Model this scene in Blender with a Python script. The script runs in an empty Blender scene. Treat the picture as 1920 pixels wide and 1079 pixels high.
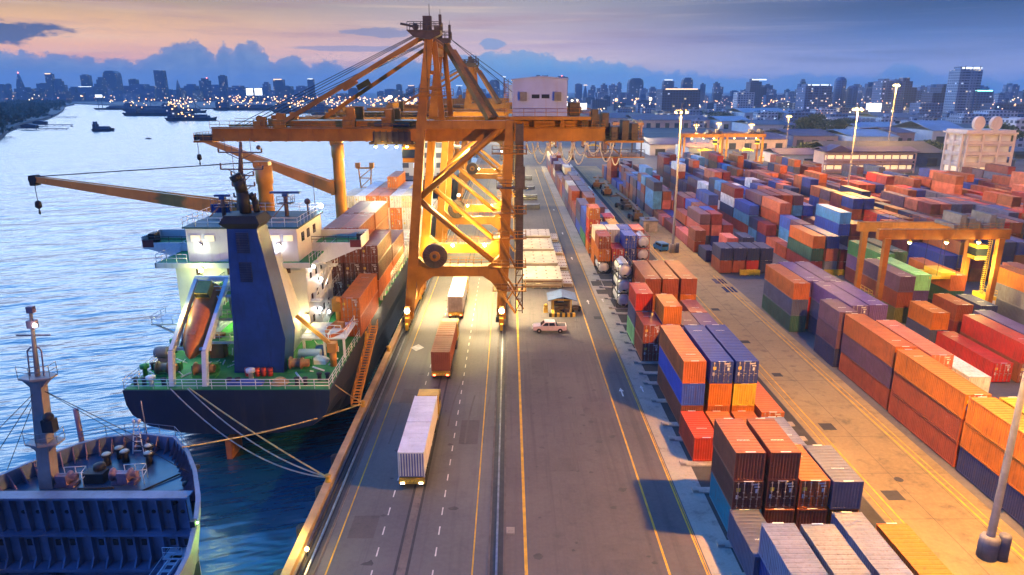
import bpy, bmesh, math, random
from mathutils import Vector, Matrix
R = math.radians
SC = bpy.context.scene
COL = SC.collection
random.seed(7)

def lin(c):
    """8-bit sRGB triple -> linear RGBA"""
    o = []
    for v in c:
        v = v / 255.0
        o.append(v / 12.92 if v <= 0.04045 else ((v + 0.055) / 1.055) ** 2.4)
    return (o[0], o[1], o[2], 1.0)

# ------------------------------------------------------------------ mesh kit
class MB:
    def __init__(s):
        s.v = []; s.f = []; s.m = []; s.s = []
    def face(s, pts, m=0, sm=False):
        b = len(s.v); s.v += [tuple(p) for p in pts]
        s.f.append(tuple(range(b, b + len(pts)))); s.m.append(m); s.s.append(sm)
    def quads(s, rings, m=0, closed=True, sm=False, caps=True):
        b = len(s.v); n = len(rings[0])
        for r in rings: s.v += [tuple(p) for p in r]
        for i in range(len(rings) - 1):
            for j in range(n if closed else n - 1):
                k = (j + 1) % n
                s.f.append((b + i*n + j, b + i*n + k, b + (i+1)*n + k, b + (i+1)*n + j)); s.m.append(m); s.s.append(sm)
        if caps and closed:
            s.f.append(tuple(b + j for j in reversed(range(n)))); s.m.append(m); s.s.append(False)
            e = b + (len(rings) - 1) * n
            s.f.append(tuple(e + j for j in range(n))); s.m.append(m); s.s.append(False)
    def box(s, a, b, m=0):
        x0, y0, z0 = a; x1, y1, z1 = b
        s.quads([[(x0,y0,z0),(x1,y0,z0),(x1,y1,z0),(x0,y1,z0)], [(x0,y0,z1),(x1,y0,z1),(x1,y1,z1),(x0,y1,z1)]], m)
    def bar(s, p, q, w, h=None, m=0, up=(0,0,1), w2=None, h2=None):
        h = w if h is None else h
        w2 = w if w2 is None else w2; h2 = h if h2 is None else h2
        p = Vector(p); q = Vector(q); d = (q - p).normalized(); u = Vector(up)
        if abs(d.dot(u)) > .98: u = Vector((0,1,0))
        x = d.cross(u).normalized(); y = x.cross(d).normalized()
        def ring(c, w, h): return [c - x*w/2 - y*h/2, c + x*w/2 - y*h/2, c + x*w/2 + y*h/2, c - x*w/2 + y*h/2]
        s.quads([ring(p, w, h), ring(q, w2, h2)], m)
    def tube(s, p, q, r, n=8, m=0, r2=None, sm=True):
        r2 = r if r2 is None else r2
        p = Vector(p); q = Vector(q); d = (q - p).normalized()
        u = Vector((0,0,1)) if abs(d.z) < .95 else Vector((0,1,0))
        x = d.cross(u).normalized(); y = d.cross(x).normalized()
        def ring(c, r): return [c + x*r*math.cos(2*math.pi*k/n) + y*r*math.sin(2*math.pi*k/n) for k in range(n)]
        s.quads([ring(p, r), ring(q, r2)], m, sm=sm)
    def path(s, pts, r, n=5, m=0):
        for a, b in zip(pts[:-1], pts[1:]): s.tube(a, b, r, n, m)
    def prism(s, poly, z0, z1, m=0):
        s.quads([[(x, y, z0) for x, y in poly], [(x, y, z1) for x, y in poly]], m)
    def extr(s, poly3, vec, m=0):
        v = Vector(vec)
        s.quads([[Vector(p) for p in poly3], [Vector(p) + v for p in poly3]], m)
    def lathe(s, prof, c=(0,0,0), n=12, m=0, axis='z', sm=True):
        rings = []
        for r, z in prof:
            ring = []
            for k in range(n):
                a = 2*math.pi*k/n; u, w = r*math.cos(a), r*math.sin(a)
                p = (u, w, z) if axis == 'z' else ((z, u, w) if axis == 'x' else (w, z, u))
                ring.append((c[0]+p[0], c[1]+p[1], c[2]+p[2]))
            rings.append(ring)
        s.quads(rings, m, sm=sm)
    def ball(s, c, r, m=0, n=8):
        prof = [(max(r*math.sin(math.pi*k/6), .001*r), -r*math.cos(math.pi*k/6)) for k in range(7)]
        s.lathe(prof, c, n, m)
    def rail(s, pts, h=1.05, step=1.6, r=.035, m=0, mids=(.55,)):
        pts = [Vector(p) for p in pts]
        for a, b in zip(pts[:-1], pts[1:]):
            L = (b - a).length; k = max(1, int(L / step))
            for i in range(k + 1):
                p = a + (b - a) * i / k
                s.tube(p, p + Vector((0,0,h)), r, 4, m)
            for z in (1.0,) + tuple(mids):
                s.tube(a + Vector((0,0,h*z)), b + Vector((0,0,h*z)), r, 4, m)
    def build(s, name, mats, parent=None, loc=None):
        me = bpy.data.meshes.new(name)
        me.from_pydata(s.v, [], s.f)
        for mt in (mats if isinstance(mats, (list, tuple)) else [mats]): me.materials.append(mt)
        for p, mi, sm in zip(me.polygons, s.m, s.s):
            p.material_index = mi; p.use_smooth = sm
        bm = bmesh.new(); bm.from_mesh(me); bmesh.ops.recalc_face_normals(bm, faces=bm.faces); bm.to_mesh(me); bm.free()
        o = bpy.data.objects.new(name, me); COL.objects.link(o)
        if parent: o.parent = parent
        if loc: o.location = loc
        return o

def tag(o, label=None, cat=None, group=None, kind=None):
    if label: o['label'] = label
    if cat: o['category'] = cat
    if group: o['group'] = group
    if kind: o['kind'] = kind
    return o
def thing(name, label, cat, loc=(0,0,0), rz=0, group=None):
    o = bpy.data.objects.new(name, None); COL.objects.link(o)
    o.empty_display_size = .5; o.location = loc; o.rotation_euler = (0, 0, rz)
    return tag(o, label, cat, group)
KIDS = {}
def kids(o): return list(o.children)
def dup(root, loc=None, rz=None, label=None, group=None, parent=None, cat=None):
    c = root.copy(); COL.objects.link(c)
    if parent: c.parent = parent
    if loc is not None: c.location = loc
    if rz is not None: c.rotation_euler = (0, 0, rz)
    if label: c['label'] = label
    if group: c['group'] = group
    if cat: c['category'] = cat
    for ch in root.children: dup(ch, parent=c)
    return c
def lamp(name, kind, loc, power, color, parent=None, radius=.3, spot=None, blend=.5, aim=None):
    l = bpy.data.lights.new(name, kind); l.energy = power; l.color = color
    l.shadow_soft_size = radius
    if kind == 'SPOT': l.spot_size = R(spot); l.spot_blend = blend
    o = bpy.data.objects.new(name, l); COL.objects.link(o); o.location = loc
    if aim is not None:
        d = Vector(aim) - Vector(loc); o.rotation_euler = d.to_track_quat('-Z', 'Y').to_euler()
    if parent: o.parent = parent
    return o

# ------------------------------------------------------------------ materials
class NT:
    def __init__(s, tree): s.t = tree; s.n = tree.nodes; s.l = tree.links
    def new(s, t, **kw):
        n = s.n.new(t)
        for k, v in kw.items(): setattr(n, k, v)
        return n
    def put(s, sock, v):
        if hasattr(v, 'is_output'): s.l.new(v, sock)
        else: sock.default_value = v
    def math(s, op, a, b=0.0, c=None, clamp=False):
        n = s.new('ShaderNodeMath', operation=op, use_clamp=clamp)
        s.put(n.inputs[0], a); s.put(n.inputs[1], b)
        if c is not None: s.put(n.inputs[2], c)
        return n.outputs[0]
    def mix(s, f, a, b, mode='MIX'):
        n = s.new('ShaderNodeMix', data_type='RGBA', blend_type=mode)
        s.put(n.inputs[0], f); s.put(n.inputs[6], a); s.put(n.inputs[7], b)
        return n.outputs[2]
    def ramp(s, f, stops, interp='LINEAR'):
        n = s.new('ShaderNodeValToRGB'); cr = n.color_ramp; cr.interpolation = interp
        while len(cr.elements) < len(stops): cr.elements.new(.5)
        for e, (p, c) in zip(cr.elements, stops):
            e.position = p; e.color = c if len(c) == 4 else lin(c)
        s.put(n.inputs[0], f); return n.outputs[0]
    def noise(s, vec, scale, detail=3, rough=.5, dim='3D'):
        n = s.new('ShaderNodeTexNoise', noise_dimensions=dim)
        if vec is not None: s.l.new(vec, n.inputs['Vector'])
        n.inputs['Scale'].default_value = scale; n.inputs['Detail'].default_value = detail; n.inputs['Roughness'].default_value = rough
        return n.outputs[0]
    def xyz(s, x, y, z):
        n = s.new('ShaderNodeCombineXYZ'); s.put(n.inputs[0], x); s.put(n.inputs[1], y); s.put(n.inputs[2], z); return n.outputs[0]
    def smooth(s, v, a, b):
        n = s.new('ShaderNodeMapRange', interpolation_type='SMOOTHSTEP'); s.put(n.inputs[0], v)
        n.inputs[1].default_value = a; n.inputs[2].default_value = b; return n.outputs[0]
    def curve(s, f, pts):
        n = s.new('ShaderNodeFloatCurve'); c = n.mapping.curves[0]
        c.points[0].location = pts[0]; c.points[1].location = pts[-1]
        for p in pts[1:-1]: c.points.new(*p)
        for p in c.points: p.handle_type = 'VECTOR'
        n.mapping.update(); s.put(n.inputs[1], f); return n.outputs[0]

MATS = {}
def newmat(name):
    m = bpy.data.materials.new(name); m.use_nodes = True
    t = NT(m.node_tree); b = t.n['Principled BSDF']
    return m, t, b
def paint(name, rgb, rough=.55, var=.35, dirt=(.12,.07,.04), amount=.35, scale=.6, metal=0.0, streak=True, spec=.35):
    """weathered painted metal / plain surface: two noises, vertical run-off streaks"""
    if name in MATS: return MATS[name]
    m, t, b = newmat(name)
    co = t.new('ShaderNodeTexCoord').outputs['Object']
    sep = t.new('ShaderNodeSeparateXYZ'); t.l.new(co, sep.inputs[0])
    n1 = t.noise(co, scale, 5, .6)
    base = t.mix(t.smooth(n1, .3, .75), tuple(c*(1-var) for c in rgb) + (1,), tuple(min(1, c*(1+var*.6)) for c in rgb) + (1,))
    if streak:
        v = t.xyz(t.math('MULTIPLY', sep.outputs[0], 3.0), t.math('MULTIPLY', sep.outputs[1], 3.0), t.math('MULTIPLY', sep.outputs[2], .35))
        n2 = t.noise(v, scale*2, 4, .65)
    else:
        n2 = t.noise(co, scale*4, 5, .65)
    base = t.mix(t.math('MULTIPLY', t.smooth(n2, .52, .78), amount), base, tuple(dirt) + (1,))
    t.l.new(base, b.inputs['Base Color'])
    b.inputs['Roughness'].default_value = rough; b.inputs['Metallic'].default_value = metal
    b.inputs['Specular IOR Level'].default_value = spec
    MATS[name] = m; return m
def emit(name, rgb, strength):
    if name in MATS: return MATS[name]
    m, t, b = newmat(name)
    b.inputs['Base Color'].default_value = (.6,.6,.6,1)
    b.inputs['Emission Color'].default_value = tuple(rgb) + (1,); b.inputs['Emission Strength'].default_value = strength
    MATS[name] = m; return m

# ------------------------------------------------------------------ camera
cam = bpy.data.cameras.new('camera'); co_ = bpy.data.objects.new('camera', cam); COL.objects.link(co_)
cam.sensor_fit = 'HORIZONTAL'; cam.sensor_width = 36; cam.lens = 36 * 1300 / 1920
cam.clip_start = .5; cam.clip_end = 40000
co_.location = (0, 0, 36)
co_.rotation_euler = (R(90) - math.atan(370/1300), 0, -math.atan(5/1300))
SC.camera = co_
vs = SC.view_settings
vs.view_transform = 'Standard'; vs.look = 'None'; vs.gamma = 1; vs.exposure = 0.0; vs.use_curve_mapping = False
SC.cycles.use_denoising = True
SC.cycles.volume_step_rate = 5; SC.cycles.max_bounces = 5; SC.cycles.diffuse_bounces = 2; SC.cycles.glossy_bounces = 3; SC.cycles.transmission_bounces = 3
SC.cycles.volume_bounces = 0; SC.cycles.caustics_reflective = False; SC.cycles.caustics_refractive = False
SC.cycles.sample_clamp_indirect = 4.0; SC.cycles.sample_clamp_direct = 0.0

# ------------------------------------------------------------------ dusk sky
def build_world():
    w = bpy.data.worlds.new('World'); SC.world = w; w.use_nodes = True
    t = NT(w.node_tree); bg = t.n['Background']
    d = t.new('ShaderNodeTexCoord').outputs['Generated']
    sep = t.new('ShaderNodeSeparateXYZ'); t.l.new(d, sep.inputs[0])
    x, y, z = sep.outputs
    e = t.math('MULTIPLY', t.math('ARCSINE', z), 57.2958)           # elevation, degrees
    a = t.math('MULTIPLY', t.math('ARCTAN2', x, y), 57.2958)        # azimuth from +Y, degrees, right positive
    u = t.math('ADD', t.math('DIVIDE', a, 80.0), .5, clamp=True)    # -40..40 -> 0..1
    ev = t.math('DIVIDE', e, 10.0, clamp=True)
    # --- veil of high cloud seen low over the horizon
    left = t.ramp(ev, [(0,(250,196,160)),(.22,(250,184,146)),(.33,(246,190,140)),(.47,(228,182,126)),(.6,(172,150,122)),(1,(150,150,165))])
    mid  = t.ramp(ev, [(0,(250,225,215)),(.22,(236,205,200)),(.34,(196,172,192)),(.47,(184,168,182)),(.66,(160,156,168)),(1,(150,160,190))])
    right= t.ramp(ev, [(0,(200,190,215)),(.12,(190,182,212)),(.24,(140,152,202)),(.38,(92,118,174)),(.56,(56,82,124)),(1,(80,110,160))])
    f1 = t.smooth(a, -30, 2); f2 = t.smooth(a, -2, 30)
    sky = t.mix(f2, t.mix(f1, left, mid), right)
    # horizontal streaks
    sv = t.xyz(t.math('MULTIPLY', a, .045), t.math('ADD', t.math('MULTIPLY', e, .55), t.math('MULTIPLY', a, .008)), 3.1)
    st = t.noise(sv, 1.6, 6, .6)
    sky = t.mix(t.math('MULTIPLY', t.smooth(st, .46, .72), .5), sky, t.mix(f2, lin((168,128,140)), lin((92,104,150))))
    st2 = t.noise(t.xyz(t.math('MULTIPLY', a, .03), t.math('MULTIPLY', e, .9), 9.0), 2.4, 5, .55)
    sky = t.mix(t.math('MULTIPLY', t.smooth(st2, .5, .8), .28), sky, t.mix(f2, lin((250,222,190)), lin((196,186,214))))
    # --- bank of blue cumulus along the horizon, its upper edge by azimuth
    P = [(-40,2.6),(-35,2.5),(-30,2.2),(-27,2.0),(-26.2,2.3),(-25.2,3.0),(-24.2,3.3),(-23.2,3.5),(-22.4,2.9),(-21.9,2.45),(-21.5,3.2),(-21.2,3.25),(-20.8,2.75),(-20.3,3.3),(-19.2,3.5),(-18.5,3.0),
         (-17.9,2.1),(-17.2,2.4),(-16.4,2.6),(-15.7,2.3),(-15.3,1.75),(-14.8,2.2),(-14.1,2.45),(-13.3,2.1),(-12.6,1.7),(-11,2.0),(-9,2.5),(-7,2.35),(-5,2.6),(-3,2.7),(-1.2,3.0),(0,2.85),(1.8,3.0),(3,2.75),
         (4.4,2.4),(6.5,2.45),(8.3,2.2),(10,1.75),(13,1.4),(15,1.2),(17,.9),(20,.85),(22,1.25),(23.4,1.2),(24.5,1.0),(26.8,.9),(27.6,1.7),(28.6,1.95),(29.6,1.6),(30.4,1.0),(33,.75),(40,.6)]
    h = t.math('MULTIPLY', t.curve(u, [((p[0]+40)/80, p[1]/5) for p in P]), 5.0)
    vn = t.new('ShaderNodeTexVoronoi', feature='SMOOTH_F1'); vn.inputs['Scale'].default_value = 1.0
    t.l.new(t.xyz(t.math('MULTIPLY', a, 1.5), t.math('MULTIPLY', e, 1.9), 2.0), vn.inputs['Vector']); vor = vn.outputs['Distance']
    cv = t.xyz(t.math('MULTIPLY', a, .8), t.math('MULTIPLY', e, 1.0), 1.7)
    puff = t.math('ADD', t.math('MULTIPLY', t.math('SUBTRACT', t.noise(cv, 1.5, 8, .7), .5), 1.7), t.math('MULTIPLY', t.math('SUBTRACT', .34, vor), .42))
    dist = t.math('ADD', t.math('SUBTRACT', h, e), puff)
    bank = t.smooth(dist, -.1, .2)
    bl = t.ramp(ev, [(0,(104,138,190)),(.1,(98,132,186)),(.35,(92,122,176)),(.5,(84,104,150))])
    bm_ = t.ramp(ev, [(0,(120,170,220)),(.12,(108,164,218)),(.3,(110,162,214)),(.5,(120,150,196))])
    br = t.ramp(ev, [(0,(92,140,196)),(.12,(96,146,202)),(.25,(104,146,200)),(.5,(110,140,190))])
    bc = t.mix(t.smooth(a, 8, 30), t.mix(t.smooth(a, -16, 2), bl, bm_), br)
    tex = t.noise(cv, 1.1, 5, .6)
    bc = t.mix(t.math('MULTIPLY', t.smooth(tex, .38, .72), .38), bc, lin((150,172,208)))
    bc = t.mix(t.math('MULTIPLY', t.smooth(dist, .9, .0), .22), bc, t.mix(f2, lin((200,170,180)), lin((170,180,214))))
    sky = t.mix(t.math('MULTIPLY', bank, .96), sky, bc)
    # --- single clouds above the bank
    def blob(c0, c1, rx, ry, wob, col, op, seed):
        nz = t.math('MULTIPLY', t.math('SUBTRACT', t.noise(t.xyz(t.math('MULTIPLY', a, .35), t.math('MULTIPLY', e, 1.1), seed), 1.3, 6, .62), .5), wob)
        dx = t.math('DIVIDE', t.math('SUBTRACT', a, c0), rx); dy = t.math('DIVIDE', t.math('SUBTRACT', e, c1), ry)
        r = t.math('SQRT', t.math('ADD', t.math('MULTIPLY', dx, dx), t.math('MULTIPLY', dy, dy)))
        k = t.smooth(t.math('ADD', r, nz), 1.12, .82)
        return t.mix(t.math('MULTIPLY', k, op), sky, lin(col))
    sky = blob(-37.5, 3.6, 6.6, .75, 1.5, (72,88,128), .95, 4.0)
    sky = blob(-38.5, 4.3, 4.4, .8, 1.4, (70,86,126), .95, 6.0)
    sky = blob(-10.0, 4.25, 2.4, .34, 2.6, (120,132,174), .7, 11.0)
    sky = blob(-11.0, 3.05, 5.0, .22, 1.2, (122,136,182), .6, 13.0)
    sky = blob(-1.3, 3.55, .9, .4, 2.8, (122,152,204), .8, 17.0)
    # --- the part of the sky above the picture: it lights the place and is what the river mirrors
    eh = t.math('DIVIDE', e, 90.0, clamp=True)
    hl = t.ramp(eh, [(0,(205,192,198)),(.09,(226,218,220)),(.2,(222,228,240)),(.36,(120,184,240)),(.6,(70,140,218)),(1,(50,112,195))])
    hr = t.ramp(eh, [(0,(90,110,150)),(.1,(104,134,184)),(.3,(96,140,204)),(.6,(70,122,200)),(1,(60,112,190))])
    high = t.mix(t.smooth(a, -25, 40), hl, hr)
    back = t.ramp(eh, [(0,(70,95,140)),(.3,(80,122,190)),(1,(60,112,190))])
    high = t.mix(t.smooth(y, .25, -.35), high, t.mix(1.0, back, (.45,.5,.62,1), 'MULTIPLY'))
    HB = t.mix(t.smooth(a, -20, 25), (5.2,6.4,7.4,1), (.75,.85,1.0,1))
    ZB = t.mix(t.smooth(a, -20, 30), (1.1,2.7,4.0,1), (.5,.7,.95,1))
    high = t.mix(1.0, high, t.mix(t.smooth(e, 30, 8), ZB, HB), 'MULTIPLY')
    sky = t.mix(1.0, sky, t.mix(f2, (1.28,1.22,1.04,1), (.88,.98,1.02,1)), 'MULTIPLY')
    sky = t.mix(t.smooth(e, 6.6, 11.0), sky, high)
    sky = t.mix(t.smooth(y, .3, -.1), sky, high)
    # faint scattered twilight of a clear dome with the sun at the horizon
    ns = t.new('ShaderNodeTexSky', sky_type='NISHITA', sun_disc=False, sun_elevation=R(1.0), sun_rotation=R(-40))
    nis = t.mix(1.0, ns.outputs[0], t.mix(t.smooth(e, 8, 30), (0,0,0,1), (.03,.03,.03,1)), 'MULTIPLY')
    sky = t.mix(1.0, sky, nis, 'ADD')
    t.l.new(sky, bg.inputs[0]); bg.inputs[1].default_value = SKY
SKY = 1.0
build_world()
# ------------------------------------------------------------------ ground, river, roads
WATER_Z = -3.2
def surf(name, cols, scale, rough, stain=(.02,.02,.022), stain_amt=.5, bump=.15, joints=None, spec=.3, streaky=False):
    m, t, b = newmat(name)
    co = t.new('ShaderNodeNewGeometry').outputs['Position']
    n1 = t.noise(co, scale, 6, .6); n2 = t.noise(co, scale*9, 4, .6); n3 = t.noise(co, scale*40, 3, .6)
    c = t.ramp(n1, [(.3, cols[0]+(1,)), (.5, cols[1]+(1,)), (.72, cols[2]+(1,))])
    c = t.mix(t.math('MULTIPLY', t.smooth(n2, .5, .75), stain_amt), c, stain + (1,))
    c = t.mix(t.math('MULTIPLY', t.smooth(n3, .35, .7), .22), c, tuple(v*1.5 for v in cols[1]) + (1,))
    sep = t.new('ShaderNodeSeparateXYZ'); t.l.new(co, sep.inputs[0])
    if streaky:      # tyre-polished lanes running along the road
        v = t.xyz(t.math('MULTIPLY', sep.outputs[0], .9), t.math('MULTIPLY', sep.outputs[1], .02), 0.0)
        n4 = t.noise(v, 1.0, 5, .65)
        c = t.mix(t.math('MULTIPLY', t.smooth(n4, .48, .7), .45), c, stain + (1,))
    if joints:
        for k, s in ((0, joints[0]), (1, joints[1])):
            fr = t.math('FRACT', t.math('DIVIDE', sep.outputs[k], s))
            ln = t.math('LESS_THAN', fr, .07 / s)
            c = t.mix(t.math('MULTIPLY', ln, .65), c, stain + (1,))
    t.l.new(c, b.inputs['Base Color']); b.inputs['Roughness'].default_value = rough; b.inputs['Specular IOR Level'].default_value = spec
    if bump:
        bp = t.new('ShaderNodeBump'); bp.inputs['Strength'].default_value = bump; bp.inputs['Distance'].default_value = .05
        t.l.new(n3, bp.inputs['Height']); t.l.new(bp.outputs[0], b.inputs['Normal'])
    return m
def water_mat():
    m, t, b = newmat('river_water')
    co = t.new('ShaderNodeNewGeometry').outputs['Position']
    sep = t.new('ShaderNodeSeparateXYZ'); t.l.new(co, sep.inputs[0])
    # waves run mostly across the view, wind from the left
    v1 = t.xyz(t.math('ADD', t.math('MULTIPLY', sep.outputs[0], .35), t.math('MULTIPLY', sep.outputs[1], .12)), t.math('SUBTRACT', sep.outputs[1], t.math('MULTIPLY', sep.outputs[0], .3)), 0.0)
    w1 = t.noise(v1, .21, 3, .5); w2 = t.noise(v1, .9, 3, .55); w3 = t.noise(co, .05, 3, .5); w4 = t.noise(v1, .1, 4, .55)
    h = t.math('ADD', t.math('ADD', t.math('MULTIPLY', w1, 1.0), t.math('MULTIPLY', w2, .16)), t.math('MULTIPLY', w4, 2.6))
    bp = t.new('ShaderNodeBump'); bp.inputs['Strength'].default_value = 1.0; bp.inputs['Distance'].default_value = .5
    t.l.new(h, bp.inputs['Height'])
    t.l.new(bp.outputs[0], b.inputs['Normal'])
    c = t.ramp(w3, [(.3, (.004,.05,.10,1)), (.7, (.007,.075,.145,1))])
    t.l.new(c, b.inputs['Base Color'])
    b.inputs['Roughness'].default_value = .24; b.inputs['IOR'].default_value = 1.9; b.inputs['Specular IOR Level'].default_value = .5
    return m
M_WATER = water_mat()
M_GROUND = surf('yard_concrete', [(.075,.07,.075), (.11,.10,.10), (.15,.135,.125)], .05, .8, stain_amt=.35)
M_ASPH = surf('quay_asphalt', [(.066,.058,.06), (.092,.08,.078), (.125,.108,.10)], .07, .72, stain=(.04,.037,.04), stain_amt=.4, streaky=True)
M_LANE = surf('lane_asphalt', [(.07,.068,.072), (.10,.095,.095), (.14,.13,.125)], .06, .66, stain=(.055,.055,.06), stain_amt=.35, streaky=True)
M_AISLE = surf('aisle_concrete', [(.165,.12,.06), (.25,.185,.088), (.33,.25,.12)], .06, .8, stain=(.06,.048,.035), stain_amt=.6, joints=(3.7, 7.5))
M_STRIP = surf('kerb_concrete', [(.22,.20,.17), (.30,.27,.22), (.36,.32,.26)], .09, .85, stain=(.06,.055,.05), stain_amt=.55)
M_DARKGAP = surf('dark_gravel', [(.03,.03,.03), (.045,.043,.042), (.065,.06,.058)], .3, .95)
M_YEL = paint('yellow_road_paint', (.60,.33,.02), .7, .3, (.11,.09,.07), .85, .9, streak=False)
M_WHT = paint('white_road_paint', (.60,.58,.54), .7, .25, (.12,.11,.10), .8, 1.2, streak=False)
M_STEEL = paint('worn_rail_steel', (.22,.22,.23), .35, .3, (.10,.06,.04), .4, 1.5, metal=.8, streak=False)
M_IRON = paint('dark_iron', (.03,.03,.033), .6, .3, (.06,.04,.03), .4, 1.5, streak=False)
M_CONC = paint('stained_concrete', (.30,.27,.23), .85, .3, (.08,.07,.06), .55, .5)
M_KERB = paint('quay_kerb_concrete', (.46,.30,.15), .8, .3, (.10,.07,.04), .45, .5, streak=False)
M_HILL = paint('far_land', (.035,.045,.04), .95, .4, (.02,.025,.02), .5, .004, streak=False)

def flat(name, x0, y0, x1, y1, z, mat, label=None):
    mb = MB(); mb.face([(x0,y0,z),(x1,y0,z),(x1,y1,z),(x0,y1,z)])
    o = mb.build(name, mat); tag(o, kind='structure'); return o

SHORE = [(-17.3,-60),(-17.3,425),(-60,560),(-150,900),(-227,1190),(-330,1400),(-451,1535),(-657,1540),(-960,1800),(-1311,2143),(-1180,1950),(-1090,1760),(-900,1450),(-753,1196),(-640,990),(-563,828),(-480,680),(-418,583),(-385,500),(-400,380),(-520,200),(-800,-60)]
poly = SHORE + [(-9500,-60),(-9500,10500),(9500,10500),(9500,-60)]
mb = MB(); mb.face([(x, y, 0) for x, y in poly]); 
ground = mb.build('ground', M_GROUND); tag(ground, kind='structure')
bm = bmesh.new(); bm.from_mesh(ground.data); bmesh.ops.triangulate(bm, faces=bm.faces)
for f in bm.faces:
    if f.normal.z < 0: f.normal_flip()
bm.to_mesh(ground.data); bm.free()
mb = MB(); mb.face([(-9500,-200,WATER_Z),(3000,-200,WATER_Z),(3000,7000,WATER_Z),(-9500,9000,WATER_Z)])
tag(mb.build('river', M_WATER), kind='structure')
mb = MB()
for a, b in zip(SHORE[:-1], SHORE[1:]):
    mb.face([(a[0],a[1],-5),(b[0],b[1],-5),(b[0],b[1],-.01),(a[0],a[1],-.01)])
tag(mb.build('quay_wall', M_CONC), kind='structure')

flat('quay_lane', -15.0, 12, -1.75, 420, .006, M_LANE)
flat('quay_road', -.35, 12, 15.6, 420, .006, M_ASPH)
flat('quay_apron', -17.28, 12, -15.03, 420, .005, M_CONC)
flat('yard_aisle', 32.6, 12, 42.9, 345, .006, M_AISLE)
flat('stack_strip', 15.62, 12, 18.05, 345, .005, M_STRIP)
flat('stack_bed', 18.06, 12, 32.5, 345, .004, M_DARKGAP)

def strip(name, rects, z, mat):
    mb = MB()
    for x0, y0, x1, y1 in rects: mb.face([(x0,y0,z),(x1,y0,z),(x1,y1,z),(x0,y1,z)])
    o = mb.build(name, mat); tag(o, kind='structure'); return o
strip('yellow_lane_lines', [(1.16,12,1.42,330),(-2.98,12,-2.86,330),(-14.3,12,-14.18,330),(12.28,12,12.46,330),(15.22,12,15.36,330),(15.44,12,15.5,330),(34.0,12,34.16,330),(33.2,12,33.3,330),(41.0,12,41.2,135),(41.7,12,41.82,135)], .014, M_YEL)
strip('white_lane_dashes', [(-6.03, y, -5.92, y+1.15) for y in [33.6+2.81*k for k in range(40)]] + [(-10.76, y, -10.65, y+1.15) for y in [33.6+2.81*k for k in range(40)]], .014, M_WHT)
arr = MB()
def arrow(x, y, s=1.0, d=1):
    arr.face([(x-.09*s,y-1.2*s*d,.014),(x+.09*s,y-1.2*s*d,.014),(x+.09*s,y+.3*s*d,.014),(x-.09*s,y+.3*s*d,.014)])
    arr.face([(x-.3*s,y+.3*s*d,.014),(x+.3*s,y+.3*s*d,.014),(x,y+1.3*s*d,.014)])
for y in (79, 117, 150, 178, 215): arrow(13.9, y, 1.0)
for y in (80, 118): arrow(16.6, y, .8)
arr.face([(-13.4,93.2,.014),(-12.4,94.6,.014),(-13.4,96.0,.014),(-14.4,94.6,.014)])
for y0, y1 in ((93.55,94.0),): pass
tag(arr.build('white_road_arrows', M_WHT), kind='structure')
# slot of the cable trench in the truck lane
strip('trench_cover_strip', [(-8.78,12,-8.12,330)], .011, surf('trench_concrete', [(.10,.085,.075),(.14,.115,.10),(.18,.15,.13)], .09, .85, stain_amt=.5))
strip('trench_slots', [(-9.02,12,-8.8,330),(-8.1,12,-7.88,330)], .012, M_IRON)
# old tar and oil on the road
mb = MB(); rr = random.Random(3)
for _ in range(70):
    x, y = rr.choice([rr.uniform(2, 12), rr.uniform(2, 12), rr.uniform(-13, -3)]), rr.uniform(36, 130); s = rr.uniform(.12, .55)
    n = 9; mb.face([(x + s*rr.uniform(.45,1)*math.cos(k*6.283/n)*rr.uniform(.6,1.6), y + s*rr.uniform(.45,1)*math.sin(k*6.283/n), .013) for k in range(n)])
tag(mb.build('oil_stains', paint('oil_stain', (.05,.046,.045), .6, .3, streak=False)), kind='structure')
mb = MB(); rr = random.Random(8)
for _ in range(14):
    x, y = rr.choice([rr.uniform(2.5, 11.5), rr.uniform(-13, -4)]), rr.uniform(38, 120); a = rr.gauss(0, .03); L = rr.uniform(6, 22); c_ = rr.uniform(-.003, .003); P = []
    for k in range(13):
        P.append((x, y)); x += math.sin(a)*L/12; y += math.cos(a)*L/12; a += c_*L/3
    for off in (0, rr.choice([.28, 1.9])):
        for (p, q) in zip(P[:-1], P[1:]): mb.face([(p[0]+off,p[1],.0105),(p[0]+off+.2,p[1],.0105),(q[0]+off+.2,q[1],.0105),(q[0]+off,q[1],.0105)])
tag(mb.build('tyre_marks', surf('tyre_rubber', [(.06,.053,.053),(.075,.066,.064),(.095,.083,.078)], .4, .6, stain_amt=.2, bump=0)), kind='structure')
strip('asphalt_patches', [(4.2,60.5,6.9,63.1),(8.6,72,11.8,76.2),(3.0,84,5.2,90),(-13.6,50,-11.4,53.2),(-5.4,66,-3.4,71.5),(7.5,47.2,10.6,49.1),(-13.2,76,-11.2,80)], .0085, surf('patched_asphalt', [(.058,.052,.053),(.082,.072,.07),(.112,.097,.092)], .12, .75, stain_amt=.4))
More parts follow.
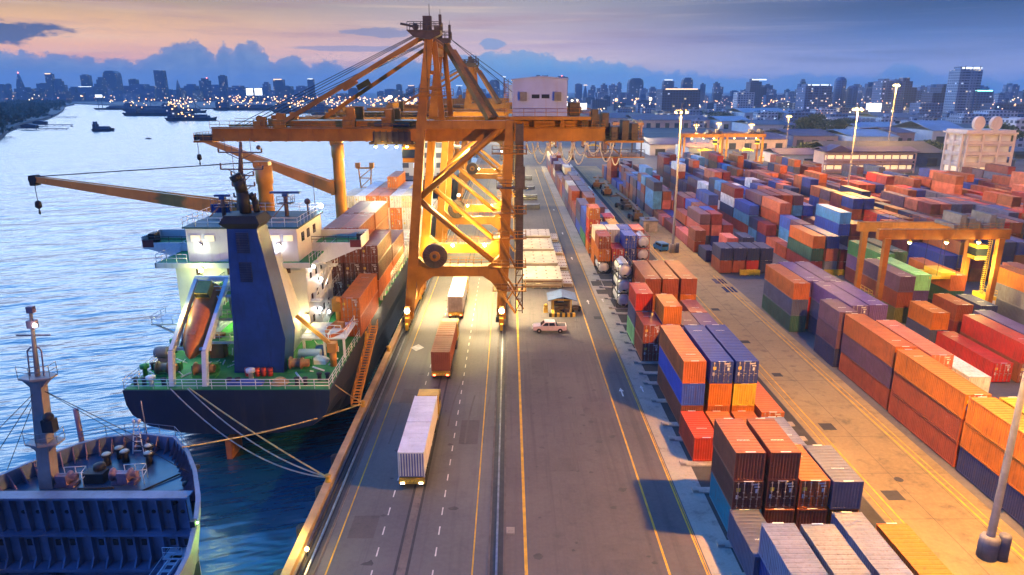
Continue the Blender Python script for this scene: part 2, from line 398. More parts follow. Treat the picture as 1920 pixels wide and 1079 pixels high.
# drains and covers
strip('yard_drain_covers', [(34.6,69,36.1,70.6),(34.6,55.4,36.2,57.0),(34.4,96.2,35.7,97.4),(34.6,83.8,35.8,85.0),(34.5,112,35.8,113.3),(18.0,116,20.6,118.4),(15.9,127.5,17.9,131),(16.2,122,18.2,125),(13.9,107.5,15.1,109)], .013, M_DARKGAP)
strip('yard_water_patches', [(40.0,129,42.2,132.6),(40.2,123,42.4,126.7)], .013, surf('wet_tar', [(.02,.04,.08),(.03,.05,.10),(.03,.06,.12)], .3, .25, spec=.5, bump=0))
mb = MB(); mb.prism([(37.4+.42*math.cos(k*.5236), 58.9+.42*math.sin(k*.5236)) for k in range(12)], .008, .03)
tag(mb.build('manhole_cover', M_IRON), 'round iron manhole cover set in the yellow-lit yard aisle', 'manhole cover')
mb = MB(); mb.box((-.28,50.5,.006),(.42,51.4,.09)); mb.box((-.08,50.7,.09),(.22,51.2,.12))
tag(mb.build('rail_drain_box', M_CONC), 'small concrete drain box beside the crane rail on the quay road', 'drain box')
# crane rails
for nm, x, lab in (('crane_rail', -1.05, 'steel crane rail in its dark groove along the middle of the quay road'), ('crane_rail', -15.75, 'steel crane rail along the river edge of the quay')):
    t_ = thing(nm, lab, 'rail', (x, 12, 0))
    mb = MB(); mb.box((-.52,0,.004),(.52,330,.02)); mb.build('rail_groove', M_IRON, t_)
    mb = MB(); mb.box((-.085,0,.02),(.085,330,.16)); mb.build('rail_head', M_STEEL, t_)
    mb = MB(); mb.box((-.7,0,.004),(-.53,330,.08)); mb.box((.53,0,.004),(.7,330,.08)); mb.build('rail_edge', paint('rail_edge_concrete', (.115,.095,.085), .85, .3, (.05,.04,.035), .5, .8, streak=False), t_)
# low kerb wall at the water
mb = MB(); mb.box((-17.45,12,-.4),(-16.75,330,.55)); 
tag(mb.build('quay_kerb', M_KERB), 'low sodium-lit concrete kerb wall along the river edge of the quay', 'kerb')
mb = MB()
for k in range(2): mb.tube((-16.4+.42*k, 12, .12), (-16.4+.42*k, 330, .12), .09, 6)
tag(mb.build('quay_pipes', M_IRON), 'pair of dark service pipes lying behind the quay kerb', 'pipes')
# bollards and rubber fenders
M_BOLL = paint('bollard_yellow', (.55,.30,.04), .5, .3, (.08,.05,.03), .5, 2)
b0 = None
for i, y in enumerate([57.9, 74, 92, 110, 130, 150]):
    if b0 is None:
        mb = MB(); mb.lathe([(.3,0),(.26,.1),(.2,.3),(.2,.45),(.34,.55),(.34,.65),(.1,.72)], n=12)
        b0 = mb.build('bollard', M_BOLL, loc=(-17.1, y, .55)); o = b0
    else:
        o = b0.copy(); COL.objects.link(o); o.location = (-17.1, y, .55)
    w = ['holding the mooring ropes of the ship', 'beside the ship stern', 'by the gangway', 'beside the near crane leg', 'beyond the far crane leg', 'farthest from the camera'][i]
    tag(o, 'yellow mooring bollard on the quay kerb, ' + w, 'bollard', 'mooring bollards on the quay kerb')
f0 = None
for i, y in enumerate([46, 52, 58, 64]):
    if f0 is None:
        mb = MB(); mb.lathe([(.2,-1.0),(.55,-.95),(.55,.95),(.2,1.0)], n=12); f0 = mb.build('fender', M_IRON, loc=(-17.9, y, -1.2)); o = f0
    else: o = f0.copy(); COL.objects.link(o); o.location = (-17.9, y, -1.2)
    tag(o, 'black rubber fender hanging on the dark quay wall, ' + ['nearest to the camera', 'second from the camera', 'below the rope bollard', 'beyond the rope bollard'][i], 'fender', 'fenders on the quay wall')
# ------------------------------------------------------------------ shipping containers
PAL = {
 'orange': (.62,.17,.02), 'rust-orange': (.48,.12,.03), 'rust-red': (.34,.07,.03), 'brown': (.24,.07,.035), 'dark brown': (.13,.05,.035),
 'red': (.50,.03,.02), 'scarlet': (.62,.06,.02), 'maroon': (.20,.03,.035), 'salmon': (.50,.14,.08), 'pink': (.46,.12,.11),
 'blue': (.03,.08,.42), 'deep blue': (.02,.045,.24), 'navy': (.02,.03,.10), 'light blue': (.06,.24,.50), 'teal': (.01,.20,.28),
 'purple': (.12,.065,.21), 'slate': (.09,.10,.17), 'grey': (.21,.21,.235), 'blue-grey': (.17,.19,.29), 'white': (.72,.70,.68), 'cream': (.72,.62,.42),
 'yellow': (.68,.40,.03), 'green': (.05,.22,.08), 'light green': (.22,.52,.20), 'olive': (.16,.15,.04), 'dark green': (.03,.10,.08), 'dusky purple': (.115,.055,.10)}
def container_mat(name, corr=False):
    m, t, b = newmat(name)
    oi = t.new('ShaderNodeObjectInfo')
    co = t.new('ShaderNodeTexCoord').outputs['Object']
    va = t.new('ShaderNodeVectorMath', operation='ADD'); t.l.new(co, va.inputs[0])
    off = t.xyz(t.math('MULTIPLY', oi.outputs['Random'], 37.0), t.math('MULTIPLY', oi.outputs['Random'], 91.0), 0.0); t.l.new(off, va.inputs[1])
    v = va.outputs[0]; sep = t.new('ShaderNodeSeparateXYZ'); t.l.new(v, sep.inputs[0])
    n1 = t.noise(v, .5, 5, .6); 
    sv = t.xyz(t.math('MULTIPLY', sep.outputs[0], 2.5), t.math('MULTIPLY', sep.outputs[1], 2.5), t.math('MULTIPLY', sep.outputs[2], .3))
    n2 = t.noise(sv, 1.3, 5, .65); n3 = t.noise(v, 3.0, 5, .7)
    c = t.mix(1.0, oi.outputs['Color'], t.ramp(n1, [(.3,(.72,.72,.74,1)), (.7,(1.12,1.1,1.06,1))]), 'MULTIPLY')
    c = t.mix(t.math('MULTIPLY', t.smooth(n2, .46, .78), .55), c, (.075,.045,.035,1))
    c = t.mix(t.math('MULTIPLY', t.smooth(n3, .58, .72), .65), c, (.13,.055,.03,1))
    c = t.mix(t.math('MULTIPLY', t.smooth(n3, .4, .2), .25), c, (.5,.48,.46,1))
    t.l.new(c, b.inputs['Base Color']); b.inputs['Roughness'].default_value = .5; b.inputs['Specular IOR Level'].default_value = .4
    return m
M_CONT = container_mat('container_paint')
M_ROD = paint('galvanised_rods', (.34,.30,.27), .45, .3, (.15,.08,.05), .4, 2, metal=.3)
M_MARK = paint('white_markings', (.74,.72,.68), .6, .1, (.3,.28,.25), .3, 3)
M_YMARK = paint('yellow_sticker', (.75,.50,.05), .6, .1, (.3,.2,.05), .3, 3)
M_BLACK = paint('black_rubber', (.02,.02,.021), .7, .3, (.05,.04,.035), .3, 2, streak=False)
W, H = 2.44, 2.59
def corrugate(mb, x, y0, y1, z0, z1, axis, depth, pitch, sgn):
    """trapezoid profile wall; axis 'y' runs along y at x, axis 'x' runs along x at y"""
    n = max(2, int(round((y1 - y0) / pitch))); p = (y1 - y0) / n; pr = []
    for i in range(n):
        s = y0 + i*p; pr += [(s, 0), (s + .34*p, 0), (s + .5*p, depth), (s + .84*p, depth)]
    pr.append((y1, 0))
    for (a, da), (b, db) in zip(pr[:-1], pr[1:]):
        if axis == 'y': mb.face([(x - sgn*da, a, z0), (x - sgn*db, b, z0), (x - sgn*db, b, z1), (x - sgn*da, a, z1)])
        else: mb.face([(a, x - sgn*da, z0), (b, x - sgn*db, z0), (b, x - sgn*db, z1), (a, x - sgn*da, z1)])
def make_container(L):
    """thing: empty > body, frame, roof, door x2 (> lock_rods); door end at -y"""
    root = thing('shipping_container', None, 'container')
    hw, hl = W/2, L/2
    b = MB()
    corrugate(b, hw-.02, -hl+.1, hl-.1, .14, H-.1, 'y', .045, .28, 1)
    corrugate(b, -hw+.02, -hl+.1, hl-.1, .14, H-.1, 'y', .045, .28, -1)
    corrugate(b, hl-.03, -hw+.1, hw-.1, .14, H-.12, 'x', .045, .24, 1)
    b.face([(-hw+.05,-hl+.05,.15),(hw-.05,-hl+.05,.15),(hw-.05,hl-.05,.15),(-hw+.05,hl-.05,.15)])
    b.build('body', M_CONT, root)
    f = MB()
    for sx in (-1, 1):
        for sy in (-1, 1):
            f.box((sx*hw - (.11 if sx > 0 else 0), sy*hl - (.13 if sy > 0 else 0), 0), (sx*hw + (.11 if sx < 0 else 0), sy*hl + (.13 if sy < 0 else 0), H))
        f.box((sx*hw - (.07 if sx > 0 else 0), -hl+.13, .02), (sx*hw + (.07 if sx < 0 else 0), hl-.13, .16))
        f.box((sx*hw - (.06 if sx > 0 else 0), -hl+.13, H-.12), (sx*hw + (.06 if sx < 0 else 0), hl-.13, H-.03))
    for sy in (-1, 1):
        y0, y1 = (sy*hl-.1, sy*hl-.005) if sy > 0 else (sy*hl+.005, sy*hl+.1)
        f.box((-hw+.11, y0, .02), (hw-.11, y1, .15)); f.box((-hw+.11, y0, H-.14), (hw-.11, y1, H-.01))
    f.build('frame', M_CONT, root)
    r = MB()
    n = int(L/.5)
    for i in range(n):
        y0 = -hl+.1 + (L-.2)*i/n; y1 = -hl+.1 + (L-.2)*(i+1)/n; ym = y0 + (y1-y0)*.62; ye = y0 + (y1-y0)*.74
        r.face([(-hw+.06,y0,H-.03),(hw-.06,y0,H-.03),(hw-.06,ym,H-.03),(-hw+.06,ym,H-.03)])
        r.face([(-hw+.06,ym,H-.03),(hw-.06,ym,H-.03),(hw-.06,ye,H-.07),(-hw+.06,ye,H-.07)])
        r.face([(-hw+.06,ye,H-.07),(hw-.06,ye,H-.07),(hw-.06,y1,H-.03),(-hw+.06,y1,H-.03)])
    for sy in (-1, 1):
        r.face([(-.42,sy*(hl-.05)-.12,H+.006),(.42,sy*(hl-.05)-.12,H+.006),(.42,sy*(hl-.05)+.02,H+.006),(-.42,sy*(hl-.05)+.02,H+.006)], 1)
    rng = random.Random(5)
    for i in range(9):
        x = -.55 + .12*i; r.face([(x,hl-2.2,H-.02),(x+.07,hl-2.2,H-.02),(x+.07,hl-2.05,H-.02),(x,hl-2.05,H-.02)], 1)
    r.build('roof', [M_CONT, M_MARK], root)
    for s in (-1, 1):
        d = MB(); x0, x1 = (.02, hw-.12) if s > 0 else (-hw+.12, -.02); y = -hl+.06
        for k in range(5):
            z0 = .17 + k*.45; d.box((x0, y, z0), (x1, y+.03, z0+.33)); d.box((x0, y+.02, z0+.33), (x1, y+.04, z0+.45))
        yk = -hl+.05
        if s > 0:
            for i in range(5): d.box((.25+.13*i, yk-.012, 2.22), (.34+.13*i, yk, 2.36), 1)
            d.box((.62, yk-.012, 1.5), (.85, yk, 1.85), 1); d.box((.5,yk-.012,2.0),(.95,yk,2.1), 1)
        else:
            d.box((-.95, yk-.012, 1.62), (-.62, yk, 1.95), 2); d.box((-.95,yk-.012,.95),(-.75,yk,1.3), 1)
        d.build('door', [M_CONT, M_MARK, M_YMARK], root)
        do = root.children[-1]
        g = MB()
        for q in (.25, .72):
            xr = x0 + (x1-x0)*q; g.tube((xr, y-.05, .08), (xr, y-.05, H-.06), .028, 6)
            for z in (.25, .9, 1.5, 2.35): g.box((xr-.07, y-.07, z), (xr+.07, y, z+.07))
            g.box((xr-.02, y-.09, 1.12), (xr+.3, y-.05, 1.18))
        g.build('lock_rods', M_ROD, do)
    return root
def simple_mesh(L):
    b = MB(); hw, hl = W/2, L/2
    b.box((-hw+.03,-hl+.04,.1),(hw-.03,hl-.04,H-.03))
    for sx in (-1,1):
        for sy in (-1,1):
            b.box((sx*hw - (.1 if sx > 0 else 0), sy*hl - (.12 if sy > 0 else 0), 0), (sx*hw + (.1 if sx < 0 else 0), sy*hl + (.12 if sy < 0 else 0), H))
    for k in (-.55,-.15,.25,.65): b.box((k*hw*1.0-.02, -hl-.0, .1), (k*hw+.04, -hl+.05, H-.1))
    for k in range(int(L/1.1)):
        y = -hl + .5 + k*1.1
        b.box((-hw+.0,y,.14),(-hw+.04,y+.5,H-.12)); b.box((hw-.04,y,.14),(hw,y+.5,H-.12))
    b.box((-hw+.1,-hl+.02,H-.12),(hw-.1,-hl+.06,H)); b.box((-.3,-hl+.0,H-.0),(.3,-hl+.16,H+.012),1)
    o = b.build('shipping_container', [M_CONT, M_MARK]); return o
def make_tank(frame_mat, tank_mat):
    root = thing('tank_container', None, 'tank container'); L = 6.06; hw, hl = W/2, L/2
    b = MB(); b.lathe([(.02,-hl+.12),(.6,-hl+.14),(.95,-hl+.26),(1.1,-hl+.5),(1.12,0),(1.1,hl-.5),(.95,hl-.26),(.6,hl-.14),(.02,hl-.12)], (0,0,1.3), 20, axis='y')
    # axis 'y' lathe: (w, z, u)
    b.box((-.3,-.5,2.38),(.3,.5,2.5)); b.box((-.25,-hl+.08,.35),(.25,-hl+.2,.6), 1)
    b.build('tank_shell', [tank_mat, M_IRON], root)
    f = MB()
    for sx in (-1,1):
        for sy in (-1,1): f.box((sx*(hw-.06)-.06, sy*(hl-.06)-.06, 0), (sx*(hw-.06)+.06, sy*(hl-.06)+.06, H))
        f.box((sx*(hw-.05)-.05,-hl+.12,.02),(sx*(hw-.05)+.05,hl-.12,.14)); f.box((sx*(hw-.05)-.05,-hl+.12,H-.12),(sx*(hw-.05)+.05,hl-.12,H-.02))
    for sy in (-1,1):
        y = sy*(hl-.06); f.box((-hw+.12,y-.05,.02),(hw-.12,y+.05,.14)); f.box((-hw+.12,y-.05,H-.13),(hw-.12,y+.05,H-.02))
        for sx in (-1,1):
            f.bar((sx*(hw-.1),y,.85),(sx*.45,y,.1),.07); f.bar((sx*(hw-.1),y,1.75),(sx*.45,y,2.5),.07)
    f.build('tank_frame', frame_mat, root)
    w = MB(); w.box((-.35,-hl+.3,2.53),(.35,hl-.3,2.56)); w.build('walkway', M_ROD, root)
    return root
CONT40, CONT20 = make_container(12.19), make_container(6.06)
SIM40, SIM20 = simple_mesh(12.19), simple_mesh(6.06)
M_TANKW = paint('tank_cladding', (.62,.60,.60), .35, .2, (.3,.22,.15), .35, 1, metal=.2)
TANKB, TANKR = make_tank(M_IRON, M_TANKW), make_tank(paint('tank_frame_red', (.36,.07,.04), .5), M_TANKW)
PROTO = {CONT40: 0, CONT20: 0, SIM40: 0, SIM20: 0, TANKB: 0, TANKR: 0}
ORD = ['first','second','third','fourth','fifth','sixth','seventh','eighth','ninth','tenth','eleventh','twelfth','thirteenth','fourteenth','fifteenth','sixteenth','seventeenth','eighteenth','nineteenth','twentieth']
TIER = ['bottom', 'second-tier', 'third-tier', 'fourth-tier', 'fifth-tier']
NCONT = 0
def setcol(o, c):
    o.color = c
    for ch in o.children: setcol(ch, c)
CLABELS = {}
def put(kind, x0, y0, z, col, label, group, flip=False, detail=True, jit=True):
    """one container: x0 left edge, y0 near face, z underside"""
    global NCONT
    NCONT += 1
    L = 12.19 if kind == 40 else 6.06
    proto = {(40,1):CONT40, (20,1):CONT20, (40,0):SIM40, (20,0):SIM20}[(kind, int(detail))] if kind in (40, 20) else {'tb':TANKB, 'tr':TANKR}[kind]
    rg = random.Random(int(x0*91 + y0*17 + z*7))
    jx, jy = (rg.uniform(-.05,.05), rg.uniform(-.1,.1)) if jit else (0, 0)
    loc = (x0 + W/2 + jx, y0 + L/2 + jy, z); rz = (math.pi if flip else 0) + (rg.uniform(-.004,.004) if jit else 0)
    if PROTO[proto] == 0:
        o = proto; o.location = loc; o.rotation_euler = (0,0,rz); PROTO[proto] = 1
    else: o = dup(proto, loc, rz)
    if kind in (40, 20):
        c = PAL[col]; k = rg.uniform(.85, 1.15); setcol(o, (c[0]*k, c[1]*k, c[2]*k, 1))
    n = CLABELS.get(label, 0); CLABELS[label] = n + 1
    tag(o, label, 'container' if kind in (40, 20) else 'tank container', group)
    return o
def clab(kind, col, tier, top, where):
    size = {40: 'long ', 20: 'short '}.get(kind, '')
    what = (col + ' container') if kind in (40, 20) else ('white tank container in a ' + ('black' if kind == 'tb' else 'red') + ' frame')
    tr = 'topmost' if (top and tier > 0) else TIER[tier]
    return '%s %s%s, %s' % (tr, size, what, where)
TH = 2.6; BZ = .12
BLOCK_SEEN = {}
def stack(kind, x0, y0, cols, where, group, flip=False, detail=True, flips=None, hide=0):
    for i, c in enumerate(cols):
        if i < hide: continue
        k = kind
        if c in ('tb', 'tr'): k = c
        fl = flip if flips is None else bool(flips[i])
        put(k, x0, y0, BZ + i*TH, c, clab(k, c, i, i == len(cols)-1, where), group, fl, detail)
GA = 'containers stacked beside the quay road'
CA = [18.2, 21.0, 23.75, 26.5, 29.3]
def A(kind, col, y, cols, where, **kw): stack(kind, CA[col] if isinstance(col, int) else col, y, cols, where, GA, **kw)
# roadside block, nearest first (flips: 1 shows the corrugated end, 0 shows the doors)
A(40, 18.6, 32.2, ['deep blue','blue-grey'], 'roadside edge of the picture bottom, beside the road', flips=[1,1])
A(40, 21.4, 32.1, ['grey','grey'], 'second from the road at the picture bottom', flips=[1,1])
A(40, 3, 37.3, ['blue-grey'], 'low between the brown stacks and the orange one', flips=[1])
A(40, 4, 35.9, ['orange'], 'alone at the aisle side, picture bottom', flips=[1])
A(20, 0, 43.9, ['slate'], 'below the near brown stack beside the road', flips=[1])
A(20, 18.3, 50.0, ['teal','dark brown','brown'], 'near brown stack closest to the road', flips=[1,0,1])
A(20, 21.1, 50.0, ['brown','dark brown','brown'], 'second near brown stack from the road', flips=[1,0,1])
A(20, 23.8, 50.0, ['brown','rust-orange'], 'third near stack from the road', flips=[1,0])
A(20, 26.5, 50.0, ['orange','slate'], 'fourth near stack, on the aisle side', flips=[1,1])
A(20, 26.6, 60.7, ['blue-grey'], 'behind the near slate container by the aisle', flips=[1])
A(20, 18.4, 62.2, ['scarlet'], 'in front of the blue-topped tall stacks, beside the road', flips=[1])
A(20, 21.1, 62.2, ['rust-orange'], 'second from the road before the blue-topped stacks', flips=[1])
A(20, 23.8, 62.2, ['rust-orange'], 'third from the road before the blue-topped stacks', flips=[1])
A(40, 18.8, 69.5, ['brown','blue','rust-orange'], 'tall stack beside two blue-topped stacks', flips=[1,1,1])
A(40, 21.75, 69.5, ['rust-orange','orange','deep blue'], 'left of the two blue-topped stacks', flips=[1,1,0])
A(40, 24.45, 69.5, ['orange','yellow','deep blue'], 'right of the two blue-topped stacks', flips=[1,1,0])
A(40, 27.1, 68.0, ['rust-orange'], 'low at the aisle right of the blue-topped stacks', flips=[0])
A(20, 21.1, 82.3, ['purple','purple'], 'second from the road behind the blue-topped stacks', flips=[1,1])
A(20, 23.7, 82.3, ['purple','purple'], 'third from the road behind the blue-topped stacks', flips=[1,1])
A(20, 26.1, 88.6, ['maroon','purple'], 'fourth row behind the blue-topped stacks', flips=[1,1])
A(20, 0, 89.0, ['brown','rust-red'], 'doors to the camera beside the road', flips=[0,0])
A(20, 20.9, 89.2, ['navy','purple','orange'], 'second row behind the rust-red door end', flips=[1,1,1])
A(20, 23.5, 89.2, ['maroon','dusky purple'], 'third row beside the orange-ended stack', flips=[1,1])
A(20, 26.0, 94.9, ['brown','salmon'], 'fourth row before the three rust-red long stacks', flips=[1,1])
A(20, 0, 95.5, ['light green','slate','red'], 'roadside stack with a light green base', flips=[1,1,1])
A(40, 21.1, 103.6, ['orange','orange','rust-red'], 'left of three long rust-red stacks', flips=[1,1,1])
A(40, 23.8, 103.6, ['orange','orange','rust-red'], 'middle of three long rust-red stacks', flips=[1,1,1])
A(40, 26.7, 103.6, ['rust-orange','orange','rust-red'], 'right of three long rust-red stacks', flips=[1,1,1])
A(20, 18.35, 113.2, ['tb','tb','tb'], 'three-high tank stack beside the road')
A(20, 17.9, 136.0, ['tb','orange','rust-red'], 'stack standing on a tank at the road')
A(20, 20.7, 136.0, ['tb','red'], 'second row beside the stack on a tank')
A(20, 23.2, 136.6, ['deep blue','deep blue','blue'], 'tall blue stack beside the red-framed tanks')
A(20, 25.8, 136.2, ['tr','tr','tr'], 'three-high tank stack at the aisle')
A(20, 18.0, 143.0, ['orange','orange','cream'], 'behind the stack on a tank beside the road')
A(20, 20.7, 143.0, ['cream','cream','white'], 'second row behind the red container')
A(20, 23.3, 143.4, ['blue','blue','blue'], 'third row behind the tall blue stack')
A(20, 25.9, 143.2, ['salmon','salmon','salmon'], 'fourth row behind the red-framed tanks')
A(20, 18.0, 154.6, ['orange','red','scarlet','orange'], 'four-high orange and red stack beside the road')
A(20, 21.2, 160.0, ['blue','blue'], 'second row behind the four-high stack')
A(40, 23.8, 158.0, ['cream','yellow'], 'third row behind the four-high stack')
A(20, 21.3, 172.5, ['navy','navy'], 'second row, far side of the yellow roof')
A(20, 23.9, 172.5, ['maroon','red'], 'third row, far side of the yellow roof')
# far containers are collected first; the 300 that show largest become objects of their own
FAR = []
def far(kind, x0, y0, tier, col, label, group, flip=False, z=None):
    FAR.append((kind, x0, y0, BZ + tier*TH if z is None else z, col, label, group, flip))
rg = random.Random(21)
y = 162.5; bay = 0
fcol = ['dusky purple','maroon','brown','rust-red','purple','slate','cream','dusky purple','rust-red']
ROW = ['row beside the road','second row from the road','third row from the road','fourth row from the road']
while y < 340:
    for ci in range(4):
        hgt = max(1, [3,3,2,1][ci] + rg.choice([0,0,0,-1]))
        if y < 186 and ci > 0: continue
        if y < 180: hgt = 3
        for tier in range(hgt):
            c = rg.choice(fcol)
            if ci > 0 and tier < hgt - 1 and tier < 2: continue
            if y < 176: c = ['green','blue','blue'][tier] if y < 170 else ['blue','slate','dusky purple'][tier]
            far(40, CA[ci]-.1, y, tier, c, clab(40, c, tier, tier == hgt-1, 'far roadside block, %s bay, %s' % (ORD[bay], ROW[ci])), GA, rg.random() < .5)
    y += 12.7; bay += 1
# ------------------------------------------------------------------ the yard behind the aisle
GB = 'containers stacked at the right of the yard aisle'
def B(kind, x, y, cols, where, **kw): stack(kind, x, y, cols, where, GB, **kw)
B(40, 43.9, 35.6, ['deep blue','orange','orange'], 'right of the aisle at the picture edge', flips=[1,1,1])
B(40, 43.8, 48.3, ['navy','orange','orange'], 'right of the aisle behind the near lamp mast', flips=[1,1,1])
B(40, 46.6, 48.3, ['orange','orange','yellow'], 'second row behind the near lamp mast', flips=[1,1,1])
B(40, 43.8, 61.0, ['rust-red','rust-red','orange'], 'right of the aisle between two orange-topped stacks', flips=[1,1,0])
B(40, 43.9, 73.8, ['rust-red','dusky purple','rust-orange'], 'right of the aisle beside the dark purple stack', flips=[1,1,1])
B(20, 43.5, 86.7, ['navy','dusky purple','dusky purple'], 'dark purple stack right of the aisle', flips=[1,1,1])
B(40, 43.1, 100.9, ['dark green','slate','rust-orange'], 'orange-topped stack at the corner of the cross aisle', flips=[1,1,1])
B(40, 46.6, 71.4, ['brown','salmon','salmon'], 'second row behind the rust-orange top', flips=[1,1,0])
B(40, 49.0, 70.5, ['slate'], 'low between the salmon and the white stack', flips=[1])
B(40, 51.2, 71.2, ['cream','white'], 'white-roofed stack behind the salmon one', flips=[1,1])
B(40, 46.3, 89.6, ['navy','slate','purple'], 'purple-roofed stack beside the dark purple one', flips=[1,1,0])
B(40, 49.0, 89.8, ['dusky purple','dusky purple','purple'], 'second purple-roofed stack, toward the yard gantry', flips=[1,1,1])
B(40, 45.8, 102.2, ['red','red','purple'], 'second row behind the corner stack', flips=[1,1,1])
B(40, 48.6, 102.4, ['slate','purple','purple'], 'third row behind the corner stack', flips=[1,1,1])
GR = 'containers under and beside the near yard gantry'
def Rr(kind, x, y, cols, where, **kw): stack(kind, x, y, cols, where, GR, **kw)
Rr(40, 61.3, 104.8, ['olive','rust-red','dusky purple'], 'first stack under the yard gantry', flips=[1,1,1])
Rr(40, 64.4, 105.8, ['maroon','purple','light green'], 'light-green-topped stack under the yard gantry', flips=[1,1,1])
Rr(40, 69.8, 105.5, ['navy','dark green','rust-orange'], 'fourth stack under the yard gantry', flips=[1,1,1])
Rr(20, 66.6, 98.1, ['maroon','rust-red'], 'rust-red stack before the yard gantry', flips=[1,1])
Rr(20, 69.9, 97.6, ['navy','navy'], 'navy stack before the yard gantry', flips=[1,1])
Rr(20, 60.7, 94.3, ['slate','orange'], 'small orange-topped stack before the yard gantry', flips=[1,1])
Rr(40, 61.5, 81.6, ['red'], 'red one lying on the ground with door end to the camera', flips=[0])
Rr(40, 64.6, 81.5, ['brown','red'], 'red-topped stack behind the red ground container', flips=[0,1])
Rr(40, 67.4, 83.5, ['purple','purple'], 'behind the tall red stack, at the picture edge', flips=[1,1])
Rr(40, 70.2, 84.0, ['rust-red'], 'far right before the yard gantry', flips=[1])
Rr(40, 66.2, 120.0, ['maroon','purple','green'], 'green-topped stack seen behind the yard gantry', flips=[1,1,1])
Rr(40, 69.6, 122.0, ['purple','deep blue','dark green'], 'second stack seen behind the yard gantry', flips=[1,1,1])
Rr(40, 81.0, 100.0, ['slate','grey','orange'], 'wall of boxes right of the yard gantry', flips=[1,1,1])
Rr(40, 81.0, 87.2, ['slate','grey','orange'], 'nearer wall of boxes right of the yard gantry', flips=[1,1,1])
Rr(40, 83.8, 102.0, ['slate','slate','salmon'], 'second row right of the yard gantry', flips=[1,1,1])
GC = 'containers in the block left of the blue side aisle'
def C_(kind, x, y, cols, where, **kw): stack(kind, x, y, cols, where, GC, detail=False, **kw)
C_(20, 42.7, 136.6, ['rust-red','navy'], 'first of the four navy-topped stacks at the cross aisle')
C_(20, 45.45, 136.6, ['rust-red','navy'], 'second of the four navy-topped stacks at the cross aisle')
C_(20, 48.2, 136.6, ['red','navy'], 'third of the four navy-topped stacks at the cross aisle')
C_(20, 50.95, 136.6, ['navy','navy'], 'fourth of the four navy-topped stacks at the cross aisle')
C_(20, 42.5, 146.0, ['navy'], 'low behind the four navy-topped stacks')
C_(20, 42.3, 155.0, ['rust-red','brown'], 'brown stack facing the lamp mast')
C_(20, 47.0, 146.5, ['navy','pink'], 'pink-topped stack behind the navy-topped four')
C_(20, 50.6, 147.0, ['red','navy'], 'navy stack right of the pink-topped one')
GD = 'containers in the block right of the blue side aisle'
def D_(kind, x, y, cols, where, **kw): stack(kind, x, y, cols, where, GD, detail=False, **kw)
D_(40, 60.8, 135.8, ['maroon','dark green','rust-orange'], 'first stack of the front right of the side aisle')
D_(40, 63.7, 135.8, ['grey','salmon','deep blue'], 'blue-topped second stack right of the side aisle')
D_(20, 66.5, 135.4, ['maroon','maroon'], 'maroon stack behind the yellow barrier')
D_(20, 69.3, 135.4, ['grey'], 'grey one right of the maroon stack')
# the rest of the yard: block by block, bay by bay; boxes nobody can see are left out
def block(name, group, xs, y0, y1, pal, hts, seed, slope=0.0):
    rg = random.Random(seed); ys = []; y = y0
    while y < y1: ys.append(y); y += 12.75
    hh = {}
    for bi in range(len(ys)):
        for ci in range(len(xs)):
            hh[bi, ci] = max(0, min(4, int(round(rg.gauss(hts, .95)))))
    for bi, y in enumerate(ys):
        for ci, x in enumerate(xs):
            n = hh[bi, ci]; xx = x - slope*(y - y0)
            two = rg.random() < .4
            base = rg.choice(pal)
            for t in range(n):
                c = base if rg.random() < .35 else rg.choice(pal)
                c2 = rg.choice(pal)
                hidden = t < n-1 and ci > 0 and hh[bi, ci-1] > t and bi > 0 and hh[bi-1, ci] > t
                if hidden: continue
                wh = '%s, %s bay from the cross aisle, %s row' % (name, ORD[bi], ORD[ci])
                if two:
                    far(20, xx, y, t, c, clab(20, c, t, t == n-1, wh + ', near half'), group, rg.random() < .5)
                    far(20, xx, y + 6.2, t, c2, clab(20, c2, t, t == n-1, wh + ', far half'), group, rg.random() < .5)
                else: far(40, xx, y, t, c, clab(40, c, t, t == n-1, wh), group, rg.random() < .5)
cool = ['navy','deep blue','blue','maroon','dusky purple','rust-red','pink','light blue','maroon','brown']
cold = ['deep blue','navy','light blue','blue','maroon','dusky purple','maroon','white','navy','rust-red','salmon']
warm = ['rust-red','salmon','maroon','dusky purple','red','slate','brown','rust-orange','maroon','deep blue','rust-red']
block('lamp mast block', GC, [42.3 + 2.75*k for k in range(4)], 161.5, 300, cool, 2.5, 11, .018)
block('second block', GD, [60.8 + 2.75*k for k in range(6)], 148.6, 300, cold, 2.7, 12)
GE = 'containers in the rear yard blocks'
block('third block', GE, [84.0 + 2.75*k for k in range(6)], 130, 300, warm + cold[:3], 2.4, 13)
block('fourth block', GE, [108.0 + 2.75*k for k in range(6)], 125, 285, warm, 2.3, 14)
block('fifth block', GE, [132.0 + 2.75*k for k in range(6)], 150, 270, warm, 2.1, 15)
block('sixth block', GE, [156.0 + 2.75*k for k in range(7)], 190, 262, warm, 1.8, 16)

# ------------------------------------------------------------------ yellow barriers, hut
M_BARR = paint('barrier_yellow', (.66,.42,.03), .6, .25, (.15,.1,.05), .4, 2)
for x, lab in ((46.5, 'yellow steel barrier before the four navy-topped stacks'), (63.5, 'yellow steel barrier before the maroon stack')):
    mb = MB(); mb.box((0,0,.12),(4.0,.5,1.15)); mb.box((0,-.03,.5),(4.0,0,.62)); 
    for k in range(5): mb.box((.05+.95*k,-.05,0),(.15+.95*k,.55,1.2))
    tag(mb.build('barrier', M_BARR, loc=(x, 135.0, 0)), lab, 'barrier', 'yellow barriers at the cross aisle')
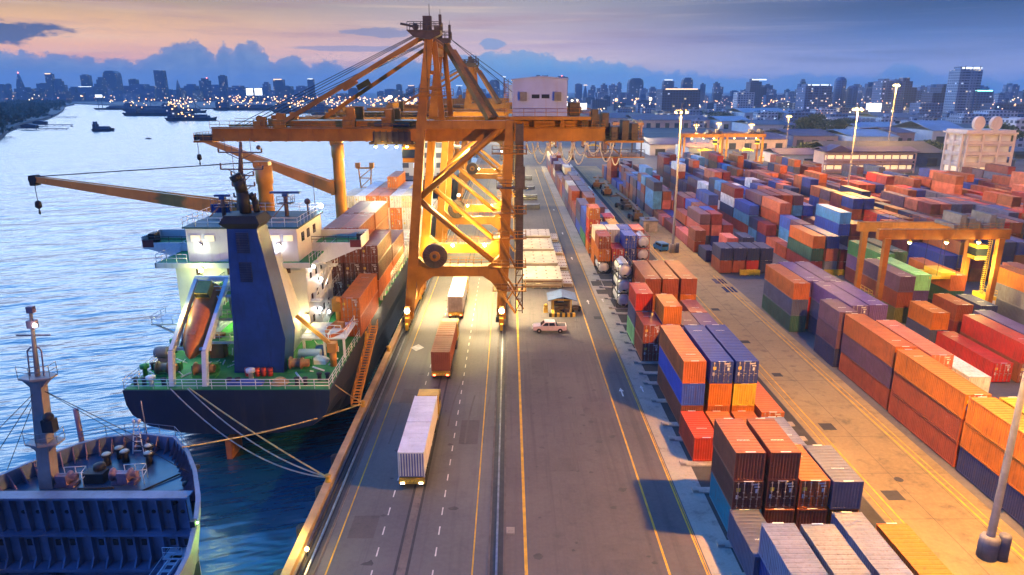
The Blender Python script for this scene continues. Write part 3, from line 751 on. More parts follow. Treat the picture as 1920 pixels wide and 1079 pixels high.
# concrete bearers the roadside stacks stand on
M_BEAR = paint('bearer_concrete', (.34,.30,.25), .85, .3, (.09,.08,.07), .5, 1)
p_ = None; n_ = 0
for y in [44.6, 48.6, 56.6, 61.4, 66.5, 69.9, 76, 81.2, 84.5, 88.2, 93, 96, 100.6, 104.5, 110, 113.0, 118.6, 126, 131, 136]:
    if p_ is None:
        mb = MB(); mb.box((0,0,0),(14.2,.9,.11)); mb.box((-.55,.1,0),(0,.8,.26)); p_ = mb.build('concrete_bearer', M_BEAR); o = p_
    else: o = p_.copy(); COL.objects.link(o)
    o.location = (17.6, y, .004); n_ += 1
    tag(o, 'low concrete bearer beneath the roadside stacks, %s from the camera' % ORD[n_-1], 'bearer', 'concrete bearers below the roadside stacks')

# ------------------------------------------------------------------ lamp masts
SODIUM = (1.0, .48, .08)
M_MAST = paint('mast_galvanised', (.15,.15,.17), .5, .25, (.08,.06,.05), .35, 1)
M_LAMPHOT = emit('sodium_lamp', (1.0,.55,.17), 7)
M_LAMPWHITE = emit('white_lamp', (1.0,.90,.70), 30)
def mast(x, y, h, label, power, r0=.36, base=True, color=SODIUM, lampmat=None, group='floodlight masts in the yard', size=1.0):
    t = thing('lamp_mast', label, 'lamp mast', (x, y, 0), 0, group)
    mb = MB(); mb.lathe([(r0,0),(r0*.85,2.2),(r0*.8,2.25),(r0*.3,h)], n=14); mb.build('pole', M_MAST, t)
    if base:
        mb = MB(); mb.lathe([(.72,0),(.72,1.8),(.62,2.0),(.3,2.02)], (0,0,0), 10); mb.build('concrete_footing', M_CONC, t)
        mb = MB(); mb.lathe([(.45,0),(.45,2.1),(.38,2.25),(.05,2.27)], (1.0,-.25,0), 12); mb.build('switch_cabinet', M_MAST, t)
    mb = MB()
    mb.lathe([(1.25*size,h-.1),(1.25*size,h+.05)], n=16, sm=False); mb.lathe([(.2,h),(.12,h+1.0),(.02,h+1.4)], n=8)
    mb.build('lamp_ring', M_MAST, t)
    for k in range(6):
        a = k*math.pi/3 + .3
        mb = MB(); c = (1.3*size*math.cos(a), 1.3*size*math.sin(a), h-.35)
        mb.bar((c[0]*.9,c[1]*.9,h-.05),(c[0]*1.1,c[1]*1.1,h-.5),.5*size,.3*size, 0); mb.ball((c[0]*1.12,c[1]*1.12,h-.62), .24*size, 1)
        mb.build('floodlight', [M_MAST, lampmat or M_LAMPHOT], t)
    if power: lamp('mast_light', 'POINT', (0,0,h-1.4), power, color, t, 1.0)
    return t
mast(38.2, 47.4, 33, 'tall grey lamp mast on a concrete footing in the near aisle', 230000, .38)
mast(37.6, 156.0, 32, 'tall slim lamp mast standing in the middle of the far aisle', 75000, .36)
mast(201, 374, 39, 'pale lamp mast rising before the white port terminal roofs', 200000, .5, False)
mast(105, 215, 31, 'tall lamp mast among the rear container rows, right of the orange ones', 130000, .3, False)
mast(98, 372, 19, 'lit lamp mast left of the far yellow gantries', 40000, .2, False, size=.9)
mast(112, 380, 19.5, 'second lit lamp mast above the far yellow gantries', 30000, .2, False, size=.9)
mast(129, 378, 19, 'third lit lamp mast above the far yellow gantries', 30000, .2, False, size=.9)
mast(150, 382, 23, 'fourth lit lamp mast, taller, right of the far yellow gantries', 40000, .2, False, size=.9)
mast(170, 190, 30, 'lamp mast at the far right of the container yard', 170000, .3, False)

# ------------------------------------------------------------------ yard gantry (rubber tyred)
M_ORANGE = paint('crane_orange', (.32,.105,.016), .5, .4, (.12,.05,.025), .6, .35)
M_YELLOW = paint('crane_yellow', (.70,.44,.03), .5, .25, (.2,.1,.03), .4, .4)
M_GREYM = paint('grey_machinery', (.16,.16,.17), .5, .3, (.08,.06,.05), .4, 1)
M_WPANEL = paint('white_panel', (.70,.70,.68), .5, .15, (.3,.26,.22), .35, .8)
M_GLASS = paint('dark_glass', (.02,.025,.03), .1, .2, (.03,.03,.03), .1, 2, streak=False, spec=.6)
def yard_gantry(label):
    t = thing('yard_gantry', label, 'yard crane', group='rubber tyred yard gantries')
    S, D, Z = 17.6, 7.0, 14.0
    for x in (0, S):
        for y in (0, D):
            mb = MB(); mb.bar((x, y, 1.6), (x, y, Z), .62, .8, w2=.9, h2=.85); mb.build('leg', M_ORANGE, t)
        mb = MB(); mb.box((x-.45,-2.2,1.0),(x+.45,D+2.2,1.8)); mb.build('sill_beam', M_ORANGE, t)
        for y in (-1.6, .2, D-.2, D+1.6):
            mb = MB(); mb.lathe([(.2,-.28),(.75,-.26),(.78,-.1),(.78,.1),(.75,.26),(.2,.28)], (x,y,.78), 16, axis='x'); mb.build('wheel', M_BLACK, t)
    for y in (.4, D-.4):
        mb = MB(); mb.box((-1.4,y-.45,Z-.2),(S+1.4,y+.45,Z+1.35)); mb.build('girder', M_ORANGE, t)
    mb = MB(); mb.rail([(-1.2,-.2,Z+1.35),(S+1.2,-.2,Z+1.35)], 1.0, 1.6, .03); mb.rail([(-1.2,D+.2,Z+1.35),(S+1.2,D+.2,Z+1.35)], 1.0, 1.6, .03); mb.build('hand_rails', M_ORANGE, t)
    mb = MB()
    for k in range(7): mb.box((S-7+k*1.15, .9+.4*(k%2), Z+1.35), (S-6.1+k*1.15, D-1.0, Z+1.9+.5*((k*3)%4)))
    for k in range(9): mb.tube((S-6+k*.75,1.2,Z+1.3),(S-6+k*.75,1.2,Z+2.9),.05,4)
    tr = mb.build('trolley', M_GREYM, t)
    mb = MB(); mb.lathe([(.55,-.8),(.55,.8)], (S-4.2,D/2,Z+2.6), 12, axis='y'); mb.build('hoist_drum', M_ORANGE, tr)
    mb = MB(); mb.box((S-3.0,.6,Z-3.6),(S-1.3,2.6,Z-1.3)); cab = mb.build('operator_cab', M_YELLOW, t)
    mb = MB(); mb.box((S-3.03,.57,Z-3.0),(S-1.27,2.63,Z-1.8)); mb.build('window', M_GLASS, cab)
    mb = MB(); mb.box((S-9.5,.9,7.2),(S-3.5,2.3,7.6)); mb.box((S-9.5,D-2.4,7.2),(S-3.5,D-1.2,7.6)); mb.box((S-7.6,.9,7.3),(S-5.4,D-1.2,8.2))
    for x in (S-9.2, S-3.8):
        for y in (1.4, D-1.8): mb.box((x-.15,y-.15,6.6),(x+.15,y+.15,7.3))
    sp = mb.build('spreader', M_YELLOW, t)
    mb = MB()
    for x in (S-8, S-5):
        for y in (1.5, D-1.8): mb.tube((x,y,7.6),(x,y,Z),.035,4)
    mb.build('hoist_ropes', M_IRON, sp)
    for s, x0 in ((-1, -1.9), (1, S+.5)):
        mb = MB(); mb.box((x0,1.0,1.9),(x0+1.4,4.8,4.2)); hse = mb.build('engine_house', M_ORANGE if s < 0 else M_YELLOW, t)
        mb = MB(); mb.box((x0+.1,.96,2.2),(x0+.62,1.0,3.6)); mb.build('number_panel', M_WPANEL, hse)
        mb = MB(); mb.box((x0+.78,.96,2.2),(x0+1.3,1.0,3.6)); mb.build('number_panel', M_WPANEL, hse)
        mb = MB(); mb.rail([(x0,1.0,4.2),(x0+1.4,1.0,4.2),(x0+1.4,4.8,4.2)], 1.0, 1.2, .03); mb.build('guard_rail', M_YELLOW, hse)
    mb = MB()
    for k in range(36): mb.box((S+.55,3.0,2+k*.33),(S+.95,3.5,2.04+k*.33))
    mb.tube((S+.55,3,1.9),(S+.55,3,Z),.04,4); mb.tube((S+.95,3,1.9),(S+.95,3,Z),.04,4); mb.build('ladder', M_YELLOW, t)
    for k, x in enumerate((3.5, 9.2, 14.2)):
        mb = MB(); mb.lathe([(.1,.35),(.32,.1),(.4,0)], (x,-.1,Z-.55), 10, 0); mb.ball((x,-.1,Z-.62), .26, 1); mb.build('work_lamp', [M_YELLOW, M_LAMPYEL], t)
    return t
M_LAMPYEL = emit('yellow_lamp', (1.0,.80,.25), 40)
YELLOWL = (1.0, .72, .22)
g1 = yard_gantry('orange yard gantry on rubber tyres straddling container stacks, nearest at right')
g1.location = (58.4, 104.9, 0)
for x, y, b in ((103.5, 345, 'left one of the pair at the far end of the yard'), (125.0, 347, 'right one of the pair at the far end of the yard'), (52, 377, 'far yellow yard gantry beyond the end of the roadside block')):
    o = dup(g1, (x-18, y, 0), 0, 'yellow gantry, ' + b if not b.startswith('far') else b)
for x, p in ((3.5, 1300), (9.2, 1300), (14.2, 2000)): lamp('gantry_light', 'POINT', (58.4+x, 104.6, 13.0), p, YELLOWL, None, .3)
lamp('gantry_light', 'POINT', (74.0, 104.4, 9.5), 3000, YELLOWL, None, .3); lamp('gantry_light', 'POINT', (74.2, 110, 6.5), 3000, YELLOWL, None, .3)
for x in (90, 101, 112, 122): lamp('gantry_light', 'POINT', (x, 341, 9), 9000, YELLOWL, None, .4)
# ------------------------------------------------------------------ ship-to-shore quay cranes
M_STS = paint('quay_crane_paint', (.40,.16,.012), .5, .34, (.13,.045,.02), .6, .3)
M_HOUSE = paint('machinery_house_white', (.30,.36,.58), .5, .12, (.26,.22,.22), .4, .3)
M_CREAM = paint('cable_cream', (.72,.66,.50), .6, .15, (.4,.3,.2), .3, 1, streak=False)
M_DARKM = paint('dark_crane_steel', (.09,.065,.05), .6, .3, (.12,.06,.03), .4, 1)
CX0, CY0 = -8.4, 112.0
def quay_crane(label, aframe=True):
    t = thing('quay_crane', label, 'crane', (CX0, CY0, 0), group='ship-to-shore cranes along the quay')
    def q(x, d, z): return (x - CX0, d, z)
    for d in (-8, 8):
        s = -1 if d < 0 else 1
        # river-side leg
        mb = MB(); mb.bar(q(-15.7,d,2.6), q(-14.9,d,9.2), 1.35, 1.4, up=(0,1,0), w2=1.55, h2=1.5); mb.bar(q(-14.9,d,9.2), q(-12.95,d,30.2), 1.55, 1.5, up=(0,1,0), w2=1.2, h2=1.3)
        mb.build('leg', M_STS, t)
        mb = MB(); mb.bar(q(-1.35,d,2.6), q(-.9,d,9.5), 1.35, 1.4, up=(0,1,0), w2=1.6, h2=1.5); mb.bar(q(-.9,d,9.5), q(.1,d,31.8), 1.6, 1.5, up=(0,1,0), w2=1.25, h2=1.3)
        mb.build('leg', M_STS, t)
        # portal beam with haunches
        mb = MB(); mb.box(q(-14.2,d-.75,8.4), q(-1.6,d+.75,10.0))
        for xa, sg in ((-14.3, 1), (-1.5, -1)):
            pts = [q(xa, d-.7, 8.41), q(xa+sg*2.6, d-.7, 8.41), q(xa+sg*1.3, d-.7, 7.5), q(xa+sg*.5, d-.7, 6.4), q(xa, d-.7, 4.6)]
            mb.extr(pts, (0,1.4,0))
            pts = [q(xa, d-.7, 9.99), q(xa+sg*1.9, d-.7, 9.99), q(xa, d-.7, 11.6)]; mb.extr(pts, (0,1.4,0))
        mb.build('portal_beam', M_STS, t)
        mb = MB(); mb.rail([q(-13.9,d-.8,10.0), q(-1.9,d-.8,10.0)], 1.1, 1.2, .03); mb.rail([q(-13.9,d+.8,10.0), q(-1.9,d+.8,10.0)], 1.1, 1.2, .03); mb.build('guard_rail', M_STS, t)
        # diagonals
        mb = MB(); mb.tube(q(-.3,d,31.3), q(-13.3,d,20.6), .5, 10); mb.build('diagonal_brace', M_STS, t)
        mb = MB(); mb.tube(q(-13.7,d,20.2), q(-1.9,d,10.1), .45, 10); mb.build('diagonal_brace', M_STS, t)
        mb = MB(); mb.box(q(-12.4,d-.6,30.55), q(-.6,d+.6,31.75)); mb.build('upper_beam', M_STS, t)
    for x, zz in ((-15.75, 2.0), (-1.25, 2.0)):
        mb = MB(); mb.box(q(x-.6,-9,2.2), q(x+.6,9,3.4)); mb.build('sill_beam', M_STS, t)
        for d in (-8.6, 8.0):
            mb = MB()
            mb.box(q(x-.35,d-2.2,1.1), q(x+.35,d+2.6,2.2)); mb.box(q(x-.7,d-.5,1.6), q(x+.7,d+.7,2.6))
            for k in range(4): mb.lathe([(.1,-.16),(.42,-.15),(.42,.15),(.1,.16)], q(x,d-1.6+k*1.25,.55), 12, 1, axis='x')
            mb.box(q(x-.2,d-2.9,.5), q(x+.2,d-2.2,1.5), 2); mb.box(q(x-.9,d-1,1.2), q(x-.4,d+.2,2.1), 1)
            mb.build('bogie', [M_STS, M_IRON, M_YELLOW], t)
    for x in (-15.75, -1.2):
        mb = MB(); mb.box(q(x-.35,-10.3,2.7), q(x+.35,-9.9,4.0)); mb.ball(q(x,-10.42,3.35), .42, 1, 10); mb.build('travel_lamp', [M_STS, M_LAMPWHITE], t)
    # twin girders = boom and back reach
    for d in (-3.4, 3.4):
        mb = MB(); mb.box(q(-45.2,d-.55,28.5), q(14.6,d+.55,30.5)); mb.box(q(-45.2,d-.8,30.5), q(14.6,d+.8,30.62))
        for k in range(24): mb.box(q(-44+k*2.45,d-.62,28.42), q(-43.7+k*2.45,d+.62,28.5))
        for x in (-12.2, -3.0): mb.box(q(x-.07,d-.57,28.5), q(x+.07,d+.57,30.5))
        mb.build('girder', M_STS, t)
        s = -1 if d < 0 else 1
        mb = MB(); mb.box(q(-45,d+s*.8-.02*s,30.4), q(14.6,d+s*1.7,30.46)); mb.rail([q(-45,d+s*1.65,30.46), q(14.4,d+s*1.65,30.46)], 1.1, 1.5, .032); mb.build('walkway', M_STS, t)
    mb = MB()
    for x in (-45.0, -36, -26, -16, 4, 14.3): mb.box(q(x-.3,-2.85,29.2), q(x+.3,2.85,30.2))
    mb.build('cross_beams', M_STS, t)
    mb = MB(); mb.box(q(-48.2,-4,28.3), q(-45.2,4,28.6)); mb.box(q(-47.4,-3.6,28.6), q(-45.4,-2.4,29.5), 1); mb.box(q(-46.9,1.2,28.6), q(-45.5,3,29.7), 1); mb.rail([q(-45.3,-3.9,28.6), q(-48.1,-3.9,28.6), q(-48.1,3.9,28.6)], 1.1, 1, .035); mb.build('boom_tip_platform', [M_STS, M_DARKM], t)
    # panels and sheave blocks along the top of the boom
    for xa, xb in ((-33.5,-12),(1,13.5)):
        mb = MB(); mb.box(q(xa,-2.6,30.62), q(xb,2.6,31.5))
        for k in range(int((xb-xa)/2)): mb.box(q(xa+.4+2*k,-2.66,30.7), q(xa+.55+2*k,-2.6,31.45))
        mb.build('cable_trough', M_STS, t)
    for x, hgt in ((-38,1.5), (-35,2.0), (-24.4,2.9), (-18.5,2.6)):
        mb = MB(); mb.box(q(x-.9,-3.9,30.62), q(x+.3,-2.9,30.62+hgt*.55)); mb.box(q(x-.3,-3.8,30.62), q(x+1.0,-3.0,30.62+hgt)); mb.lathe([(.5,-.2),(.5,.2)], q(x,-3.4,30.62+hgt*.8), 10, axis='y')
        mb.build('sheave_block', M_STS, t)
        mb = MB(); mb.box(q(x-.3,2.9,30.62), q(x+.9,3.9,30.62+hgt)); mb.box(q(x-.9,3.0,30.62), q(x+.3,3.8,30.62+hgt*.6)); mb.build('sheave_block', M_STS, t)
    # trolley, operator cab, lamps
    mb = MB(); mb.box(q(-21.5,-3.8,28.0), q(-14.6,3.8,28.35)); mb.box(q(-20.5,-3.9,30.7), q(-15.2,-2.9,31.2)); mb.box(q(-20.8,-3.97,28.35), q(-15,-3.93,29.9))
    for k in range(7): mb.box(q(-20.6+k*.9,-4.1,28.2), q(-20.45+k*.9,-3.98,30.1))
    mb.build('trolley', M_DARKM, t); tr = t.children[-1]
    mb = MB(); mb.box(q(-16.5,-3.2,25.2), q(-13.8,-.8,27.6)); mb.box(q(-16.4,-2.6,27.6), q(-14.2,-1.4,28.0)); mb.box(q(-16.56,-3.25,25.9), q(-13.74,-.75,27.2), 1); mb.build('operator_cab', [M_STS, M_GLASS], tr)
    mb = MB()
    for k in range(5): mb.lathe([(.1,.25),(.28,.05),(.3,0)], q(-20.5+k*1.6,-3.7,27.75), 8); mb.ball(q(-20.5+k*1.6,-3.7,27.7), .22, 1)
    mb.build('work_lamps', [M_STS, M_LAMPYEL], tr)
    # machinery house
    hx0, hx1, hz0, hz1 = .5, 8.5, 32.3, 37.4; hy0, hy1 = -6.4, 5.6
    mb = MB(); pts = [q(hx0,hy0,hz0), q(hx1,hy0,hz0), q(hx1,hy0,hz1+.1), q((hx0+hx1)/2,hy0,hz1+.45), q(hx0+1.6,hy0,hz1+.3), q(hx0,hy0,hz1)]
    mb.extr(pts, (0,hy1-hy0,0)); hs = mb.build('machinery_house', M_HOUSE, t)
    mb = MB(); pts = [q(hx0-.2,hy0-.2,hz1+.02), q((hx0+hx1)/2,hy0-.2,hz1+.47), q(hx1+.2,hy0-.2,hz1+.12), q(hx1+.2,hy0-.2,hz1+.26), q((hx0+hx1)/2,hy0-.2,hz1+.6), q(hx0-.2,hy0-.2,hz1+.16)]
    mb.extr(pts, (0,hy1-hy0+.4,0)); mb.build('roof', M_HOUSE, hs)
    for x in (3.3, 4.75):
        mb = MB(); mb.box(q(x,hy0-.04,34.85), q(x+1.15,hy0+.02,35.4)); mb.build('window', M_GLASS, hs)
    for x in (1.55, 6.6):
        mb = MB(); mb.box(q(x,hy0-.45,34.5), q(x+1.0,hy0-.003,35.75))
        for k in range(5): mb.box(q(x-.03,hy0-.5,34.55+k*.24), q(x+1.03,hy0-.42,34.65+k*.24))
        mb.build('vent_louvre', M_GREYM, hs)
    mb = MB(); mb.box(q(hx0-.6,hy0-1.2,31.8), q(hx1+3.5,hy1+.6,32.28)); mb.rail([q(hx0,hy0-1.1,32.28), q(hx1+3.4,hy0-1.1,32.28), q(hx1+3.4,hy1,32.28)], 1.1, 1.5, .032); 
    for x in (1.0, 4.0, 8.0): mb.box(q(x-.25,-3.9,30.62), q(x+.25,-2.9,31.8)); mb.box(q(x-.25,2.9,30.62), q(x+.25,3.9,31.8))
    mb.box(q(9.2,-3,32.28), q(10.8,1,34.2), 1); mb.build('house_deck', [M_STS, M_DARKM], t)
    mb = MB()
    for k in range(17): mb.box(q(-.75,hy0+.3,32.4+.3*k), q(-.15,hy0+.36,32.45+.3*k))
    for x in (-.75, -.15): mb.tube(q(x,hy0+.3,32.3), q(x,hy0+.3,37.6), .04, 4)
    for z in (33.5,34.6,35.7,36.8): mb.path([q(-.8,hy0+.3,z), q(-.85,hy0-.4,z), q(-.1,hy0-.4,z), q(-.1,hy0+.3,z)], .035, 4)
    mb.build('cat_ladder', M_STS, t)
    # rear platform with sheaves and drives
    mb = MB(); mb.box(q(14.6,-4.5,28.3), q(20.5,4.5,28.6)); mb.box(q(12,-4.2,26.0), q(20.8,4.2,26.15))
    for k in range(6): mb.box(q(11.0+k*1.55,-4+.6*(k%2),30.65 if k < 3 else 28.6), q(12.0+k*1.55,-1.5+.4*(k%3),(32.2 if k < 3 else 30.6)+.5*((k*2)%3)), 1)
    for k in range(4): mb.box(q(13+k*1.8,.5,28.6), q(14.2+k*1.8,3.6,30.4+.6*(k%2)), 1)
    mb.rail([q(14.6,-4.4,28.6), q(20.4,-4.4,28.6), q(20.4,4.4,28.6)], 1.1, 1.2, .04, 1); mb.rail([q(12,-4.1,26.15), q(20.7,-4.1,26.15)], 1.1, 1.2, .04, 1)
    for x in (14.2, 20.2):
        for d in (-4.1, 4.1): mb.bar(q(x,d,26), q(x,d,28.5), .18, m=1)
    mb.bar(q(14.4,-3.4,28.6), q(17.4,-3.4,26.2), .22)
    mb.build('rear_platform', [M_STS, M_DARKM], t)
    mb = MB(); mb.tube(q(13.0,0,3), q(13.0,0,3.01), .01, 3) if False else None
    # hanging festoon cables
    rg = random.Random(4)
    for run in range(2):
        mb = MB(); x = 2.6 + run*.9
        while x < 15.5:
            w = rg.uniform(1.6, 2.5); dp = rg.uniform(1.4, 3.6)
            pts = [q(x + w*k/9, -3.9 - .3*run, 28.3 - dp*math.sin(math.pi*k/9)**.7) for k in range(10)]
            mb.path(pts, .10, 6); x += w*.92
        mb.build('festoon_cable', M_CREAM, t)
    # cable reel on the portal beam
    mb = MB(); mb.lathe([(.75,-.35),(1.85,-.4),(1.9,-.3),(1.9,.3),(1.85,.4),(.75,.35)], q(-11.3,-9.3,11.8), 26, 0, axis='y'); mb.lathe([(.05,-.42),(.62,-.42),(.82,-.36),(.82,.36),(.05,.42)], q(-11.3,-9.3,11.8), 18, 1, axis='y'); mb.lathe([(.05,-.5),(.34,-.5),(.34,-.42)], q(-11.3,-9.3,11.8), 12, 0, axis='y')
    for k in range(20):
        a = k*math.pi/10; mb.bar(q(-11.3+.8*math.cos(a),-9.75,11.8+.8*math.sin(a)), q(-11.3+1.85*math.cos(a),-9.72,11.8+1.85*math.sin(a)), .06, m=0)
    mb.box(q(-11.9,-9.0,10.0), q(-10.7,-8.2,11.2), 1)
    mb.build('cable_reel', [M_DARKM, M_STS], t)
    # lift shaft and stair platforms on the land-side near leg
    mb = MB()
    for z in range(0, 15):
        z0 = 3 + z*1.9
        mb.bar(q(1.0,-9.2,z0), q(2.0,-9.2,z0+1.9), .1); mb.bar(q(2.0,-9.2,z0), q(2.0,-7.4,z0+1.9), .1); mb.bar(q(1.0,-9.2,z0), q(2.0,-9.2,z0), .1)
    for x, d in ((1.0,-9.2),(2.0,-9.2),(1.0,-7.4),(2.0,-7.4)): mb.bar(q(x,d,2.6), q(x,d,31.4), .16)
    mb.box(q(1.06,-9.14,9.5), q(1.94,-7.46,31.2)); mb.build('lift_shaft', M_DARKM, t)
    mb = MB(); mb.box(q(.95,-9.4,22.2), q(2.3,-7.4,25.2)); mb.box(q(-1.9,-9.3,21.9), q(2.6,-7.2,22.15)); mb.rail([q(-1.9,-9.3,22.15), q(.9,-9.3,22.15)], 1.1, 1, .04); mb.build('lift_cage', M_DARKM, t)
    for z in (6.2, 9.9, 14.4, 18.2, 27.0):
        mb = MB(); mb.box(q(-2.6,-9.6,z), q(2.6,-7.9,z+.12)); mb.rail([q(-2.5,-9.5,z+.12), q(2.5,-9.5,z+.12), q(2.5,-8,z+.12)], 1.1, 1.1, .045); mb.build('stair_landing', M_STS, t)
    mb = MB()
    for a, b in ((2.6,6.2),(6.3,9.9),(10,14.4),(14.5,18.2),(18.3,22.0)):
        for dx in (0, .7): mb.bar(q(.9+dx*0,-9.4+dx,a), q(-1.4,-9.4+dx,b), .12, .22)
    mb.bar(q(-1.2,-8.9,3.2), q(2.2,-8.9,8.8), .22); mb.bar(q(2.2,-8.9,3.2), q(-1.0,-8.9,8.4), .22)
    mb.build('stair_flights', M_STS, t)
    # lamps hung under the portal beams
    for d in (7.1,):
        for x in (-13.3, -9.9, -4.3):
            mb = MB(); mb.box(q(x-.3,d-.5,9.7), q(x+.3,d,10.2)); mb.ball(q(x,d-.55,9.95), .3, 1); mb.build('work_lamp', [M_STS, M_LAMPYEL], t)
    if aframe:
        for d in (-8, 8):
            mb = MB(); mb.bar(q(-12.95,d,30.2), q(-11.3,d,43.3), 1.4, 1.3, up=(0,1,0), w2=1.1, h2=1.1); mb.build('mast_leg', M_STS, t)
            mb = MB(); mb.bar(q(-9.9,d+1.4,31.7), q(-10.7,d+.8,42.6), .8, .8, up=(0,1,0)); mb.build('mast_leg', M_STS, t)
            mb = MB()
            for k in range(12): mb.box(q(-11.6,d-.75,31.5+k), q(-10.3,d-.7,31.56+k))
            for xx in (-11.6,-10.36): mb.box(q(xx,d-.76,31.2), q(xx+.06,d-.69,43))
            mb.rail([q(-13.6,d-1.2,35.2), q(-9.2,d-1.2,35.2)], 1.0, 1, .04); mb.box(q(-13.6,d-1.25,35.1), q(-9.2,d-.5,35.22)); mb.build('mast_ladder', M_STS, t)
            # head: sheave platform, rails, aerials
            mb = MB(); mb.extr([q(-14.3,d-1.2,44.0), q(-9.6,d-1.2,44.0), q(-9.6,d-1.2,43.5), q(-11.2,d-1.2,42.8), q(-13.4,d-1.2,43.2)], (0,2.4,0)); mb.box(q(-14.3,d-1.4,44.0), q(-9.4,d+1.4,44.1))
            mb.build('mast_head', M_DARKM, t)
            mb = MB(); mb.rail([q(-14.2,d-1.3,44.1), q(-9.5,d-1.3,44.1), q(-9.5,d+1.3,44.1), q(-14.2,d+1.3,44.1)], 1.05, .9, .05)
            mb.lathe([(.55,-.3),(.55,.3)], q(-11.5,d,44.9), 14, axis='y'); mb.box(q(-12.1,d-.5,44.1), q(-10.9,d+.5,46.0)); mb.lathe([(.45,-.3),(.45,.3)], q(-13.2,d,44.6), 14, axis='y'); mb.bar(q(-15.3,d,45.0), q(-13.2,d,44.6), .3)
            mb.tube(q(-11.2,d,46), q(-11.2,d,47.6 if d < 0 else 47.0), .05, 5); mb.box(q(-9.9,d-.2,44.1), q(-9.5,d+.2,46.2)); mb.tube(q(-9.7,d,46.2), q(-9.7,d,46.9), .03, 4)
            mb.build('head_machinery', M_DARKM, t)
            mb = MB(); mb.bar(q(-12.4,d*.9,43.2), q(-35.0 if d < 0 else -31.0, -3.4 if d < 0 else 3.4, 31.0), .62, .62)
            mb.bar(q(-24.6,d*.62,36.3), q(-22.6,d*.66,37.4), .9, .9); mb.build('forestay', M_STS, t)
            mb = MB()
            for k in range(3): mb.tube(q(-13.6,d*.9+.25*k,43.5-.1*k), q(-42.0+1.2*k, (-3.4 if d < 0 else 3.4)+.2*k, 30.7), .05, 4)
            mb.build('boom_ropes', M_IRON, t)
        for a, b in ((q(-10.2,7.2,43.0), q(-2.9,-3.4,31.7)), (q(-9.3,8.6,42.2), q(-2.3,3.4,31.7))):
            mb = MB(); mb.bar(a, b, .85, .85, w2=.95); mb.build('back_stay', M_STS, t)
        mb = MB(); mb.box(q(-11.7,-7.4,41.2), q(-10.7,7.4,42.2)); mb.box(q(-11.4,-7.4,38.2), q(-10.9,7.4,38.7)); mb.rail([q(-10.6,-7.4,42.2), q(-10.6,7.4,42.2)], 1.0, 1.5, .04); mb.build('head_tie_beam', M_STS, t)
        mb = MB(); mb.tube(q(-9.5,8,44), q(4.5,3.4,32.4), .05, 4); mb.tube(q(-9.5,8.3,44), q(7,3.6,32.4), .05, 4); mb.build('back_ropes', M_IRON, t)
    return t
crane1 = quay_crane('big orange quay crane with lowered boom and white machinery house, nearest on the quay')
crane3 = dup(crane1, (CX0 - .6, 234, 0), 0, 'farther quay crane whose mast top shows behind the nearest crane mast')
crane2 = dup(crane1, (CX0 + .1, 155, 0), 0, 'bright yellow-lit quay crane right behind the nearest crane')
for ch in list(crane2.children):
    if ch.name.split('.')[0] in ('mast_leg','mast_head','head_machinery','forestay','boom_ropes','back_stay','head_tie_beam','back_ropes','mast_ladder','machinery_house','house_deck','cat_ladder','festoon_cable'):
        for g in list(ch.children): bpy.data.objects.remove(g)
        bpy.data.objects.remove(ch)
def clight(x, y, z, p, col=YELLOWL, r=.4): return lamp('crane_light', 'POINT', (x, y, z), p, col, None, r)
WARMW = (1.0, .78, .42)
clight(-15.75, 101.2, 3.4, 900, WARMW); clight(-1.2, 101.2, 3.4, 900, WARMW)
for x, y, p in ((-11, 106, 80000), (-4.5, 110, 108000), (-8, 120, 100000)): lamp('crane_floodlight', 'SPOT', (x, y, 27.5), p, WARMW, None, .5, 78, .7, (x+2.2, y-1, 0))
for x in (-13.3, -9.9, -4.3): clight(x, 118.0, 9.9, 2800)
clight(-8, 115.5, 21, 7000); clight(-8, 116, 13.5, 5000); clight(-11.5, 126, 15, 7000); clight(-4, 135, 13, 14000); clight(-9, 138, 22, 14000); clight(-8, 152, 14, 14000)
for x in (-13, -4): clight(x, 161, 9.5, 4000)
clight(-8, 190, 20, 30000); clight(-8, 230, 18, 30000); clight(-8, 280, 20, 40000); clight(6, 330, 16, 40000); clight(-17, 108, 27, 500); clight(-19.5, 107.5, 27.2, 500)
# ------------------------------------------------------------------ container ship moored stern to the camera
M_HULL = paint('hull_navy', (.014,.022,.055), .45, .3, (.07,.05,.05), .35, .15)
M_DECKG = paint('deck_green', (.035,.26,.06), .6, .3, (.10,.12,.04), .5, .5, streak=False)
M_SHIPW = paint('ship_white', (.74,.73,.70), .45, .10, (.42,.28,.16), .30, .35)
M_FUNNEL = paint('funnel_blue', (.016,.055,.22), .45, .3, (.012,.025,.07), .7, .3)
M_SOOT = paint('soot_black', (.02,.02,.022), .7, .3, (.05,.035,.03), .4, .6)
M_CRANEY = paint('ship_crane_ochre', (.66,.28,.05), .45, .18, (.35,.14,.05), .35, .25)
M_LIFEO = paint('lifeboat_orange', (.60,.17,.04), .4, .2, (.3,.10,.05), .35, .8)
M_MASTB = paint('mast_brown', (.17,.11,.09), .55, .25, (.08,.05,.04), .4, .8)
M_LITWIN = emit('lit_window', (1.0,.80,.25), .85)
M_LAMPO = emit('orange_deck_lamp', (1.0,.45,.08), 60)
M_LAMPG = emit('yellowgreen_deck_lamp', (.95,1.0,.35), 60)
M_LAMPB = emit('white_deck_lamp', (.92,.96,1.0), 50)
M_DRUMBR = paint('winch_brown', (.24,.13,.07), .5, .3, (.1,.06,.04), .4, 1.5)
SX = -29.95
ship = thing('container_ship', 'navy-hulled container ship with tall blue funnel and lit white superstructure, moored stern toward the camera', 'ship', (SX, 68, 0))
ship['label'] = 'navy container ship with tall blue funnel and lit white superstructure, moored along the quay'
def s(x, y, z): return (x - SX, y - 68, z)
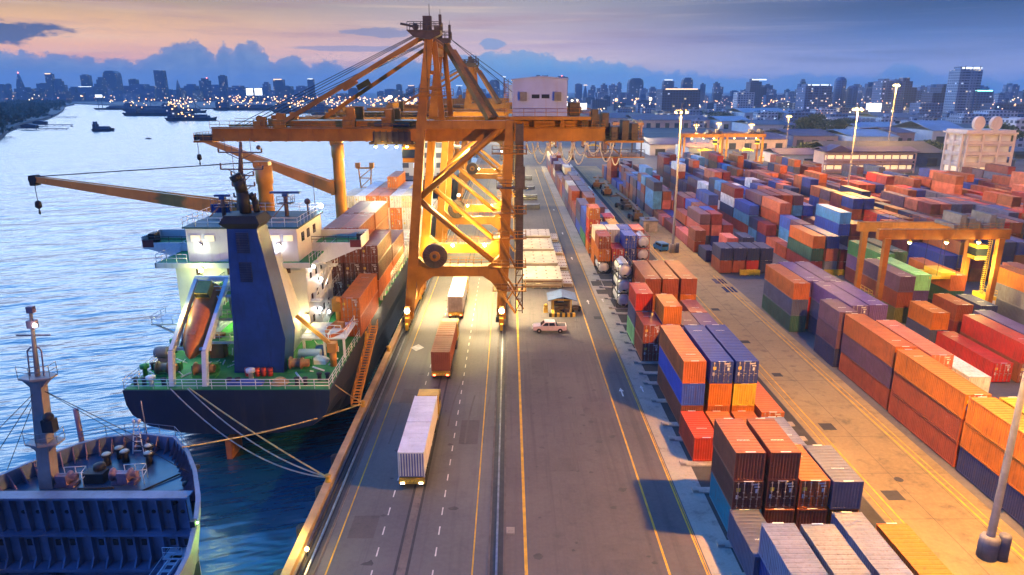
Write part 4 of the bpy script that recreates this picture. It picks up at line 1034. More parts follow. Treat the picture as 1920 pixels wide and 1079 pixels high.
def sec(y, zb, bilge, hw=10.95, dz=5.5):
    # deck edge, side, bilge, bottom, mirrored
    L = [(-hw, dz), (-hw*.985, dz-(dz-zb)*.32), (-hw*.94, dz-(dz-zb)*.55), (-hw*bilge, dz-(dz-zb)*.8), (-hw*bilge*.6, dz-(dz-zb)*.96), (0, zb)]
    P = L + [(-a, b) for a, b in reversed(L[:-1])]
    return [s(SX + a, y, b) for a, b in P]
rings = [sec(67.6, .35, .80), sec(71, -.6, .84), sec(75, -2.0, .88), sec(80, -3.6, .93), sec(86, -4.2, .97), sec(120, -4.6, .99), sec(185, -4.6, .99), sec(198, -4.4, .9, 9.2), sec(208, -4, .8, 5.5), sec(214, -3.5, .6, 1.2)]
mb = MB(); mb.quads(rings); mb.build('hull', M_HULL, ship)
mb = MB(); mb.prism([s(SX+a, b, 0)[:2] for a, b in [(-10.8,67.75),(10.8,67.75),(10.8,185),(9.1,198),(5.4,208),(-5.4,208),(-9.1,198),(-10.8,185)]], 5.45, 5.56); mb.build('deck', M_DECKG, ship)
mb = MB(); mb.box(s(-31.2,68.6,-4), s(-30.6,71.6,-.9)); mb.build('rudder', paint('rudder_red', (.40,.13,.05), .6), ship)
mb = MB(); mb.rail([s(-19.1,96,5.55), s(-19.1,67.8,5.55), s(-40.8,67.8,5.55), s(-40.8,84,5.55)], 1.1, 1.5, .04, mids=(.35,.68)); mb.build('deck_rail', M_SHIPW, ship)
mb = MB(); mb.rail([s(-19.05,108,6.6), s(-19.05,185,6.6)], 1.2, 1.6, .05, mids=(.35,.7)); 
for k in range(34): mb.box(s(-19.5,100+2.5*k,5.55), s(-19.1,100.35+2.5*k,8.3)); mb.box(s(-20.3,100+2.5*k,8.1), s(-19.1,100.5+2.5*k,8.35))
mb.build('lashing_gallery', M_SHIPW, ship)
mb = MB(); mb.box(s(-39.5,97,5.56), s(-20.2,146.5,6.7)); mb.box(s(-38.5,124,6.7), s(-21,146,7.3)); mb.box(s(-39.5,146.6,5.56), s(-20.2,184,6.0))
for k in range(6): mb.box(s(-38.2+3*k,125,7.3), s(-35.6+3*k,145,7.55))
mb.build('hatch_coaming', paint('hatch_grey', (.46,.43,.38), .6, .25, (.2,.14,.08), .4, .4), ship)
# superstructure
mb = MB(); mb.box(s(-40.9,82.5,5.56), s(-25.0,94.5,15.6)); acc = mb.build('accommodation', M_SHIPW, ship)
mb = MB(); mb.box(s(-42.8,81.6,15.6), s(-24.2,94.9,15.85)); mb.build('bridge_deck', M_DECKG, acc)
mb = MB(); mb.box(s(-42.85,81.5,15.25), s(-24.15,81.65,15.9)); mb.box(s(-42.85,81.5,15.25), s(-42.7,94.9,15.9)); mb.rail([s(-39,81.7,15.85), s(-42.7,81.7,15.85), s(-42.7,94.6,15.85)], 1.1, 1.2, .035); mb.rail([s(-24.3,82,15.85), s(-24.3,90,15.85)], 1.1, 1.2, .035); mb.build('deck_edge', M_SHIPW, acc)
wh = MB(); wh.box(s(-39.1,82.5,15.85), s(-25.7,93.6,19.95)); wh = wh.build('wheelhouse', M_SHIPW, ship)
mb = MB(); mb.box(s(-39.4,82.3,19.95), s(-25.4,94,20.15)); mb.build('roof_deck', paint('roof_dark_teal', (.03,.09,.10), .6), wh)
mb = MB(); mb.rail([s(-25.5,82.4,20.15), s(-39.3,82.4,20.15), s(-39.3,93.8,20.15), s(-25.5,93.8,20.15), s(-25.5,82.4,20.15)], 1.1, 1.4, .035); mb.build('guard_rail', M_SHIPW, wh)
for x in (-38.6, -36.9, -29.0, -27.4):
    mb = MB(); mb.box(s(x,82.42,18.35), s(x+1.25,82.5,19.2), 0); w_ = mb.build('window', M_SHIPW, wh)
    mb = MB(); mb.box(s(x+.08,82.39,18.43), s(x+1.17,82.43,19.12)); mb.build('pane', M_LITWIN, w_)
for y in (84.2, 86.6, 89.4):
    mb = MB(); mb.box(s(-25.71,y,18.0), s(-25.64,y+1.1,19.1)); mb.build('window', M_GLASS, wh)
for x, z in ((-38.4,14.2),(-34.6,14.2),(-28.0,13.5),(-27.7,10.1),(-27.6,14.4)):
    mb = MB(); mb.box(s(x,82.42,z), s(x+.75,82.5,z+.95)); mb.build('window', paint('brown_window', (.10,.06,.05), .2, .2, streak=False, spec=.6), acc)
for z in (7.6, 10.4, 13.2):
    for y in (84, 86.5, 89, 91.5):
        mb = MB(); mb.box(s(-24.99,y,z), s(-24.92,y+.6,z+.85)); mb.build('porthole', M_GLASS, acc)
mb = MB(); mb.box(s(-28.4,82.36,6.2), s(-27.7,82.5,7.6)); mb.build('door', paint('door_lit_white', (.78,.76,.65), .5), acc)
mb = MB()
for z, y in ((6.0, 96),(8.5,93),(11,90),(13.3,87)):
    pass
for k in range(4):
    z0 = 5.6 + 2.5*k; y0, y1 = (84, 91) if k % 2 == 0 else (91, 84)
    for dx in (0, .7): mb.bar(s(-24.6+dx,y0,z0), s(-24.6+dx,y1,z0+2.5), .1, .2)
    mb.box(s(-24.95,83 if k % 2 else 91,z0+2.45), s(-23.5,84 if k % 2 else 92.5,z0+2.55)); mb.rail([s(-23.55,83,z0+2.55), s(-23.55,92.5,z0+2.55)], 1.0, 1.5, .035)
mb.build('side_stairs', M_SHIPW, acc)
# bridge wings
for sg, x0, x1 in ((-1,-47.6,-39.1),(1,-25.7,-19.3)):
    mb = MB(); a, b = min(x0,x1), max(x0,x1)
    mb.box(s(a,88.4,16.4), s(b,93.2,16.62)); w_ = mb.build('bridge_wing', M_DECKG, ship)
    mb = MB(); xo = a if sg < 0 else b
    mb.box(s(a,93.2,16.3), s(b,93.35,17.75)); mb.box(s(xo-.08,88.3,16.3), s(xo+.08,93.3,17.75)); mb.box(s(a,88.3,16.1), s(b,88.45,16.95))
    inner = b if sg < 0 else a
    mb.extr([s(xo,88.35,16.3), s(inner,88.35,16.3), s(inner,88.35,13.6)], (0,4.8,0)); mb.build('wing_bulwark', M_SHIPW, w_)
    mb = MB(); mb.rail([s(a,88.4,16.95), s(b,88.4,16.95)], .8, 1.5, .035); mb.box(s(xo-.5*sg-.3,89.5,16.6), s(xo-.5*sg+.5,91,17.9)); mb.build('wing_console', M_IRON, w_)
    mb = MB(); mb.box(s(min(xo,xo-sg*1.4),88.25,16.35), s(max(xo,xo-sg*1.4),88.32,17.3)); mb.build('side_light_screen', paint('maroon_screen', (.16,.03,.03), .5), w_)
# funnel
mb = MB()
lo = [s(-30.8,72.2,5.56), s(-25.3,72.2,5.56), s(-25.3,75.8,5.56), s(-30.8,75.8,5.56)]
m1 = [s(-30.45,72.2,9.6), s(-24.75,72.2,9.6), s(-24.75,75.8,9.6), s(-30.45,75.8,9.6)]
hi = [s(-29.85,72.2,21.9), s(-26.7,72.2,21.9), s(-26.7,75.4,21.9), s(-29.85,75.4,21.9)]
mb.quads([lo, m1, hi]); fun = mb.build('funnel', M_FUNNEL, ship)
mb = MB(); top = [s(-30.5,71.8,22.5), s(-26.2,71.8,22.5), s(-26.2,75.9,22.5), s(-30.5,75.9,22.5)]; t2 = [s(-30.0,72.2,23.3), s(-26.7,72.2,23.3), s(-26.7,75.5,23.3), s(-30.0,75.5,23.3)]
mb.quads([hi, top, t2]); mb.build('funnel_cap', M_SOOT, fun)
mb = MB()
for z in (19.3, 16.1): mb.box(s(-28.95,72.12,z), s(-27.65,72.25,z+2.2))
for k in range(8): mb.box(s(-28.95,72.07,19.35+.27*k), s(-27.65,72.13,19.45+.27*k)); mb.box(s(-28.95,72.07,16.15+.27*k), s(-27.65,72.13,16.25+.27*k))
mb.build('louvres', paint('louvre_dark_blue', (.015,.03,.09), .5), fun)
mb = MB(); mb.path([s(-28.4,74.2,23.2), s(-28.5,74.1,25.6), s(-28.8,74.0,26.8), s(-29.1,73.9,27.4)], .62, 12); mb.path([s(-27.4,74.8,23.2), s(-27.5,74.7,24.6), s(-27.9,74.5,25.3)], .35, 10); mb.build('exhaust_pipe', M_SOOT, fun)
mb = MB(); mb.quads([[s(-30.2,75.81,5.56), s(-26.0,75.81,5.56), s(-26.2,82.5,5.56), s(-30.2,82.5,5.56)], [s(-30.0,75.81,9.6), s(-25.7,75.81,9.6), s(-26.0,82.5,9.6), s(-30.0,82.5,9.6)], [s(-29.8,75.7,17.2), s(-27.3,75.7,17.2), s(-27.9,82.5,17.2), s(-29.8,82.5,17.2)]]); mb.build('engine_casing', M_SHIPW, ship)
mb = MB(); mb.box(s(-34.8,75.6,7.9), s(-31.0,82.5,8.05)); mb.box(s(-34.8,75.6,10.7), s(-31.0,82.5,10.85)); mb.box(s(-34.8,75.6,13.5), s(-31.0,82.5,13.65)); mb.build('casing_platforms', M_DECKG, ship); cp = ship.children[-1]
mb = MB()
for z in (8.05,10.85,13.65):
    mb.rail([s(-31.0,75.6,z), s(-34.8,75.6,z), s(-34.8,82,z)], 1.0, 1.0, .04); mb.box(s(-34.85,75.5,z-.3), s(-31,75.6,z+.02))
mb.box(s(-31.3,77.0,5.56), s(-30.9,82.5,13.6)); mb.build('platform_rails', M_SHIPW, cp)
# free-fall lifeboat and its launching frame
fr = None
for x in (-36.0, -32.45):
    mb = MB(); mb.bar(s(x,77.2,15.0), s(x,69.3,9.2), .42, .7); mb.bar(s(x,69.3,9.3), s(x-.05,68.6,5.56), .5, .6); mb.bar(s(x,77.2,14.9), s(x,78.6,5.56), .4, .5)
    for k in range(6): 
        y = 76.2 - 1.25*k; z = 15.0 - (77.2-y)*.734
        mb.bar(s(x,y,z-.3), s(x,y-.6,z-1.8), .16)
    mb.build('launch_rail', M_SHIPW, ship)
mb = MB(); mb.box(s(-36.2,76.9,14.9), s(-32.2,77.5,15.4)); mb.bar(s(-36,77.2,15.2), s(-32.4,74.8,13.2), .2); mb.bar(s(-35.9,70.2,9.2), s(-32.5,70.2,9.2), .3); mb.build('launch_frame', M_SHIPW, ship)
mb = MB(); mb.box(s(-35.4,77.4,12.2), s(-33.0,77.6,12.9)); mb.build('hazard_board', paint('hazard_yellow', (.70,.50,.03), .5), ship)
# boat built along its own axis then laid on the slope
def boat_rings(L, w, h, cuts, covered=True):
    out = []
    for f, kw, kz in cuts:
        hw = w*kw; r = []
        for k in range(14):
            a = 2*math.pi*k/14; px = hw*math.cos(a); pz = math.sin(a)*(h*.55 if math.sin(a) > 0 else h*.6)*kz
            r.append((px, f*L, pz))
        out.append(r)
    return out
boat = thing('lifeboat', 'orange enclosed free-fall lifeboat hanging nose down in its white launching frame', 'lifeboat', (-34.22, 73.2, 11.3))
boat.rotation_euler = (R(180) + R(36), 0, 0); boat.rotation_euler = (R(36.3), 0, 0)
cuts = [(-.52,.02,.05),(-.47,.35,.45),(-.38,.66,.78),(-.22,.93,.95),(0,1,1),(.25,1,1),(.44,.92,.98),(.5,.7,.8)]
mb = MB(); mb.quads(boat_rings(9.4, 1.48, 2.4, cuts), sm=True); mb.build('hull', M_LIFEO, boat)
mb = MB(); mb.box((-.75,2.3,.8),(.75,4.1,2.1)); mb.build('coxswain_cabin', paint('lifeboat_yellow', (.66,.38,.05), .4), boat)
mb = MB(); mb.box((-.78,2.26,1.35),(.78,2.34,1.95)); mb.build('window', M_GLASS, boat)
mb = MB(); mb.box((-1.42,-3.2,-.15),(-1.28,4.2,.12)); mb.box((1.28,-3.2,-.15),(1.42,4.2,.12)); mb.build('fender_strip', paint('lifeboat_purple', (.18,.05,.07), .5), boat)
mb = MB(); mb.box((-.45,-2.6,.95),(.45,-1.7,1.2)); mb.build('hatch', M_LIFEO, boat)
# open rescue boat and its davit
rb = thing('rescue_boat', 'open orange rescue boat under a davit on the quay side of the ship deck', 'boat', (-20.9, 79.6, 7.9)); rb.rotation_euler = (0, 0, R(-6))
mb = MB(); rings = []
for y, w_, d_ in ((-3.0,.1,.35),(-2.5,.55,.75),(-1.5,.98,1.0),(0,1.1,1.05),(1.6,1.05,1.0),(2.6,.9,.9)):
    rings.append([(-w_,y,.55),(-w_*.92,y,0),(-w_*.5,y,-d_*.6),(w_*.5,y,-d_*.6),(w_*.92,y,0),(w_,y,.55),(w_*.8,y,.5),(w_*.6,y,-d_*.3),(-w_*.6,y,-d_*.3),(-w_*.8,y,.5)])
mb.quads(rings); mb.build('hull', M_LIFEO, rb)
mb = MB(); mb.box((-.5,.6,-.2),(.5,1.5,.75)); mb.build('console', paint('console_orange', (.62,.25,.06), .5), rb)
mb = MB(); mb.path([(-.9,-1.2,.5),(-.9,-1.2,1.1),(.9,-1.2,1.1),(.9,-1.2,.5)], .06, 6); mb.build('rope_frame', M_SHIPW, rb)
mb = MB(); mb.tube(s(-22.4,86.8,5.56), s(-22.4,86.8,9.6), .45, 10); mb.bar(s(-22.4,86.8,9.5), s(-21.3,82.5,11.0), .5, .6); mb.box(s(-23.1,86.2,8.2), s(-21.7,87.6,9.9)); mb.build('boat_davit', M_CRANEY, ship)
mb = MB(); mb.tube(s(-20.2,74.3,5.56), s(-20.2,74.3,7.6), .4, 10); mb.box(s(-20.7,73.8,7.3), s(-19.7,74.8,8.4)); mb.bar(s(-20.2,74.3,8.0), s(-24.0,74.3,11.6), .34, .42, w2=.26); mb.build('provision_crane', M_CRANEY, ship)
mb = MB(); mb.box(s(-24.6,76.6,7.9), s(-19.2,82.4,8.05)); mb.rail([s(-24.4,76.7,8.05), s(-19.3,76.7,8.05), s(-19.3,82,8.05)], 1.0, 1.3, .04)
for x in (-24.2,-21.8,-19.5): mb.box(s(x-.12,76.7,5.56), s(x+.12,77,7.9))
mb.build('boat_deck', M_SHIPW, ship)
mb = MB(); mb.box(s(-45.0,82.6,7.6), s(-40.9,86.5,7.8)); mb.rail([s(-41,82.7,7.8), s(-44.9,82.7,7.8), s(-44.9,86.4,7.8)], 1.0, 1.2, .04); mb.bar(s(-44.6,83,7.6), s(-41,83,5.7), .2); mb.bar(s(-44.6,86,7.6), s(-41,86,5.7), .2); mb.build('side_platform', M_SHIPW, ship)
# deck gear on the stern
rg = random.Random(12)
for x, y, rz in ((-23.6,72.9,0),(-37.9,71.6,.3),(-33.6,71.3,0),(-37.0,77.6,0)):
    mb = MB(); mb.lathe([(.75,-1.1),(.75,-1.0),(.5,-.95),(.5,.1),(.75,.15),(.75,.25),(.45,.3),(.45,1.0),(.3,1.05)], s(x,y,6.45), 14, axis='x'); mb.box(s(x-1.3,y-.6,5.56), s(x+1.2,y+.6,5.85), 1); mb.box(s(x+.35,y+.45,5.8), s(x+1.2,y+1.1,6.8), 1); mb.box(s(x-1.35,y-.35,5.7), s(x-1.15,y+.35,6.9), 1)
    mb.build('mooring_winch', [M_DRUMBR, M_DECKG], ship)
for x, y in ((-39.7,69.0),(-36.6,68.8),(-29.6,68.9),(-22.4,69.0),(-20.3,70.2),(-39.9,73.2)):
    mb = MB()
    for k in (-.45,.45): mb.lathe([(.26,0),(.22,.1),(.22,.65),(.32,.7),(.3,.8),(.02,.85)], s(x+k,y,5.56), 10)
    mb.build('mooring_bitts', M_IRON, ship)
for x, y, h in ((-40.3,78.5,1.7),(-39.6,81.2,1.9),(-40.2,71.2,1.4),(-38.3,68.7,1.1),(-28.2,70.2,1.3),(-21.9,80.0,1.6),(-34.9,80.5,1.8)):
    mb = MB(); mb.lathe([(.25,0),(.25,h*.7),(.5,h*.72),(.5,h),(.1,h+.1)], s(x,y,5.56), 10); mb.build('deck_vent', M_SHIPW if rg.random() < .4 else M_DECKG, ship)
mb = MB(); mb.lathe([(.65,-.8),(.7,-.5),(.7,.5),(.65,.8)], s(-40.3,75.6,6.7), 14, axis='x'); mb.box(s(-40.8,75.2,5.56), s(-39.8,76.0,6.1)); mb.build('hose_drum', M_GREYM, ship)
mb = MB(); mb.box(s(-35.3,76.6,5.56), s(-33.7,77.9,8.4)); mb.box(s(-35.28,76.56,7.3), s(-33.72,76.6,7.5), 1); mb.build('brown_locker', [paint('locker_brown', (.34,.11,.03), .5), M_YELLOW], ship)
mb = MB()
for k in range(26):
    x, y = rg.uniform(-39.5,-31.5) if k < 14 else rg.uniform(-25,-20.2), rg.uniform(69.2,81)
    if -30.9 < x < -25: continue
    a = rg.uniform(0,3.14); L = rg.uniform(.5,2.2)
    mb.tube(s(x,y,5.68), s(x+L*math.cos(a),y+L*math.sin(a),5.68+rg.uniform(0,.5)), rg.uniform(.05,.12), 5)
mb.build('deck_pipes', M_SHIPW, ship)
mb = MB(); mb.lathe([(.5,-1.3),(.55,-1.2),(.55,1.2),(.5,1.3)], s(-23.4,76.2,6.3), 12, axis='x'); mb.box(s(-24.8,75.9,5.56), s(-22,76.5,5.9)); mb.build('pressure_tank', M_SHIPW, ship)
mb = MB(); mb.box(s(-19.08,86.0,4.2), s(-18.9,86.7,5.4)); mb.box(s(-18.95,85.4,4.6), s(-18.6,87.2,4.9)); mb.bar(s(-19,86.3,4.3), s(-18.8,85.4,3.4), .25); mb.build('fairlead', M_YELLOW, ship)
# loose things standing on the stern deck
M_DRUMR = paint('drum_red', (.50,.05,.03), .5, .2)
d0 = None
for i, (x, lab) in enumerate(((-29.0,'leftmost red oil drum standing at the foot of the blue funnel'),(-27.9,'second red oil drum at the foot of the blue funnel'),(-27.2,'third red oil drum at the foot of the blue funnel'),(-26.5,'rightmost red oil drum at the foot of the blue funnel'))):
    if d0 is None:
        mb = MB(); mb.lathe([(.28,0),(.3,.02),(.3,.3),(.32,.32),(.3,.34),(.3,.6),(.32,.62),(.3,.64),(.3,.9),(.05,.9)], n=12); d0 = o = mb.build('oil_drum', M_DRUMR)
    else: o = d0.copy(); COL.objects.link(o)
    o.location = (x, 71.4, 5.56); tag(o, lab, 'drum', 'red drums below the funnel')
mb = MB(); mb.quads([[(-.8,-.6,0),(.8,-.7,0),(.9,.6,0),(-.7,.7,0)],[(-.75,-.5,.5),(.8,-.6,.35),(.85,.5,.45),(-.6,.6,.6)],[(-.3,-.2,.85),(.3,-.3,.7),(.35,.2,.75),(-.2,.3,.9)]]); tag(mb.build('canvas_bundle', M_SHIPW, loc=(-22.0,75.2,5.56)), 'crumpled white canvas bundle lying on the green stern deck', 'bundle')
mb = MB(); mb.lathe([(.5,0),(.55,.1),(.55,1.1),(.4,1.3),(.05,1.35)], n=12); mb.box((-.3,-.6,1.0),(.3,-.5,1.2)); tag(mb.build('plastic_tank', paint('tank_blue', (.03,.14,.45), .4), loc=(-22.5,77.3,5.56)), 'blue plastic tank behind the white canvas bundle on the stern deck', 'tank')
mb = MB(); mb.box((-1.9,-.5,0),(1.9,.5,.25)); mb.box((-1.8,-.45,.25),(1.2,.4,.5)); tag(mb.build('tarpaulin_stack', paint('tarp_blue', (.04,.12,.46), .5), loc=(-28.4,69.0,5.56)), 'flat blue tarpaulin covered pile at the stern rail', 'tarpaulin')
mb = MB(); 
for k in range(5): mb.lathe([(.9-.12*k,.12*k),(1.0-.12*k,.06+.12*k),(.9-.12*k,.12+.12*k)], n=14)
tag(mb.build('rope_coil', paint('rope_tan', (.52,.33,.14), .8, .2, streak=False), loc=(-24.8,69.3,5.56)), 'coiled tan mooring rope at the stern rail', 'rope')
# main mast, radars
mb = MB(); mb.tube(s(-34.3,88.5,20.1), s(-34.0,88.5,25.8), .8, 10, r2=.55); mb.tube(s(-34.0,88.5,25.8), s(-33.6,88.5,29.8), .34, 8, r2=.2)
mast_ = mb.build('radar_mast', M_MASTB, ship)
mb = MB()
for z, hw in ((28.5,2.7),(26.4,2.65),(25.6,1.4),(24.3,1.4),(22.9,1.35),(21.6,1.3)):
    mb.bar(s(-33.75-hw,88.4,z), s(-33.75+hw,88.4,z), .16)
    for k in (-1, 1): mb.tube(s(-33.75+k*hw,88.4,z), s(-33.75+k*hw,88.4,z+.5), .12, 6); mb.bar(s(-33.75+k*hw*.7,88.4,z), s(-33.8,88.4,z-.9), .08)
for x in (-35.6,-32.4): mb.tube(s(x,88.4,28.5), s(x,88.4,30.2), .035, 4)
mb.ball(s(-31.4,88.4,29.1), .3); mb.tube(s(-36.4,88.4,26.4), s(-36.4,88.4,27.2), .1, 6)
mb.build('mast_yards', M_MASTB, mast_)
for x, hw, z in ((-37.3,1.0,22.8),(-29.1,1.95,23.2)):
    mb = MB(); mb.tube(s(x,90,20.1), s(x,90,z-.4), .28, 8); mb.box(s(x-.9,89.2,z-1.4), s(x+.9,90.8,z-1.3)); mb.rail([s(x-.9,89.2,z-1.3), s(x+.9,89.2,z-1.3), s(x+.9,90.8,z-1.3)], .9, .6, .04); mb.bar(s(x-1.6,89,20.1), s(x,90,22), .12); r_ = mb.build('radar_post', M_MASTB, ship)
    mb = MB(); mb.box(s(x-.35,89.65,z-.5), s(x+.35,90.35,z-.12)); mb.box(s(x-hw,89.8,z-.1), s(x+hw,90.2,z+.18)); mb.build('radar_scanner', paint('radar_blue', (.05,.12,.30), .4), r_)
mb = MB(); mb.tube(s(-26.6,91,20.1), s(-26.6,91,21.6), .12, 6); mb.ball(s(-26.6,91,21.9), .42); mb.tube(s(-38.9,90,20.1), s(-38.9,90,22.4), .05, 5); mb.tube(s(-25.9,92,20.1), s(-25.9,92,25), .04, 5); mb.tube(s(-36.2,92,20.1), s(-36.2,92,29), .04, 5); mb.build('aerials', M_MASTB, wh)
mb = MB(); mb.box(s(-39,90,20.6), s(-36.5,90.15,21.7)); mb.build('name_board', M_FUNNEL, wh)
# cargo cranes
def ship_crane(x, y, z0, z1, tip, zp, label_part):
    mb = MB(); mb.lathe([(1.15,z0),(1.1,z0+2),(1.1,z0+2.1),(1.0,z1-2.5),(1.15,z1-2.4),(1.15,z1)], s(x,y,0), 18); c = mb.build(label_part, M_CRANEY, ship)
    mb = MB(); mb.box(s(x-1.5,y-1.0,zp-1.2), s(x-.8,y+1.0,zp+1.6)); mb.lathe([(.45,-.9),(.45,.9)], s(x-.7,y,z1+.1), 10, axis='y'); mb.box(s(x-1.2,y-.7,z1), s(x+.9,y+.7,z1+.6)); mb.build('crane_head', M_CRANEY, c)
    mb = MB(); t_ = Vector(s(*tip)); p_ = Vector(s(x-1.2,y,zp))
    for dy in (-.75, .75): mb.bar(p_ + Vector((0,dy,0)), t_ + Vector((0,dy*.5,0)), .5, 2.1, w2=.35, h2=.8)
    n = 9
    for k in range(n): 
        q_ = p_ + (t_-p_)*(k+.5)/n; mb.box((q_.x-.2,q_.y-.7,q_.z-.12),(q_.x+.2,q_.y+.7,q_.z+.12))
    mb.build('crane_jib', M_CRANEY, c)
    mb = MB(); mb.lathe([(.55,-.7),(.55,.7)], t_, 12, axis='y'); mb.box((t_.x-.5,t_.y-.6,t_.z-.9),(t_.x+.3,t_.y+.6,t_.z+.5)); mb.tube(t_ - Vector((.2,0,0)), t_ - Vector((.2,0,3.2)), .05, 5); mb.lathe([(.1,0),(.45,.3),(.4,1.0),(.15,1.2)], (t_.x-.2,t_.y,t_.z-4.2), 8); mb.lathe([(.05,0),(.18,.2),(.05,.9)], (t_.x-.2,t_.y,t_.z-5.0), 6); mb.build('hook_block', M_SOOT, c)
    mb = MB()
    for k in range(3): mb.tube(Vector(s(x-.6,y-.4+.4*k,z1+.5)), t_ + Vector((.2,-.3+.3*k,.3)), .045, 4)
    mb.build('crane_ropes', M_IRON, c)
    return c
ship_crane(-33.9, 96.6, 6.7, 26.0, (-65.6,96.6,24.2), 19.6, 'cargo_crane')
ship_crane(-31.3, 128.5, 7.3, 26.6, (-56.4,128.5,27.8), 18.6, 'cargo_crane')
# lamps fixed on the ship
def slamp(x, y, z, mat, p, col, aim_y=-.5, r=.2, ball=.2):
    mb = MB(); mb.box(s(x-.18,y-.1,z-.1), s(x+.18,y+.15,z+.25)); mb.ball(s(x,y-.2,z), ball, 1); mb.build('deck_lamp', [M_IRON, mat], ship)
    lamp('deck_light', 'POINT', (x, y + aim_y, z - .15), p, col, None, r)
YG = (.85,1.0,.28); OR_ = (1.0,.42,.10); WH = (.85,.92,1.0)
slamp(-37.2, 81.3, 15.1, M_LAMPG, 420, YG, -.7, ball=.28); slamp(-27.9, 81.4, 15.1, M_LAMPO, 1700, OR_, -.8, ball=.3)
slamp(-37.4, 82.3, 17.9, M_LAMPB, 34, WH, -.6); slamp(-27.9, 82.3, 17.9, M_LAMPB, 30, (1,.9,.95), -.6)
slamp(-25.2, 82.2, 9.0, M_LAMPYEL, 260, (1,.85,.35), -.8)
for y, z in ((84.5,14.6),(87.5,12.2),(91,14.3),(86,8.6),(90,6.9)):
    mb = MB(); mb.box(s(-24.95,y-.15,z), s(-24.7,y+.15,z+.3)); mb.ball(s(-24.6,y,z+.1), .2, 1); mb.build('deck_lamp', [M_IRON, M_LAMPB], ship); lamp('deck_light', 'POINT', (-24.0,y,z), 40, (1.0,.93,.85), None, .2)
slamp(-25.6, 93.9, 20.9, M_LAMPB, 160, WH, -.6, ball=.3)
slamp(-33.5, 82.2, 9.8, M_LAMPG, 420, YG, -1.2); slamp(-39.2, 82.2, 9.4, M_LAMPG, 260, YG, -1.2)
lamp('deck_light', 'POINT', (-36.5, 72.5, 12.5), 520, YG, None, .3); lamp('deck_light', 'POINT', (-30.2, 77.2, 12.8), 260, YG, None, .3); lamp('deck_light', 'POINT', (-21.5, 75.5, 11.0), 260, (.95,1.0,.5), None, .3); lamp('deck_light', 'POINT', (-22.8, 73.2, 9.5), 90, YG, None, .2)
# containers on the ship
GS = 'containers on the ship deck'
def SC_(kind, x, y, z, cols, where, flips):
    for i, c in enumerate(cols):
        put(kind, x, y, z + i*TH, c, clab(kind, c, i, i == len(cols)-1, where), GS, flips[i], True)
SC_(40, -21.3, 83.4, 5.75, ['rust-orange','orange'], 'beside the ship superstructure on the quay side', [0,0])
SC_(40, -21.45, 97.6, 6.72, ['rust-orange','dark brown','brown'], 'ship stack behind the bridge wing, quay side', [0,0,0])
SC_(40, -24.0, 97.6, 6.72, ['dark brown','dark brown','brown','rust-red'], 'second ship stack from the quay, behind the bridge', [0,0,0,0])
SC_(40, -26.55, 97.6, 6.72, ['dark brown','dark brown','brown','brown'], 'third ship stack from the quay, behind the bridge', [0,0,0,0])
SC_(40, -21.45, 110.4, 6.72, ['rust-orange','dark brown'], 'ship stack forward of the bridge stacks, quay side', [0,1])
SC_(40, -24.0, 110.4, 6.72, ['brown','brown','brown','rust-red'], 'second forward ship stack from the quay', [0,0,0,0])
SC_(40, -26.55, 110.4, 6.72, ['brown','brown','brown','brown'], 'third forward ship stack from the quay', [0,0,0,0])
bc = [['white','orange','cream'],['orange','white','white'],['cream','orange','orange'],['white','cream','orange'],['orange','orange','white'],['white','white','cream']]
for i in range(6):
    SC_(40, -36.3 + 2.56*i, 150.5, 6.1, bc[i], 'brightly lit bow stacks of the ship, %s from the left' % ORD[i], [0,0,0])
for i, c in ((3,['orange','cream','white','orange']),(4,['cream','orange','white']),(1,['orange','cream','white']),(2,['white','white','orange'])):
    SC_(40, -36.3 + 2.56*i, 163.4, 6.1, c, 'rear bow stacks of the ship, %s from the left' % ORD[i], [0]*len(c))
clight(-28, 142, 21, 8500, (1.0,.85,.5)); clight(-24, 128, 22, 3200, (1.0,.82,.5)); clight(-17.9, 120, 9, 600, (1,.8,.4))
# gangway from the ship down to the quay
gw = thing('gangway', 'sloping gangway ladder with rails hung along the ship side down to the quay', 'gangway', (-18.2, 81, 0))
mb = MB()
for x in (-.45,.45): mb.bar((x,7.5,5.4),(x,-6.2,.3),.09,.28)
for k in range(30): z = 5.4-5.1*k/29; y = 7.5-13.7*k/29; mb.box((-.45,y-.14,z-.02),(.45,y+.14,z+.05))
mb.build('ladder', M_CRANEY, gw)
mb = MB()
for x in (-.45,.45):
    for k in range(11): z = 5.4-5.1*k/10; y = 7.5-13.7*k/10; mb.tube((x,y,z),(x,y,z+1.0),.035,4)
    mb.tube((x,7.5,6.4),(x,-6.2,1.3),.035,4); mb.tube((x,7.5,5.9),(x,-6.2,.8),.03,4)
mb.build('hand_rails', M_CRANEY, gw)
# mooring ropes
def rope(pts0, pts1, sag, r, mat, label, name='mooring_rope', n=18):
    a, b = Vector(pts0), Vector(pts1); mb = MB(); P = []
    for k in range(n+1):
        f = k/n; p = a + (b-a)*f; p.z -= sag*4*f*(1-f); P.append(p - a)
    mb.path(P, r, 6); tag(mb.build(name, mat, loc=a), label, 'rope', 'mooring ropes')
M_ROPEG = paint('rope_grey', (.34,.34,.36), .8, .2, streak=False); M_ROPET = paint('rope_ochre', (.60,.40,.18), .8, .2, streak=False)
rope((-35.8,67.6,5.7), (-17.1,57.9,.95), 2.2, .07, M_ROPEG, 'grey mooring rope hanging in the lowest curve from the ship stern')
rope((-34.0,67.6,5.7), (-17.15,58.0,.95), 1.5, .07, M_ROPEG, 'grey mooring rope in the middle of the three from the ship stern')
rope((-33.8,67.6,5.75), (-17.05,57.8,1.0), .35, .08, M_ROPET, 'tan mooring rope drawn tightest from the ship stern to the bollard')
